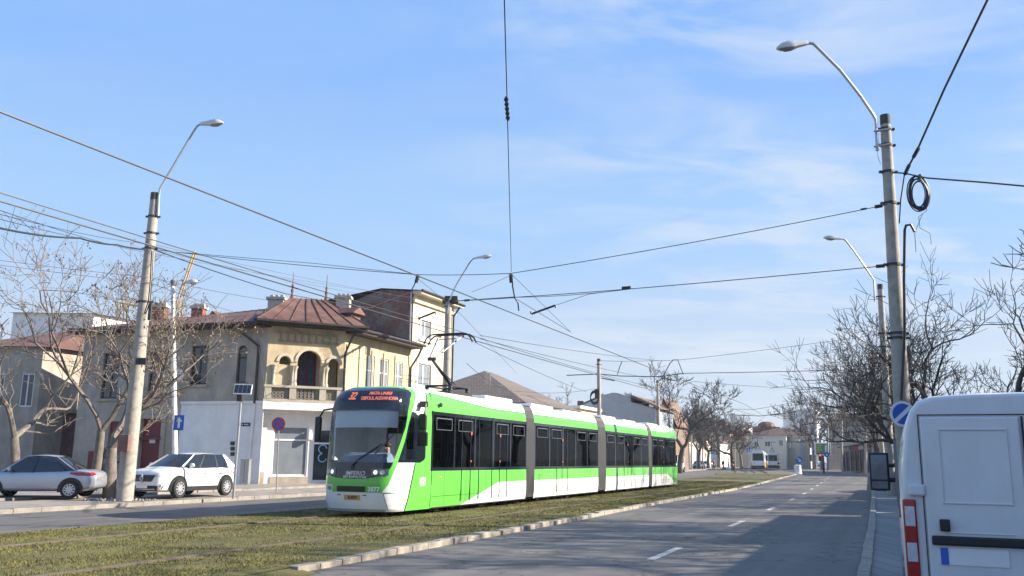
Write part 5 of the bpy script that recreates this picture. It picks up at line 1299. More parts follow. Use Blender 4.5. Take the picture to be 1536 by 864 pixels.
# ================================================================== POLES AND LAMPS
def pole(name, label, base, top, r0=.2, r1=.125, group=None, bands=(), mt='concrete', cat='pole'):
    t = thing(name, label, cat, base, group=group); b = B(True)
    b.tube([base, tuple((Vector(base)*.5+Vector(top)*.5)), top], [r0, (r0+r1)/2, r1], 16); sh = b.done('shaft', mt, t, True)
    b = B(True); d = (Vector(top)-Vector(base)).normalized(); b.tube([Vector(top)-d*.22, Vector(top)+d*.06], [r1+.006, r1+.004], 14); b.done('cap', 'concrete_dark', t)
    for z in bands:
        f = (z-base[2])/(top[2]-base[2]); p = Vector(base).lerp(Vector(top), f); rr = r0+(r1-r0)*f
        b = B(True); b.tube([p-d*.035, p+d*.035], [rr+.02]*2, 14); b.box(p.x-rr-.1, p.x-rr, p.y-.04, p.y+.04, p.z-.03, p.z+.03); b.box(p.x+rr, p.x+rr+.1, p.y-.04, p.y+.04, p.z-.03, p.z+.03); b.done('clamp', 'dkmetal', t)
    return t
def lamp_head(par, p, d, L=.95, side_w=.17):
    d = Vector(d).normalized(); up = Vector((0, 0, 1)); s = d.cross(up).normalized(); u = s.cross(d).normalized(); p = Vector(p)
    b = B(True); rows = []
    for f, w, h0, h1 in ((-.02, .05, -.04, .05), (.08, .08, -.05, .08), (.3, .1, -.06, .1), (.45, .14, -.09, .12), (.65, side_w, -.08, .14), (.85, .15, -.06, .11), (1, .06, -.03, .03)):
        c = p+d*(L*f); rows.append([tuple(c+s*x+u*z) for x, z in ((-w, -.0), (-w*.85, h1*.7), (0, h1), (w*.85, h1*.7), (w, 0), (w*.85, h0), (-w*.85, h0))])
    b.grid(rows, 0, close=True); b.poly(rows[0]); b.poly(rows[-1][::-1]); hd = b.done('lamp_head', 'silver_head', par, 50)
    b = B(True); rows = []
    for f, w, h in ((.45, .11, -.09), (.55, .13, -.15), (.75, .13, -.15), (.93, .07, -.07)):
        c = p+d*(L*f); rows.append([tuple(c+s*(w*x)+u*(h*(1-abs(x)**2*.5))) for x in (-1, -.5, 0, .5, 1)])
    b.grid(rows); b.done('lens', 'lens', hd, True)
M['silver_head'] = mat('lamp_housing', (.55, .56, .57), .4, .2, var=.06)
def street_arm(par, topp, pts, r=.035, head=None, L=.95):
    b = B(True); b.tube(pts, r, 8); 
    b.done('arm', 'galv', par, True)
    if head: lamp_head(par, pts[-1], head, L)
def px_pole(label, pxb, pyb, pxt, pyt, t, r0=.2, r1=.125, bands=(), group='concrete overhead line poles'):
    return None
lp = at(187, 746, 31.6); lt = at(233, 292, 31.6)
base_l = (lp[0], 31.6, .15)
pL = pole('lamp_pole', 'big concrete lamp pole beside the white crossover, lamp arm on top', base_l, lt, .29, .16, 'concrete overhead line poles', (at(228, 325, 31.6)[2], at(226, 350, 31.6)[2], at(224, 373, 31.6)[2], at(216, 453, 31.6)[2]))
Yl = 31.5
street_arm(pL, lt, [at(237, 324, Yl), at(238, 296, Yl), at(240, 283, Yl), at(252, 262, Yl), at(278, 218, Yl), at(291, 196, Yl), at(296, 189, Yl), at(301, 186, Yl)], .04, Vector(at(330, 184, Yl))-Vector(at(301, 186, Yl)), .85)
b = B(True)
for dx in (3.5, 6): b.tube([at(224+dx, 376, Yl-.25), at(222+dx, 420, Yl-.3), at(219+dx, 452, Yl-.25), at(213+dx, 470, Yl-.28)], .02, 5)
b.tube([at(226, 455, Yl-.25), at(224, 480, Yl-.25)], .07, 8); b.done('cable_duct', 'black', pL)
b = B(True); q = at(212, 542, Yl-.3); b.box(q[0]-.18, q[0]+.18, q[1]-.06, q[1]+.05, q[2]-.12, q[2]+.12); b.done('junction_box', 'dkmetal', pL)
bx_ = at(187, 665, Yl-.35); b = B(True); b.box(bx_[0]-.2, bx_[0]+.17, bx_[1]-.12, bx_[1]+.12, bx_[2]-.28, bx_[2]+.3); tag(b.done('fuse_box', mat('fuse_box_red', (.2, .1, .08), .7, var=.2), None, bevel=.015), 'reddish brown fuse box fixed between the tree and the big lamp pole', 'fuse box')
# slim white lamp post behind the crossover
s0 = at(266, 700, 41); s1 = at(259, 422, 41)
p2 = pole('lamp_post', 'slim pale lamp post behind the white crossover carrying the blue arrow sign', (s0[0], 41, .2), s1, .13, .09, None, (), 'galv_white' if 'galv_white' in M else 'whitewall', 'lamp post')
street_arm(p2, s1, [at(268, 470, 40.9), at(268, 445, 40.9), at(271, 431, 40.9), at(277, 424, 40.9)], .03, Vector(at(295, 422, 40.9))-Vector(at(277, 424, 40.9)), .6)
def plate(b, c, w, h, m=0, th=.02, ny=0): b.box(c[0]-w/2, c[0]+w/2, c[1]-th/2, c[1]+th/2, c[2]-h/2, c[2]+h/2, m)
c = at(268.5, 634, 40.75); sg = thing('arrow_sign', 'blue square sign with white upward arrow on the slim lamp post', 'sign', c)
b = B(True); plate(b, c, .46, .7); o = b.done('panel', 'blue', sg, bevel=.01)
b = B(True); b.prism([(-.05, -.24), (.05, -.24), (.05, .05), (.14, .05), (0, .25), (-.14, .05), (-.05, .05)], lambda u, v, w: (c[0]+u, c[1]-.012-w, c[2]+v), 0, .006); b.done('arrow', 'signwhite', o)
# centre pole and further poles
def street_pole(label, px, t, r0, r1, ztop, topcap=False, dx=0):
    lo, hi = 5., 400.
    for _ in range(50):
        m_ = (lo+hi)/2; x, y, _z = S(m_, t); r = ray(px, 600)
        if x/y < r[0]/r[1]: lo = m_
        else: hi = m_
    s = lo; p = S(s, t, G(s)+.1); return s, pole('lamp_pole', label, p, (p[0]+dx, p[1], G(s)+ztop), r0, r1, 'concrete overhead line poles', (G(s)+ztop-.5,))
sC, pC = street_pole('concrete lamp pole in front of the three storey house with crossing insulated cable', 669, -25, .28, .2, 11.6)
cp = S(sC, -25); Yc = cp[1]
b = B(True); q = at(674, 452, Yc-.2); b.tube([(q[0]-.45, Yc, q[2]), (q[0]+.55, Yc, q[2])], .16, 8); b.box(q[0]-.3, q[0]+.5, Yc-.2, Yc+.2, q[2]+.1, q[2]+.35); b.done('top_bracket', 'concrete_dark', pC)
street_arm(pC, None, [at(671, 470, Yc-.3), at(674, 450, Yc-.3), at(684, 428, Yc-.3), at(705, 393, Yc-.3), at(710, 388, Yc-.3), at(714, 387, Yc-.3)], .045, Vector(at(735, 384, Yc-.3))-Vector(at(714, 387, Yc-.3)), 1.0)
s3, p3 = street_pole('concrete pole with cable coil rising behind the second tram section', 898.5, -25, .26, .16, 11.1)
Y3 = S(s3, -25)[1]; b = B(True)
for k in range(3): b.tube([(S(s3, -25)[0]-.45+.38*math.cos(a), Y3-.3, 7.6+.55*math.sin(a)-.1*k) for a in [2*math.pi*q/16 for q in range(17)]], .05, 5)
tag(b.done('cable_coil', 'wire'), 'dark cable coil hung on the concrete pole behind the tram', 'cable coil')
b = B(True); q = at(897, 590, Y3-.3); b.box(q[0]-.3, q[0]+.12, q[1]-.15, q[1]+.1, q[2]-.5, q[2]+.4); b.done('junction_box', 'black', p3, bevel=.03)
s4, p4 = street_pole('concrete pole with trolley brackets rising behind the last tram section', 987, -25, .25, .15, 10.9)
s5, p5 = street_pole('shorter dark pole just left of the pole behind the last tram section', 981.5, -27, .16, .1, 8.6)
# small distant poles
for i, (px, pyb, pyt, Y, lab, lamp) in enumerate(((1045.5, 703, 655, 150, 'pale far pole left of the crossing pedestrians', 0), (1054, 702, 658, 165, 'thinner pale far pole second in the row left of the pedestrians', 0), (1037, 703, 648, 140, 'far concrete pole beside the tram rear', 0), (1241.5, 702, 636, 120, 'far lamp post standing in front of the green billboard', 1), (1262.5, 701, 627, 105, 'far pale pole at the left end of the low shops', 0), (1298.5, 706, 643, 92, 'far concrete pole near the right end of the low shops', 0), (1102, 703, 655, 190, 'very far pole left of the old trams', 0))):
    q0, q1 = at(px, pyb, Y), at(px, pyt, Y); q0 = (q0[0], Y, max(.1, q0[2]-.3))
    f = pole('lamp_pole', lab, q0, q1, .16, .11, 'far poles along the street', (), 'concrete')
    if lamp: street_arm(f, None, [q1, at(1238, 630, Y), at(1237, 627, Y)], .05, (-1, 0, .05), 1.1)
# right near pole
pr0 = at(1352.5, 600, 23); prT = at(1327.5, 176, 23); kx = (prT[0]-pr0[0])/(prT[2]-pr0[2]); base_r = (pr0[0]-kx*(pr0[2]-.13), 23, .13)
zz = [at(1334, y, 23)[2] for y in (194, 218, 258, 305, 397, 500, 507)]
pR = pole('lamp_pole', 'tall concrete lamp pole behind the white van with wires clamped to it', base_r, prT, .235, .13, 'concrete overhead line poles', zz)
street_arm(pR, None, [at(1316, 226, 22.9), at(1314, 180, 22.9), at(1309, 171, 22.9), at(1290, 143, 22.9), at(1260, 105, 22.9), at(1225, 70, 22.9), at(1219, 65, 22.9), at(1211, 64.5, 22.9)], .045, Vector(at(1163, 73, 22.9))-Vector(at(1211, 65, 22.9)), .88)
b = B(True)
for y in (196, 219): b.tube([at(1311, y+1, 22.8), at(1336, y-3, 22.8)], .03, 6)
b.tube([at(1316, 226, 22.8), at(1317, 236, 22.8), at(1321, 246, 22.85)], .008, 4)
b.done('arm_bracket', 'galv', pR)
b = B(True); b.tube([at(1352, 600, 22.7), at(1357, 500, 22.7), at(1356, 420, 22.7), at(1357, 345, 22.7), at(1359, 338, 22.7), at(1366, 337, 22.7), at(1372, 348, 22.7)], .035, 6); b.done('cable_duct', 'black', pR, True)
# second right pole
q0 = at(1332, 640, 46); q1 = at(1320, 428, 46); kx = (q1[0]-q0[0])/(q1[2]-q0[2]); bs = (q0[0]-kx*(q0[2]-.13), 46, .13)
pR2 = pole('lamp_pole', 'second concrete lamp pole on the right rising through the bare trees', bs, q1, .24, .14, 'concrete overhead line poles', (at(1320, 445, 46)[2], at(1321, 500, 46)[2], at(1322, 520, 46)[2]))
street_arm(pR2, None, [at(1312, 452, 45.8), at(1311, 420, 45.8), at(1300, 404, 45.8), at(1280, 375, 45.8), at(1268, 360, 45.8), at(1263, 358, 45.8)], .05, Vector(at(1235, 356, 45.8))-Vector(at(1263, 358, 45.8)), .98)
q0 = at(1322, 640, 70); q1 = at(1308, 470, 70)
pR3 = pole('lamp_pole', 'third concrete lamp pole on the right, lowest of the three', (q0[0], 70, .13), (q0[0]-.3, 70, 10.5), .2, .12, 'concrete overhead line poles')
street_arm(pR3, None, [(q0[0]-.5, 69.8, 10.0), (q0[0]-.9, 69.8, 11.2), (q0[0]-2.2, 69.8, 12.3)], .05, (-1, 0, -.05), 1.0)
# ================================================================== SIGNS
def disc(b, c, r, y, m=0, n=28, th=.012): b.lathe([(r, 0), (r, -th)], (c[0], y, c[2]), 'y', n, m)
# no stopping sign at the shop
Ys = 39.5; c = at(418, 636, Ys); ss = thing('no_stopping_sign', 'round red rimmed no stopping sign on thin post in front of the shop window', 'sign', (at(416, 727, Ys)[0], Ys, .2))
b = B(True); b.tube([(at(415, 727, Ys)[0], Ys+.02, .15), (c[0], Ys+.02, c[2]+.2)], .03, 8); b.done('post', 'galv', ss, True)
b = B(True); disc(b, c, .3, Ys-.03, 0, 28, .012); b.done('panel', 'red', ss)
b = B(True)
for k in range(4):
    a = k*math.pi/2; b.prism([(.045*math.cos(a), .045*math.sin(a))]+[(.235*math.cos(a+x), .235*math.sin(a+x)) for x in [R_(-36+9*q) for q in range(9)]], lambda u, v, w: (c[0]+u, Ys-.045-w, c[2]+v), 0, .004)
b.done('blue_field', 'blue', ss)
# solar panel post
Yq = 33.8; bq = at(350, 746, Yq); tq = at(361, 605, Yq); sp = thing('solar_panel_post', 'slim steel post with tilted solar panel and small controller box on top', 'solar panel', (bq[0], Yq, .16))
b = B(True); b.tube([(bq[0], Yq, .16), tq], .05, 10); b.done('post', 'galv', sp, True)
b = B(True); pc = at(364.5, 584, Yq-.1); 
u = Vector((1, -.15, -.03)).normalized(); v = Vector((-.1, .62, .78)).normalized()
pn = lambda x, y, w=0: tuple(Vector(pc)+u*x+v*y+u.cross(v)*w)
b.hexa([pn(-.36, -.24, -.02), pn(.36, -.24, -.02), pn(.36, .24, -.02), pn(-.36, .24, -.02), pn(-.36, -.24, .02), pn(.36, -.24, .02), pn(.36, .24, .02), pn(-.36, .24, .02)]); po = b.done('panel_frame', 'signwhite', sp)
b = B(True)
for k in range(4): b.hexa([pn(-.335+k*.17, -.215, sgn) for sgn in (-.024,)]+[pn(-.335+k*.17+.158, -.215, -.024), pn(-.335+k*.17+.158, .215, -.024), pn(-.335+k*.17, .215, -.024)]+[pn(-.335+k*.17, -.215, .026), pn(-.335+k*.17+.158, -.215, .026), pn(-.335+k*.17+.158, .215, .026), pn(-.335+k*.17, .215, .026)])
b.done('solar_cells', mat('solar_cell', (.02, .025, .04), .15, var=.1), po)
b = B(True); q = at(361, 597, Yq); b.box(q[0]-.13, q[0]+.08, Yq-.1, Yq+.1, q[2]-.13, q[2]+.13); b.done('controller', 'dkmetal', sp, bevel=.02)
# utility cabinet at the corner
Yu = 48.2; q0 = at(359, 722, Yu); q1 = at(374, 690, Yu); cb_ = thing('utility_cabinet', 'grey metal utility cabinet against the white corner wall', 'cabinet', (q0[0], Yu, .25))
b = B(True); b.box(q0[0], q1[0], Yu, Yu+.45, .25, q1[2]); b.box(q0[0]-.03, q1[0]+.03, Yu-.03, Yu+.48, q1[2], q1[2]+.05); o = b.done('body', 'galv', cb_, bevel=.01)
b = B(True); b.box((q0[0]+q1[0])/2-.008, (q0[0]+q1[0])/2+.008, Yu-.008, Yu, .35, q1[2]-.05); b.done('door_seam', 'black', o)
# blue no parking disc on the right pole
c = at(1354, 621, 22.2); ns = thing('no_parking_sign', 'round blue no parking sign on the tall pole just above the van', 'sign', c)
b = B(True); disc(b, c, .32, 22.2); o = b.done('panel', 'signwhite', ns)
b = B(True); a1 = R_(42)
for k in (0, 1):
    pts = []
    off_ = .05
    for q in range(13):
        x = a1+(k*math.pi)+math.pi*(q/12); pts.append((.26*math.cos(x)-math.sin(a1+k*math.pi)*.0, .26*math.sin(x)))
    nx_, ny_ = -math.sin(a1+k*math.pi), math.cos(a1+k*math.pi)
    pts = [(u_+nx_*max(0, off_-(u_*nx_+v_*ny_)), v_+ny_*max(0, off_-(u_*nx_+v_*ny_))) for u_, v_ in pts]
    b.prism(pts, lambda u, v, w: (c[0]+u, 22.185-w, c[2]+v), 0, .005)
b.done('blue_field', 'blue', o)
# keep right bollard with sign
g = gg(1197, 711); Yk = g[1]; kb = thing('keep_right_bollard', 'white traffic island bollard with round blue direction arrow sign', 'bollard', g)
q = at(1196.5, 690, Yk); q1 = at(1196.5, 698, Yk)
b = B(True); b.lathe([(.55, 0), (.55, .1), (.45, .12), (.42, q1[2]-g[2]), (.3, q1[2]-g[2]+.06)], g, n=14); b.done('body', 'whitewall', kb, True)
b = B(True); disc(b, (q[0], Yk, q[2]), .45, Yk-.5, 0); b.tube([(q[0], Yk-.45, q1[2]-.1), (q[0], Yk-.45, q[2])], .04, 6); o = b.done('panel', 'blue', kb)
b = B(True); b.prism([(-.2, .22), (-.13, .28), (.12, .0), (.22, .1), (.25, -.25), (-.1, -.2), (.0, -.1)], lambda u, v, w: (q[0]+u, Yk-.52-w, q[2]+v), 0, .01); b.done('arrow', 'signwhite', o)
for (px, py, Y, lab) in ((1122.5, 674.5, 140, 'small blue square pedestrian sign left of the old trams'), (1240, 682, 118, 'small round blue sign below the green billboard')):
    c = at(px, py, Y); t = thing('small_sign', lab, 'sign', (c[0], Y, G(Y)+.1)); b = B(True); plate(b, c, .55, .55) if px < 1200 else disc(b, c, .35, Y); o = b.done('panel', 'blue', t); b = B(True); b.tube([(c[0], Y+.05, .2), (c[0], Y+.05, c[2])], .04, 6); b.done('post', 'galv', t)
    b = B(True); b.prism([(-.15, -.12), (.15, -.12), (0, .16)], lambda u, v, w: (c[0]+u, Y-.02-w, c[2]+v), 0, .01); b.done('symbol', 'signwhite', o)
# billboard
Yb_ = 125; a0, a1 = at(1223, 683, Yb_), at(1246, 664, Yb_); bb = thing('billboard', 'large green advertising billboard in white frame at the far junction', 'billboard', ((a0[0]+a1[0])/2, Yb_, .3))
b = B(True); b.box(a0[0], a1[0], Yb_, Yb_+.3, a0[2], a1[2]); fr_ = b.done('frame', 'signwhite', bb, bevel=.02)
b = B(True); m_ = .14; b.box(a0[0]+m_, a1[0]-m_, Yb_-.03, Yb_-.005, a0[2]+m_, a1[2]-m_); ps = b.done('poster', mat('poster_green', (.07, .3, .08), .5, var=.1), bb)
b = B(True); w_ = a1[0]-a0[0]; h_ = a1[2]-a0[2]
b.prism([(.62, .2), (.78, .2), (.8, .6), (.76, .78), (.7, .82), (.64, .78), (.6, .6)], lambda u, v, w: (a0[0]+u*w_, Yb_-.035-w, a0[2]+v*h_), 0, .01); b.done('poster_shape', 'signwhite', ps)
b = B(True)
for k, (x, y, l) in enumerate(((.1, .72, .38), (.1, .55, .3), (.1, .38, .4), (.1, .22, .25))):
    n_ = int(l/.06)
    for j in range(n_): b.box(a0[0]+(x+j*.06)*w_, a0[0]+(x+j*.06+.042)*w_, Yb_-.045, Yb_-.035, a0[2]+y*h_, a0[2]+(y+.1)*h_)
b.done('poster_writing', mat('poster_yellow', (.55, .55, .2), .5, var=.1), ps)
b = B(True); b.tube([((a0[0]+a1[0])/2, Yb_+.2, .2), ((a0[0]+a1[0])/2, Yb_+.2, a0[2])], .15, 8); b.done('post', 'dkmetal', bb)
# red traffic light
c = at(1229.5, 683, 116); tl = thing('traffic_light', 'traffic light showing red beside the billboard', 'traffic light', (c[0], 116, .3)); b = B(True); b.box(c[0]-.14, c[0]+.14, 115.9, 116.1, c[2]-.75, c[2]+.2); o = b.done('housing', 'black', tl); b = B(True); b.lathe([(.1, 0), (.1, -.02)], (c[0], 115.9, c[2]), 'y', 12); b.done('red_lamp', emit('red_lamp', (1, .05, .02), 2), o); b = B(True); b.tube([(c[0], 116, .2), (c[0], 116, c[2]-.7)], .06, 6); b.done('post', 'galv', tl)

# ================================================================== OVERHEAD WIRES
def wire(name, pts, r, label, sag=0, m='wire', n=14, group='overhead wires', extra=None):
    b = B(True)
    allp = []
    for p, q in zip(pts, pts[1:]):
        L = (Vector(q)-Vector(p)).length; sg_ = sag*L
        seg = [Vector(p).lerp(Vector(q), k/n)+Vector((0, 0, -4*sg_*(k/n)*(1-k/n))) for k in range(n+1)]; allp += seg if not allp else seg[1:]
    b.tube(allp, r, 5)
    if extra: extra(b)
    o = b.done(name, m, None, True, fixn=False); tag(o, label, 'wire', group); return o
def ext(p, q, k=6.): return tuple(Vector(p)+(Vector(p)-Vector(q))*k)
def ins(p, q, r, f0=.0, f1=1.0):
    def f(b):
        P_, Q_ = Vector(p), Vector(q); n = 5; b.tube([P_.lerp(Q_, f0), P_.lerp(Q_, f1)], r*.6, 6)
        for k in range(n): c = P_.lerp(Q_, f0+(f1-f0)*(k+.5)/n); d = (Q_-P_).normalized()*r*.4; b.tube([c-d, c+d], r, 8)
    return f
# contact wires
wire('contact_wire', [S(-6, -11.5, 6.55), S(27.4, -11.5, 6.6), S(52, -11.5, 6.6), S(80, -11.5, 6.7), S(104, -12.8, 6.8), S(150, -21, 6.9)], .017, 'contact wire above the nearer track running from the upper left', .0)
wire('contact_wire', [S(-6, -14, 6.05), S(28, -14, 6.05), S(53, -14, 6.2), S(80, -14, 6.5), S(104, -15.3, 6.7), S(150, -23.5, 6.8)], .017, 'contact wire above the farther track touching the pantograph', .0)
wire('feeder_wire', [S(-6, -14.25, 6.5), S(28, -14.2, 6.3), S(53, -14.1, 6.4), S(80, -14, 6.7)], .012, 'thin wire just above the contact wire of the farther track', .004)
# span wires
A1 = at(221, 373, 31.5); Hh1 = at(627, 412, 28.9); Hh2 = at(767, 410, 25.6); A2 = at(1331, 307, 22.8)
wire('span_wire', [A1, Hh1, Hh2, A2], .011, 'upper span wire slung between the left and right big lamp poles', .006, extra=lambda b: (ins(A2, Hh2, .05, .012, .03)(b), ins(A2, Hh2, .03, .05, .065)(b)))
B1 = at(676, 452, Yc); B2 = at(772, 446, 27.6); Bm = at(950, 433, 25.5); B3 = at(1334, 398, 22.8)
wire('span_wire', [B1, B2], .03, 'thick insulated span from the centre pole to the junction above the tram', .0, extra=lambda b: (ins(B1, B2, .12, .0, .12)(b), ins(B1, B2, .06, .35, .45)(b)))
wire('span_wire', [B2, Bm, B3], .012, 'lower span wire reaching the tall right pole below the upper one', .002, extra=lambda b: (ins(B2, B3, .05, .325, .35)(b), ins(B3, B2, .05, .01, .03)(b)))
wire('span_wire', [B2, at(950, 433, 25.5)], .009, 'thin second strand beside the lower span wire', .014)
# vertical wire overhead
V0 = at(755.5, -40, 9); V1 = at(761, 165, 13); V2 = at(767, 408, 25)
wire('drop_wire', [ext(V0, V1, 5), V0, V1, V2], .008, 'single wire falling from the top centre of the sky to the junction', .002, extra=lambda b: (ins(at(759, 146, 12.6), at(762, 180, 13.3), .035)(b),))
J = at(768, 412, 25.3); J2 = at(772, 447, 26.0); J3 = at(778, 466, 26.2)
wire('hanger', [J, at(769, 430, 25.6), J2, at(777, 455, 26.1), J3], .022, 'curved black hanger holding the wires above the tram', 0, n=4, extra=lambda b: ins(at(766, 411, 25.3), at(767, 424, 25.4), .055)(b))
wire('hanger', [at(627, 415, 28.9), at(623, 424, 28.9), at(616, 438, 28.9)], .02, 'small insulator hanger left of the centre pole on the upper span', 0, n=3, extra=lambda b: ins(at(627, 413, 28.9), at(624, 424, 28.9), .06)(b))
wire('bridle_wire', [J, at(708, 438, 24.5), ], .008, 'thin bridle wire from the hanger down to the nearer contact wire', .01)
wire('bridle_wire', [J, at(856, 498, 33)], .008, 'thin bridle wire from the hanger running down right', 0)
wire('bridle_wire', [J2, at(856, 498, 33.6)], .01, 'second bridle wire from the junction meeting the contact wire', 0)
wire('bridle_wire', [at(627, 418, 28.9), at(690, 470, 34), at(775, 560, 60)], .008, 'thin wire passing behind the pantograph down to the right', 0)
wire('bridle_wire', [at(616, 438, 28.9), at(545, 465, 26)], .008, 'thin wire from the small hanger down to the left', 0)
for (p, q, lab) in (((797, 471), (833, 458), 'short black steady arm right of the junction'), ((628, 478), (653, 468), 'short black steady arm in front of the three storey house')):
    Yy = 29 if p[0] > 700 else 31; b = B(True); b.tube([at(*p, Yy), at(*q, Yy)], .035, 8); b.tube([at(*p, Yy), at(p[0]-1, p[1]-4, Yy)], .03, 6); b.tube([at(*q, Yy), at(q[0]+1, q[1]+4, Yy)], .03, 6)
    tag(b.done('steady_arm', 'black', None, True), lab, 'steady arm')
wire('guy_wire', [at(833, 458, 29), at(884, 441, 27), Bm], .009, 'thin wire from the steady arm up to the lower span', 0)
wire('guy_wire', [at(653, 468, 31), at(672, 455, 40)], .009, 'thin wire from the steady arm to the centre pole', 0)
# bundles from the left pole
wire('cable_bundle', [ext(at(-60, 327, 17), at(120, 357, 25), 2), at(-60, 327, 17), at(120, 357, 25), at(175, 367, 29), at(222, 375, 31.4)], .027, 'thick twisted cable bundle entering from the left edge to the big pole', .012)
wire('cable_bundle', [at(235, 376, 31.6), at(430, 441, 45), at(560, 462, Yc)], .022, 'thick twisted cable bundle leaving the big pole down to the right', .004)
for k, (y0, y1, y2) in enumerate(((333, 380, 436), (345, 374, 448), (330, 366, 440))):
    wire('service_wire', [ext(at(-80, y0-46+k*8, 13), at(228, y1, 31.5), .7), at(-80, y0-46+k*8, 13), at(228, y1, 31.5), at(672, y2+16, Yc)], .007, ('lowest', 'middle', 'highest')[k]+' of three service wires between the left edge and the centre pole', .006)
wire('service_wire', [at(262, 378, 31.5), at(470, 395, 30), Hh1], .009, 'thin service wire running nearly level to the small hanger', .0)
wire('service_wire', [ext(at(-40, 385, 27), at(225, 416, 31.5), 1), at(-40, 385, 27), at(225, 416, 31.5), at(400, 450, 40), at(560, 500, 50)], .009, 'thin low service wire crossing behind the bare tree', .006)
wire('service_wire', [ext(at(-40, 392, 27), at(225, 424, 31.5), 1), at(-40, 392, 27), at(225, 424, 31.5), at(380, 476, 44)], .009, 'second thin low service wire ending at the corner house roof', .006)
wire('house_cable', [at(395, 475, 49), at(470, 505, 48.5), at(540, 520, 52), at(600, 530, 56)], .012, 'cable strung along the yellow corner house front', .01)
wire('house_cable', [at(388, 520, 49), at(400, 600, 49), at(470, 608, 52), at(505, 600, 54)], .012, 'cable drooping below the balcony of the corner house', .02)
# from the centre pole to the right
for k, (a_, b_) in enumerate((((720, 503), (990, 541)), ((720, 508), (1000, 572)), ((716, 515), (880, 588)))):
    wire('service_wire', [at(*a_, Yc+4), at(*b_, 100)], .02, ('upper', 'middle', 'lower')[k]+' of three wires running right from the pantograph area', .004)
# far spans
F1 = at(899, 561, Y3); F2 = at(990, 565, 84); F3 = at(1024, 560, 84); F4 = at(1262, 555, 82)
wire('span_wire', [at(850, 563, 84), F1, at(930, 564, 84), F2, F3], .045, 'thick far span wire between poles above the last tram section', .0)
wire('span_wire', [F3, F4, at(1330, 552, 80)], .03, 'far span wire continuing right to the bare trees', .002)
wire('span_wire', [at(899, 541, Y3), at(933, 542, 84), at(1018, 540, 84), at(1222, 515, 82), at(1330, 500, 80)], .018, 'thin upper far span wire above the last tram section', .004)
wire('hanger', [at(933, 542, 84), at(930, 549, 84), at(926, 562, 84)], .04, 'left far hanger between the two far spans', 0, n=2)
wire('hanger', [at(1017, 541, 84), at(1020, 549, 84), at(1025, 562, 84)], .04, 'right far hanger between the two far spans', 0, n=2)
wire('trolley_bracket', [at(990, 571, 92), at(997, 560, 92), at(1005, 545, 92), at(1010, 540, 92), at(1018, 540, 92)], .05, 'curved lamp like bracket above the pole behind the last tram section', 0, n=2)
wire('trolley_bracket', [at(1020, 577, 90), at(1026, 572, 90), at(1036, 570, 90), at(1040, 566, 90)], .05, 'curved steady arm above the bare tree behind the tram', 0, n=2)
wire('trolley_bracket', [at(902, 567, 80), at(922, 571, 80)], .05, 'short far steady arm at the pole behind the tram', 0, n=2)
wire('trolley_bracket', [at(992, 567, 84), at(1013, 571, 84)], .05, 'short far steady arm left of the curved one', 0, n=2)
wire('span_wire', [at(1038, 587, 130), at(1060, 592, 130), at(1090, 622, 160), at(1140, 624, 160), at(1175, 620, 160), at(1230, 612, 160)], .06, 'dark far span wire over the old trams', .0)
wire('span_wire', [at(1040, 572, 110), at(1180, 582, 120), at(1250, 586, 120)], .03, 'faint far wire crossing the sky over the street', .004)
wire('span_wire', [at(1072, 613, 150), at(1132, 614, 150), at(1222, 598, 150)], .03, 'faint lower far wire over the old trams', .004)
wire('service_wire', [at(1040, 580, 110), at(1130, 622, 160)], .035, 'far sloping wire down toward the old trams', .01)
wire('service_wire', [at(700, 545, 60), at(760, 585, 70), at(893, 583, Y3-.3)], .02, 'sagging wire in front of the brown shingle roof', .02)
wire('service_wire', [at(903, 590, Y3), at(950, 606, 90), at(983, 595, 100)], .025, 'sagging cable in front of the pale blue gable', .03)
# right bundle and coil
K = at(1357, 260, 22.6)
wire('cable_bundle', [ext(at(1510, -60, 17), at(1417, 132, 20), 4), at(1510, -60, 17), at(1417, 132, 20), at(1374, 229, 22), K], .028, 'thick twisted cable climbing to the upper right corner', .0, extra=lambda b: (ins(at(1378, 222, 21.8), at(1370, 236, 22.1), .05)(b), ins(at(1364, 247, 22.3), at(1357, 262, 22.6), .05)(b)))
wire('cable_bundle', [at(1334, 258, 23), K, at(1390, 267, 22), at(1480, 274, 21), at(1600, 285, 20), ext(at(1600, 285, 20), at(1480, 274, 21), 8)], .022, 'level cable leaving the tall pole past the coil to the right', .0)
wire('drop_cable', [K, at(1351, 300, 22.7), at(1349, 335, 22.8)], .018, 'dark cable dropping beside the tall right pole', 0)
b = B(True); cc = at(1378, 291, 22.3)
rnd = random.Random(5)
for k in range(11):
    o1, o2, rr = rnd.uniform(-.045, .045), rnd.uniform(-.06, .06), rnd.uniform(.84, 1.1)
    b.tube([(cc[0]+o1+.25*rr*math.cos(a), cc[1]+o2, cc[2]+o2+.44*rr*math.sin(a)) for a in [2*math.pi*q/24 for q in range(25)]], .015, 5)
b.tube([at(1380, 262, 22.3), at(1379, 268, 22.3)], .04, 6)
b.tube([at(1388, 300, 22.3), at(1390, 316, 22.3), at(1378, 325, 22.3), at(1380, 342, 22.3), at(1395, 350, 22.3), at(1397, 366, 22.3)], .008, 4); b.tube([at(1384, 320, 22.3), at(1372, 350, 22.3), at(1374, 378, 22.3)], .008, 4)
tag(b.done('cable_coil', 'wire', None, True), 'round coil of black cable hanging right of the tall pole', 'cable coil')

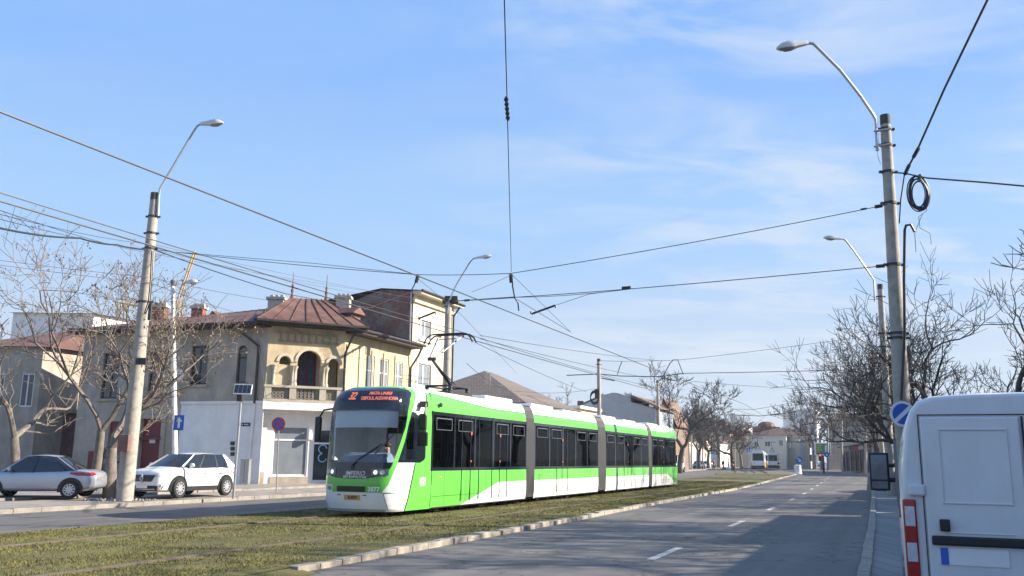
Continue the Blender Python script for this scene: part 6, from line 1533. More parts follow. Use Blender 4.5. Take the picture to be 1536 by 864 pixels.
# ================================================================== TREES
def rot_about(d, ax, a): return (Matrix.Rotation(a, 3, ax) @ d)
def gen_tree(seed, H, r, levels=6, spread=.55, upb=.25, kids=(2, 3), first=.28, shrink=.76, lean=(0, 0), twig_r=.012, tips=None, gnarl=.22, len0=None):
    rnd = random.Random(seed); trunk = B(); crown = B()
    def branch(bl, p, d, L, r0, lev):
        n = 4 if lev < 2 else 3 if lev < levels-1 else 2; pts = [p.copy()]; rs = [r0]; dd = d.copy(); q = p.copy(); r1 = r0*(.72 if lev else .7)
        for k in range(n):
            dd = (dd+Vector((rnd.gauss(0, gnarl), rnd.gauss(0, gnarl), rnd.gauss(0, gnarl)+upb*.3))).normalized() if lev else (dd+Vector((rnd.gauss(0, .05), rnd.gauss(0, .05), 0))).normalized()
            if lev and dd.z < -.12: dd.z = -.12; dd.normalize()
            q = q+dd*(L/n); pts.append(q.copy()); rs.append(max(twig_r*.6, r0+(r1-r0)*(k+1)/n))
        sides = 9 if lev == 0 else 6 if lev < 2 else 4 if lev < 4 else 3
        bl.tube(pts, rs, sides, caps=lev == 0 and False)
        if lev >= levels:
            if tips is not None: tips.append((q.copy(), dd.copy()))
            return
        nk = rnd.choice(kids) if lev < levels-1 else kids[-1]
        base_a = rnd.uniform(0, 6.28)
        for k in range(nk):
            ax = dd.orthogonal().normalized(); ax = rot_about(ax, dd, base_a+k*2*math.pi/nk+rnd.uniform(-.5, .5))
            nd = rot_about(dd, ax, rnd.uniform(.55, 1.25)*spread); nd = (nd+Vector((0, 0, upb))); nd.z = max(nd.z, .02); nd.normalize()
            branch(crown, q, nd, L*shrink*rnd.uniform(.75, 1.15) if lev else H*first*rnd.uniform(.8, 1.1), max(twig_r, r1*rnd.uniform(.62, .85)), lev+1)
        if lev >= 1:
            for k in range(2 if lev < 3 else 1):
                i = rnd.randint(1, len(pts)-2) if len(pts) > 2 else 0; ax = rot_about(dd.orthogonal().normalized(), dd, rnd.uniform(0, 6.28))
                branch(crown, pts[i], rot_about(dd, ax, rnd.uniform(.6, 1.1)), L*.6*rnd.uniform(.6, 1), max(twig_r, rs[i]*.45), min(levels, lev+2))
    branch(trunk, Vector((0, 0, -.1)), Vector((lean[0], lean[1], 1)).normalized(), len0 or H*.28, r, 0)
    return trunk, crown
def tree(seed, loc, label, H, r, bark='bark', group='bare street trees', seeds=0, **k):
    tips = []; tr, cr_ = gen_tree(seed, H, r, tips=tips, **k)
    t = thing('bare_tree', label, 'tree', loc, group=group); tr.done('trunk', bark, t, True, fixn=False); c = cr_.done('crown', bark, t, True, fixn=False)
    if seeds:
        rnd = random.Random(seed+9); b = B()
        for p, d in tips:
            if rnd.random() > seeds: continue
            for q in range(rnd.randint(4, 9)):
                c_ = p+Vector((rnd.gauss(0, .1), rnd.gauss(0, .1), rnd.gauss(-.05, .1))); s_ = rnd.uniform(.025, .06); v = [c_+Vector((rnd.uniform(-s_, s_), rnd.uniform(-s_, s_), rnd.uniform(-s_*1.4, s_*1.4))) for _ in range(3)]; b.poly(v)
        b.done('seed_clusters', 'seed', c, fixn=False)
    return t
g = at(172, 745, 33.5)
tree(11, (g[0]-.1, 33.3, .16), 'bare tree with dry seed clusters hugging the big lamp pole on the left', 8.2, .26, 'bark', seeds=.75, levels=6, spread=.75, upb=.14, first=.27, shrink=.78, len0=1.9, gnarl=.2, twig_r=.011)
g = at(128, 745, 36); tree(23, (g[0], 36.5, .2), 'bare tree with seed clusters at the left edge behind the silver car', 8.8, .22, 'bark', seeds=.6, levels=6, spread=.7, upb=.2, first=.27, shrink=.78, len0=2.6, twig_r=.012)
g = at(40, 745, 36); tree(29, (g[0], 35, .2), 'bare tree outside the silver car near the left frame', 8, .22, 'bark', levels=5, spread=.7, upb=.25, first=.3, shrink=.78, twig_r=.014)
# right side trees
rt = [(33, 1400, 36, 4.0, 6.8, .26, 'fine bare tree just right of the tall pole above the van'), (35, 1325, 84, 3, 9, .35, 'dark bare tree left of the dense mass on the right'), (36, 1335, 100, 3, 11, .4, 'farthest dark bare tree of the dense right hand row'), (31, 1362, 58, 4.0, 10.5, .34, 'bare dark tree right of the tall pole with spreading limbs'), (37, 1335, 72, 3.6, 10.5, .45, 'dense dark bare tree behind the second right lamp pole'), (41, 1318, 92, 3.4, 11, .4, 'dark bare tree farther along the right pavement'), (43, 1410, 45, 5.5, 10, .3, 'bare tree rising above the white van roof'), (47, 1480, 40, 6.2, 9.5, .3, 'bare tree at the right edge behind the van'), (53, 1352, 50, 3.2, 9.0, .28, 'thin bare tree crossing the tall right pole with long low limbs')]
for sd__, px, Y, hh, Ht, r, lab in rt:
    q = at(px, 690, Y); tree(sd__, (q[0], Y, .1), lab, Ht, r, 'barkd', levels=7 if Y in (58, 72) else 6, kids=(3, 3) if Y in (84,) else (2, 3), spread=.68, upb=.16, first=.30, shrink=.79, len0=Ht*.27, twig_r=.0095+Y*.0001, gnarl=.22)
for k, (s_, t_, sc) in enumerate(()):
    tree(60+k, S(s_, t_, .1), ('bare tree on the right pavement beside the van out of frame', 'bare tree on the right pavement behind the camera', 'tallest bare tree of the right pavement, ahead of the van and out of frame', 'bare tree between the tall right pole and the houses, out of frame')[k], sc, .3, 'barkd', levels=6, spread=.7, upb=.2, first=.29, shrink=.78, twig_r=.015)
yard = None
for k, (s_, t_, sc, rz) in enumerate(((-3, 12, 1.0, 0), (5, 11, .95, 1), (11.5, 12.5, 1.08, 2), (17, 11.5, 1.0, 3), (22, 11.2, 1.05, 4), (28.5, 12, .98, 5), (34, 11, 1.05, .5), (40, 12.2, 1.0, 1.6), (46.5, 11.5, 1.12, 2.7), (53, 12.5, 1.1, 3.9))):
    lab = 'bare yard tree beyond the right frame, '+('behind the camera', 'level with the van rear', 'level with the van bonnet', 'just before the tall pole', 'level with the tall pole', 'just past the tall pole', 'behind the third house', 'behind the fourth house', 'near the second pole', 'farthest of the yard row')[k]
    if yard is None: yard = tree(64, S(s_, t_, .1), lab, 12, .34, 'barkd', levels=7, spread=.7, upb=.22, first=.27, shrink=.78, twig_r=.02, group='yard trees behind the right hand houses')
    else: c = copy_tree(yard); c.location = S(s_, t_, .1); c.rotation_euler = (0, 0, rz); c.scale = (sc,)*3; c['label'] = lab
# middle and far trees
q = at(1020, 700, 112); tree(71, (q[0], 112, .2), 'dark bare tree standing just behind the rear of the tram', 11.5, .4, 'barkd', levels=7, spread=.65, upb=.2, first=.28, shrink=.78, twig_r=.03)
q = at(1100, 700, 150); tree(73, (q[0], 150, .3), 'reddish brown bare tree above the crossing pedestrians', 10, .35, mat('bark_reddish', (.1, .06, .05), .9, var=.3), levels=7, spread=.85, upb=.05, first=.27, shrink=.78, len0=2.6, twig_r=.04)
q = at(1222, 690, 170); tree(79, (q[0], 170, .3), 'pale bare tree in front of the white modern block', 14, .4, mat('bark_pale', (.17, .15, .13), .9, var=.3), levels=6, spread=.6, upb=.3, first=.26, shrink=.78, twig_r=.05)
q = at(393, 480, 75); tree(83, (q[0], 78, .2), 'bare tree top showing behind the corner house roof', 13.2, .3, 'bark', levels=6, spread=.6, upb=.3, first=.24, twig_r=.02)
q = at(812, 600, 105); tree(89, (q[0], 108, .2), 'bare tree top behind the ridge of the brown roof', 10.2, .3, 'bark', levels=6, spread=.6, upb=.25, first=.24, twig_r=.03)
tb_ = tree(91, (at(1048, 700, 150)[0], 150, .3), 'greyish bare tree behind the far parked row', 11, .35, mat('bark_grey', (.13, .12, .11), .9, var=.3), levels=6, spread=.7, upb=.2, first=.27, twig_r=.045)
for i, (px, Y, sc, rz, lab) in enumerate(((1062, 170, 1.0, 1.0, 'greyish bare tree second from the left in the far hazy row'), (1078, 190, 1.1, 2.2, 'greyish bare tree third from the left in the far hazy row'), (1112, 185, .95, 3.3, 'greyish bare tree behind the left old tram'), (1090, 230, 1.2, 4.4, 'tallest hazy bare tree at the centre of the far row'), (1233, 150, 1.15, 5.1, 'bare tree rising directly above the green billboard'), (1036, 185, 1.1, .4, 'hazy bare tree immediately beyond the dark tree behind the tram'))):
    c = copy_tree(tb_); c.location = (at(px, 690, Y)[0], Y, .3); c.rotation_euler = (0, 0, rz); c.scale = (sc,)*3; c['label'] = lab
# shrub stump with planting bed at left
g = gg(158, 722, .2); st_ = thing('pruned_shrub', 'low pruned shrub in the small planting bed left of the tree trunk', 'shrub', (g[0], g[1], .2))
tr, cr_ = gen_tree(5, 2.0, .14, levels=4, spread=.9, upb=.1, first=.22, len0=.6, twig_r=.02); tr.done('trunk', 'bark', st_, True, fixn=False); cr_.done('branches', 'bark', st_, True, fixn=False)
b = B()
rnd = random.Random(8)
for k in range(500):
    a = rnd.uniform(0, 6.28); r = rnd.uniform(0, .75); z = rnd.uniform(.7, 1.9); s_ = .08; c_ = Vector((r*math.cos(a), r*math.sin(a), z)); b.poly([c_+Vector((rnd.uniform(-s_, s_), rnd.uniform(-s_, s_), rnd.uniform(-s_, s_))) for _ in range(3)])
b.done('leaves', 'leafd', st_, fixn=False)
pb = thing('planting_bed', 'small grass bed edged with red and white kerb in front of the grey wall', 'planting bed', (g[0], g[1], .2))
b = B(True); b.box(g[0]-1.6, g[0]+1.6, g[1]-.9, g[1]+.9, .15, .31); b.done('soil', mat('bed_grass', (.08, .14, .03), .9, var=.3, scale=8), pb)
b = B(True)
for k in range(8): x = g[0]-1.7+k*.44; b.box(x, x+.42, g[1]-1.02, g[1]-.9, .1, .34, k % 2)
b.done('edging', ['signwhite', 'red'], pb)

# ================================================================== FAR BUILDINGS
h1, f1 = house_px('cream_house', 'two storey cream house with red tiled roof behind the old trams', 1123, 1179, 205, 654, 642, 'cream', 'roofred', 16, False, wins=((1131, 662, 1137, 670), (1147, 662, 1155, 670), (1168, 660, 1174, 669), (1163, 680, 1168, 690)), rz=-14)
b = B(True); q = at(1155, 650, 206); b.box(q[0]-2.6, q[0]+2.6, 207, 211, q[2], at(1155, 640, 206)[2]); b.blob((q[0], 208.5, at(1155, 639.5, 206)[2]), (2.2, 2, 1.3), n=10); b.done('roof_turret', 'roofred', h1)
house_px('cream_house_wing', 'sunlit cream wing of the house behind the keep right bollard', 1179, 1198, 192, 655, 647, 'cream', 'roofred', 16, False, wins=((1184, 664, 1187, 671), (1190, 664, 1193, 671)), rz=14)
house_px('pale_annexe', 'pale lower building with dark doors left of the billboard', 1199, 1222, 190, 660, 657, 'pillarwhite', 'roofbrown', 14, False, wins=((1205, 663, 1208, 672), (1213, 663, 1217, 672), (1206, 682, 1210, 692), (1214, 682, 1218, 692)), rz=4)
house_px('modern_block', 'tall white modern apartment block rising behind the cream house', 1174, 1212, 330, 617, 617, 'whitewall', 'whitewall', 30, False, wins=((1183, 626, 1187, 631), (1183, 642, 1187, 647), (1200, 628, 1206, 634), (1200, 642, 1206, 648)), over=0)
house_px('modern_block_side', 'sunlit right side of the modern apartment block, added as a separate slab', 1212, 1224, 325, 616, 616, 'pillarwhite', 'whitewall', 20, False, over=0)  # lit side face of the modern block, added as its own white body
for i, (x0, x1, ye, yr, Y, wm, lab, gbl) in enumerate(((1070, 1094, 648, 634, 300, 'gplaster', 'grey house with steep roof and little tower on the skyline', True), (1094, 1113, 640, 637, 320, 'gplaster', 'grey flat block right of the towered roof on the skyline', False), (1112, 1120, 638, 638, 340, 'whitewall', 'small white block on the skyline left of the cream house', False), (1040, 1062, 655, 650, 240, 'yplaster2', 'pale house half hidden by far trees beside the tram rear', False), (1060, 1080, 664, 655, 220, 'whitewall', 'low white house behind the far parked row', False), (1086, 1124, 662, 650, 250, 'gplaster', 'dull brown roofed house behind the reddish tree', False))):
    hh_, _ = house_px('distant_house', lab, x0, x1, Y, ye, yr, wm, 'roofbrown', 14, gbl, wins=((x0+3, ye+8, x0+6, ye+13), (x0+10, ye+8, x0+13, ye+13)), group='distant houses')
    if i == 0: b = B(True); q = at(1081, 634, Y+3); b.box(q[0]-1.2, q[0]+1.2, Y+2, Y+5, q[2]-2, at(1081, 629, Y)[2]); b.done('tower', 'roofbrown', hh_)
# right street side: offices, low shops
house_px('narrow_grey_house', 'tall narrow grey house behind the far poles on the right', 1240, 1263, 170, 628, 620, 'gplaster', 'roofbrown', 30, False, wins=((1245, 640, 1249, 650), (1254, 640, 1258, 650), (1245, 662, 1249, 672), (1254, 662, 1258, 672)))
house_px('brown_roof_gable', 'house gable with brown roof above the low shops', 1244, 1272, 200, 632, 611, 'yplaster2', 'roofbrown', 20, True, .75)
M['blank'] = mat('blank_grey_wall', (.3, .29, .28), .9, var=.1, scale=.6, streak=.2)
Yw = 150; bw2 = thing('blank_wall_house', 'house with large blank grey side wall above the low shops', 'house', (at(1264, 660, Yw)[0], Yw, .2))
b = B(True); upw = lambda x, y, w: (at(x, y, Yw)[0]+w*DX, Yw+w*DY, at(x, y, Yw)[2]); b.prism([(1262, 706), (1262, 632), (1275, 624), (1312, 622), (1312, 706)], upw, 0, 14); b.done('wall', 'blank', bw2)
b = B(True); b.prism([(1260, 633), (1275, 623.5), (1314, 621.5), (1314, 619), (1275, 621), (1260, 630.5)], upw, -.5, 14.3); b.done('roof', 'roofbrown', bw2)
# low shops: long front along the pavement made of individual kiosks
def kiosk(s0, s1, tf, col, h, lab, door):
    p0 = at(s0, 700, lerp([(1262, 138), (1305, 104)], s0)); p1 = at(s1, 700, lerp([(1262, 138), (1305, 104)], s1)); f = Fr(p0[:2], p1[:2]); s0 = 100; s1 = 130
    z0 = G((s0+s1)/2)+.13; t = thing('shop_front', lab, 'shop', (p1[0], p1[1], z0), group='low shops along the right pavement'); b = B(True); op = [(.4, f.L-.4, z0+.2, z0+h-.6)]
    wall(b, f, z0, z0+h, op, .12); fbox(b, f, 0, f.L, z0, z0+h-.02, -4, -.13) ; b.done('wall', col, t)
    window(t, f, op[0], 'darkwood' if door else 'dkmetal', 'winglass', .06, .08, max(2, int(f.L/1.1)), .75, 'shop_window')
    b = B(True); fbox(b, f, -.1, f.L+.1, z0+h, z0+h+.15, -4.2, .5); b.done('roof', 'roofbrown' if door else 'galv', t)
    b = B(True); fbox(b, f, .2, f.L-.2, z0+h-.5, z0+h-.05, .02, .1); b.done('sign_board', plain('board', door or (.3, .3, .3)), t)
ks = [(1298, 1307, (.25, .06, .04)), (1290, 1298, (.4, .42, .45)), (1283, 1290, (.35, .05, .04)), (1276, 1283, (.06, .06, .07)), (1269, 1276, (.3, .3, .3)), (1262, 1269, (.45, .3, .1))]
cols_ = [(.3, .27, .24), (.2, .2, .21), (.24, .09, .07), (.18, .17, .17), (.35, .34, .32), (.2, .16, .13)]
labs = ['nearest low shop front on the right, grey with red board', 'low shop front with pale board, second from the nearest', 'dark red low shop front in the middle of the row', 'black boarded low shop front right of the grey one', 'pale grey low shop front near the far pole', 'farthest brown low shop front with ochre board']
for (a_, b_, dc_), c_, lb in zip(ks, cols_, labs): kiosk(a_, b_, 0, plain('shop_wall', c_), 3.6, lb, dc_)
# houses on the right that shade the road (mostly beyond the frame)
M['rwall'] = mat('right_house_wall', (.42, .38, .32), .9, var=.1, streak=.2)
for i, (s0, s1, h, rh, lab) in enumerate(((-14, 1.5, 6.4, 1.6, 'house on the right behind the camera'), (2.6, 11, 6.0, 1.6, 'house on the right beside the van beyond the frame'), (12.3, 24, 5.5, 1.6, 'second house on the right beyond the frame'), (25.2, 36, 6.0, 1.6, 'third house on the right beyond the frame'), (37.5, 49, 5.4, 1.6, 'fourth house on the right behind the trees'), (50.7, 67, 5.2, 1.6, 'fifth house on the right behind the bare trees'))):
    o = S(s0, 7.2); par = thing('pavement_house', lab, 'house', (o[0], o[1], .1), group='houses along the right pavement'); t0, t1 = 7.2, 16
    b = B(True); f = Fr(S(s1, t0)[:2], S(s0, t0)[:2]); n_ = max(2, int(f.L/2.6)); op = [((k+.5)*f.L/n_-.55, (k+.5)*f.L/n_+.55, 1.1, 3.0) for k in range(n_)]
    wall(b, f, -.1, h, op, .15)
    for p, q in ((S(s0, t0), S(s0, t1)), (S(s0, t1), S(s1, t1)), (S(s1, t1), S(s1, t0))): wall(b, Fr(p[:2], q[:2]), -.1, h)
    b.done('wall', 'rwall', par)
    for q in op: window(par, f, q, 'winwhite', 'winglass', .1, .07, 2, .7)
    z = h+.01; e = [S(s0-.4, t0-.4, z), S(s0-.4, t1+.4, z), S(s1+.4, t1+.4, z), S(s1+.4, t0-.4, z)]; p, q = S(s0+2.5, (t0+t1)/2, z+rh), S(s1-2.5, (t0+t1)/2, z+rh)
    r = B(True); r.poly([e[0], e[3], q, p]); r.poly([e[1], e[2], q, p]); r.poly([e[0], e[1], p]); r.poly([e[2], e[3], q]); r.done('roof', 'roofred', par)

# ================================================================== PEOPLE
def skinned(name, verts, edges, radii, m, par, sub=1, root=0):
    me = bpy.data.meshes.new(name); me.from_pydata(verts, edges, []); me.materials.append(M[m] if isinstance(m, str) else m)
    o = bpy.data.objects.new(name, me); COL.objects.link(o)
    if par is not None: o.parent = par
    o.modifiers.new('skin', 'SKIN'); sv = me.skin_vertices[0].data
    for i, r in enumerate(radii): sv[i].radius = (r, r) if not isinstance(r, tuple) else r; sv[i].use_root = (i == root)
    s_ = o.modifiers.new('sub', 'SUBSURF'); s_.levels = sub; s_.render_levels = sub; return o
def person(label, loc, rz, coat, legs, step=.25, sit=False, H=1.0, bag=None, group=None, arms='down'):
    t = bpy.data.objects.new('person', None); COL.objects.link(t); t.location = loc; t.rotation_euler = (0, 0, rz); t.scale = (H,)*3
    t['label'] = label; t['category'] = 'person'
    if group: t['group'] = group
    hz = .93 if not sit else .5
    V = [(0, 0, hz), (0, 0, hz+.25), (0, .01, hz+.45), (0, 0, hz+.56), (0, -.02, hz+.68), (0, -.02, hz+.78)]; E = [(0, 1), (1, 2), (2, 3), (3, 4), (4, 5)]; R = [.15, .14, .15, .065, .1, .085]
    def add(p, r, j): V.append(p); R.append(r); E.append((j, len(V)-1)); return len(V)-1
    for sd in (-1, 1):
        a = add((sd*.19, 0, hz+.47), .065, 2)
        if arms == 'wheel': e = add((sd*.24, -.1, hz+.2), .05, a); h_ = add((sd*.15, -.4, hz+.22), .035, e)
        else: e = add((sd*.25, .03+sd*.06, hz+.18), .05, a); h_ = add((sd*.25, -.06+sd*.14, hz-.06), .032, e)
        for k in range(3): add((V[h_][0]+(k-1)*.02, V[h_][1]-.03, V[h_][2]-.08), .011, h_)
        if not sit:
            k_ = add((sd*.1, -sd*step*.4-.02, .5), .075, 0); f = add((sd*.1, -sd*step+.06, .09), .05, k_); add((sd*.1, -sd*step-.1, .045), .04, f)
        else:
            k_ = add((sd*.12, -.42, hz+.02), .08, 0); f = add((sd*.12, -.4, .1), .05, k_); add((sd*.12, -.54, .05), .04, f)
    body = skinned('body', V, E, R, 'skin', t)
    # jacket and trousers
    cv = [V[i] for i in (0, 1, 2)]; cv[0] = (0, 0, hz-.02); ce = [(0, 1), (1, 2)]; crr = [.19, .175, .175]
    for base in (6,): pass
    idx = 6; n_per = (2+1+3+3)
    for s_i in range(2):
        a = V[6+s_i*9]; e = V[7+s_i*9]; h_ = V[8+s_i*9]; i0 = len(cv); cv += [a, e, tuple(Vector(e).lerp(Vector(h_), .85))]; ce += [(2, i0), (i0, i0+1), (i0+1, i0+2)]; crr += [.085, .07, .05]
    skinned('jacket', cv, ce, crr, coat, t)
    lv = [(0, 0, hz-.02)]; le = []; lr = [.16]
    for s_i in range(2):
        k_, f = V[12+s_i*9], V[13+s_i*9]; i0 = len(lv); lv += [k_, tuple(f)]; le += [(0, i0), (i0, i0+1)]; lr += [.095, .065]
    skinned('trousers', lv, le, lr, legs, t)
    b = B(); b.blob((0, .015, hz+.80), (.105, .115, .095), n=12, k=8); b.done('hair', 'hair', t, True)
    b = B(); b.blob((0, -.125, hz+.715), (.016, .02, .025)); 
    b.done('nose', 'skin', t, True)
    b = B(); b.blob((-.035, -.108, hz+.745), (.014, .008, .009)); b.blob((.035, -.108, hz+.745), (.014, .008, .009)); b.done('eyes', 'hair', t)
    if bag: b = B(True); 
    return t
pc_ = lambda n, c: plain(n, c, .85)
specs = [(1071, 705.6, (.4, .03, .03), (.03, .03, .04), 'pedestrian in a red jacket, leftmost on the crossing', .22, 80), (1085.2, 706.2, (.02, .02, .03), (.03, .03, .05), 'pedestrian in dark clothes carrying a blue bag on the crossing', .2, 100), (1093, 706.5, (.6, .5, .4), (.2, .32, .5), 'pedestrian in a pale coat and light jeans, tallest on the crossing', .2, 75), (1100, 705.8, (.015, .015, .02), (.02, .02, .03), 'pedestrian all in black striding right on the crossing', .34, -80), (1169, 705, (.02, .02, .03), (.03, .03, .04), 'pedestrian in black beside the old trams', .12, 20)]
for i, (px, py, c1, c2, lab, stp, yaw) in enumerate(specs):
    g = gg(px, py); person(lab, g, R_(yaw), pc_('coat', c1), pc_('trousers', c2), stp, H=1.02)
g = gg(1087.6, 706); b = B(True); b.box(g[0]-.14, g[0]+.14, g[1]-.08, g[1]+.08, g[2]+.18, g[2]+.55); b.tube([(g[0]-.08, g[1], g[2]+.55), (g[0], g[1], g[2]+.75), (g[0]+.08, g[1], g[2]+.55)], .015, 5); tag(b.done('blue_bag', 'blue', None, bevel=.03), 'small blue bag carried by the dark clothed pedestrian', 'bag')
# tram people
def intram(x, y, z=0): v = Matrix.Rotation(-A, 3, 'Z') @ Vector((x, y, z)); return (tram.location.x+v.x, tram.location.y+v.y, tram.location.z+v.z)
person('tram driver in dark blue jacket seated behind the windscreen', intram(.32, 1.35, .72), -A, pc_('driver_jacket', (.04, .06, .12)), pc_('driver_trousers', (.03, .03, .04)), sit=True, arms='wheel', H=.98)
for i, (x, y, sit, rz, c1, lab) in enumerate(((.85, 6.65, False, 90, (.35, .34, .31), 'standing passenger in a pale hooded jacket behind the second tram door'), (.75, 12.7, True, 0, (.4, .38, .4), 'seated passenger in a light top just behind the first bellows'), (.72, 15.6, True, 0, (.2, .25, .4), 'seated passenger in blue beside the door of the second section'), (.75, 17.3, False, 120, (.07, .09, .07), 'standing passenger in dark green in the second tram section'), (.72, 25.8, True, 0, (.35, .35, .38), 'seated passenger in grey in the third tram section'), (.75, 31.5, False, 80, (.3, .33, .36), 'standing passenger in pale grey near the rear door'), (.7, 3.9, True, 0, (.06, .08, .2), 'seated passenger in navy just behind the driver cab'), (.75, 34.6, False, 60, (.4, .2, .15), 'standing passenger in rust brown at the tram rear'))):
    person(lab, intram(x, y, .36), -A+R_(rz), pc_('top', c1), pc_('trousers', (.04, .04, .06)), .08, sit=sit, H=.97)

# a few dry leaves and rubble at the foot of the pole
b = B(True); rnd = random.Random(12)
for k in range(70):
    a, r = rnd.uniform(0, 6.28), rnd.uniform(.25, 1.1)**1.0; s_ = rnd.uniform(.02, .07); b.blob((base_l[0]-.2+r*math.cos(a)*1.2, 31.6+r*math.sin(a)*.6, .17+s_*.3), (s_, s_, s_*.6), n=5, k=4)
tag(b.done('rubble', 'pave'), 'loose earth and rubble around the foot of the big lamp pole', 'rubble', kind='stuff')

hz = B(); hz.box(-260, 330, -45, 430, -1.2, 45); hm = bpy.data.materials.new('haze'); hm.use_nodes = True; hn = hm.node_tree; hn.nodes.clear()
ho = hn.nodes.new('ShaderNodeOutputMaterial'); hp = hn.nodes.new('ShaderNodeVolumePrincipled'); hp.inputs['Color'].default_value = (.86, .92, 1, 1); hp.inputs['Density'].default_value = .00028; hp.inputs['Anisotropy'].default_value = .2
hn.links.new(hp.outputs[0], ho.inputs['Volume']); tag(hz.done('haze', hm), 'thin bluish winter haze filling the street', 'haze', kind='stuff')
# ================================================================== SKY, SUN, CAMERA
SUN_AZ = Vector((1, .03, 0)).normalized(); EL = R_(28)
sv = Vector((SUN_AZ.x*math.cos(EL), SUN_AZ.y*math.cos(EL), math.sin(EL)))
L_ = bpy.data.lights.new('sun', 'SUN'); L_.energy = 4.8; L_.angle = R_(.53); L_.color = (1, .9, .76)
so = bpy.data.objects.new('sun', L_); COL.objects.link(so); so.rotation_euler = (-sv).to_track_quat('-Z', 'Y').to_euler()
w = bpy.data.worlds.new('World'); scene.world = w; w.use_nodes = True; nt = w.node_tree; N = nt.nodes; Lk = nt.links
bg = N['Background']; bg.inputs['Strength'].default_value = .15
sky = N.new('ShaderNodeTexSky'); sky.sky_type = 'NISHITA'; sky.sun_disc = False; sky.sun_elevation = EL; sky.sun_rotation = math.atan2(SUN_AZ.x, SUN_AZ.y)
sky.air_density = 1.0; sky.dust_density = .5; sky.ozone_density = 1.6; sky.altitude = 80
tc = N.new('ShaderNodeTexCoord'); sp_ = N.new('ShaderNodeSeparateXYZ'); Lk.new(tc.outputs['Generated'], sp_.inputs[0])
K_ = .15*2**EXPO
rs = N.new('ShaderNodeValToRGB'); rs.color_ramp.interpolation = 'B_SPLINE' if 0 else 'EASE'; el = rs.color_ramp.elements
for i_, (z_, c_) in enumerate(((0., (.62, .715, .85)), (.09, (.575, .69, .86)), (.26, (.385, .62, .97)), (.42, (.275, .515, .98)), (1., (.15, .36, .85)))):
    e_ = el[i_] if i_ < 2 else el.new(z_); e_.position = z_; e_.color = (*[v_/3 for v_ in c_], 1)
Lk.new(sp_.outputs['Z'], rs.inputs['Fac'])
vm = N.new('ShaderNodeVectorMath'); vm.operation = 'SCALE'; vm.inputs['Scale'].default_value = 2.95/K_; Lk.new(rs.outputs['Color'], vm.inputs[0])
skm = N.new('ShaderNodeMixRGB'); skm.inputs['Fac'].default_value = .95; Lk.new(sky.outputs[0], skm.inputs[1]); Lk.new(vm.outputs[0], skm.inputs[2])
# project the view direction on a cloud layer high above
mxz = N.new('ShaderNodeMath'); mxz.operation = 'MAXIMUM'; mxz.inputs[1].default_value = .03; Lk.new(sp_.outputs['Z'], mxz.inputs[0])
adz = N.new('ShaderNodeMath'); adz.operation = 'ADD'; adz.inputs[1].default_value = .12; Lk.new(mxz.outputs[0], adz.inputs[0])
dx_ = N.new('ShaderNodeMath'); dx_.operation = 'DIVIDE'; Lk.new(sp_.outputs['X'], dx_.inputs[0]); Lk.new(adz.outputs[0], dx_.inputs[1])
dy_ = N.new('ShaderNodeMath'); dy_.operation = 'DIVIDE'; Lk.new(sp_.outputs['Y'], dy_.inputs[0]); Lk.new(adz.outputs[0], dy_.inputs[1])
cb = N.new('ShaderNodeCombineXYZ'); Lk.new(dx_.outputs[0], cb.inputs[0]); Lk.new(dy_.outputs[0], cb.inputs[1])
mp = N.new('ShaderNodeMapping'); mp.inputs['Scale'].default_value = (.75, 1.5, 1); mp.inputs['Rotation'].default_value = (0, 0, R_(12)); mp.inputs['Location'].default_value = (CLX, CLY, 0); Lk.new(cb.outputs[0], mp.inputs['Vector'])
n1 = N.new('ShaderNodeTexNoise'); n1.inputs['Scale'].default_value = 2.6; n1.inputs['Detail'].default_value = 9; n1.inputs['Roughness'].default_value = .58; n1.inputs['Distortion'].default_value = .5; Lk.new(mp.outputs['Vector'], n1.inputs['Vector'])
n2 = N.new('ShaderNodeTexNoise'); n2.inputs['Scale'].default_value = .45; n2.inputs['Detail'].default_value = 3; Lk.new(mp.outputs['Vector'], n2.inputs['Vector'])
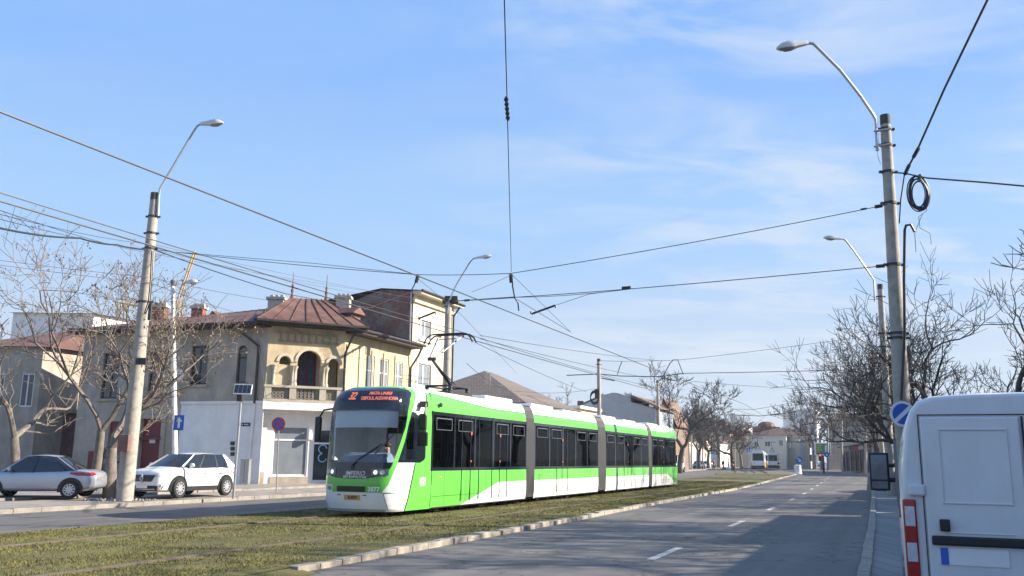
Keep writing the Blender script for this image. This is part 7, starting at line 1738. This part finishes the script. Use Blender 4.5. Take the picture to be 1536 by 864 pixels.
r1 = N.new('ShaderNodeValToRGB'); r1.color_ramp.elements[0].position = .42; r1.color_ramp.elements[1].position = .64; Lk.new(n1.outputs['Fac'], r1.inputs['Fac'])
r2 = N.new('ShaderNodeValToRGB'); r2.color_ramp.elements[0].position = .36; r2.color_ramp.elements[1].position = .56; Lk.new(n2.outputs['Fac'], r2.inputs['Fac'])
ml = N.new('ShaderNodeMath'); ml.operation = 'MULTIPLY'; Lk.new(r1.outputs['Color'], ml.inputs[0]); Lk.new(r2.outputs['Color'], ml.inputs[1])
ms = N.new('ShaderNodeMath'); ms.operation = 'MULTIPLY'; ms.inputs[1].default_value = .85
gx = N.new('ShaderNodeMapRange'); gx.inputs['From Min'].default_value = -.15; gx.inputs['From Max'].default_value = .2; gx.inputs['To Min'].default_value = .12; Lk.new(sp_.outputs['X'], gx.inputs['Value'])
mg = N.new('ShaderNodeMath'); mg.operation = 'MULTIPLY'; Lk.new(ml.outputs[0], mg.inputs[0]); Lk.new(gx.outputs[0], mg.inputs[1]); Lk.new(mg.outputs[0], ms.inputs[0])
mx = N.new('ShaderNodeMixRGB'); Lk.new(ms.outputs[0], mx.inputs['Fac']); Lk.new(skm.outputs[0], mx.inputs[1]); mx.inputs[2].default_value = (.74/K_, .82/K_, .93/K_, 1)
Lk.new(mx.outputs[0], bg.inputs['Color'])
cam = bpy.data.cameras.new('camera'); co_ = bpy.data.objects.new('camera', cam); COL.objects.link(co_); scene.camera = co_
cam.sensor_width = 36; cam.lens = 36*F_/1536; cam.clip_start = .1; cam.clip_end = 6000
Z_ = (-FW[0], -FW[1], -FW[2])
co_.matrix_world = Matrix(((RT_[0], UP_[0], Z_[0], 0), (RT_[1], UP_[1], Z_[1], 0), (RT_[2], UP_[2], Z_[2], EYE), (0, 0, 0, 1)))
scene.view_settings.view_transform = 'Standard'; scene.view_settings.look = 'None'; scene.view_settings.exposure = EXPO; scene.view_settings.gamma = 1
scene.render.engine = 'CYCLES'; scene.cycles.max_bounces = 6; scene.cycles.transparent_max_bounces = 12
scene.render.resolution_x = 1024; scene.render.resolution_y = 576
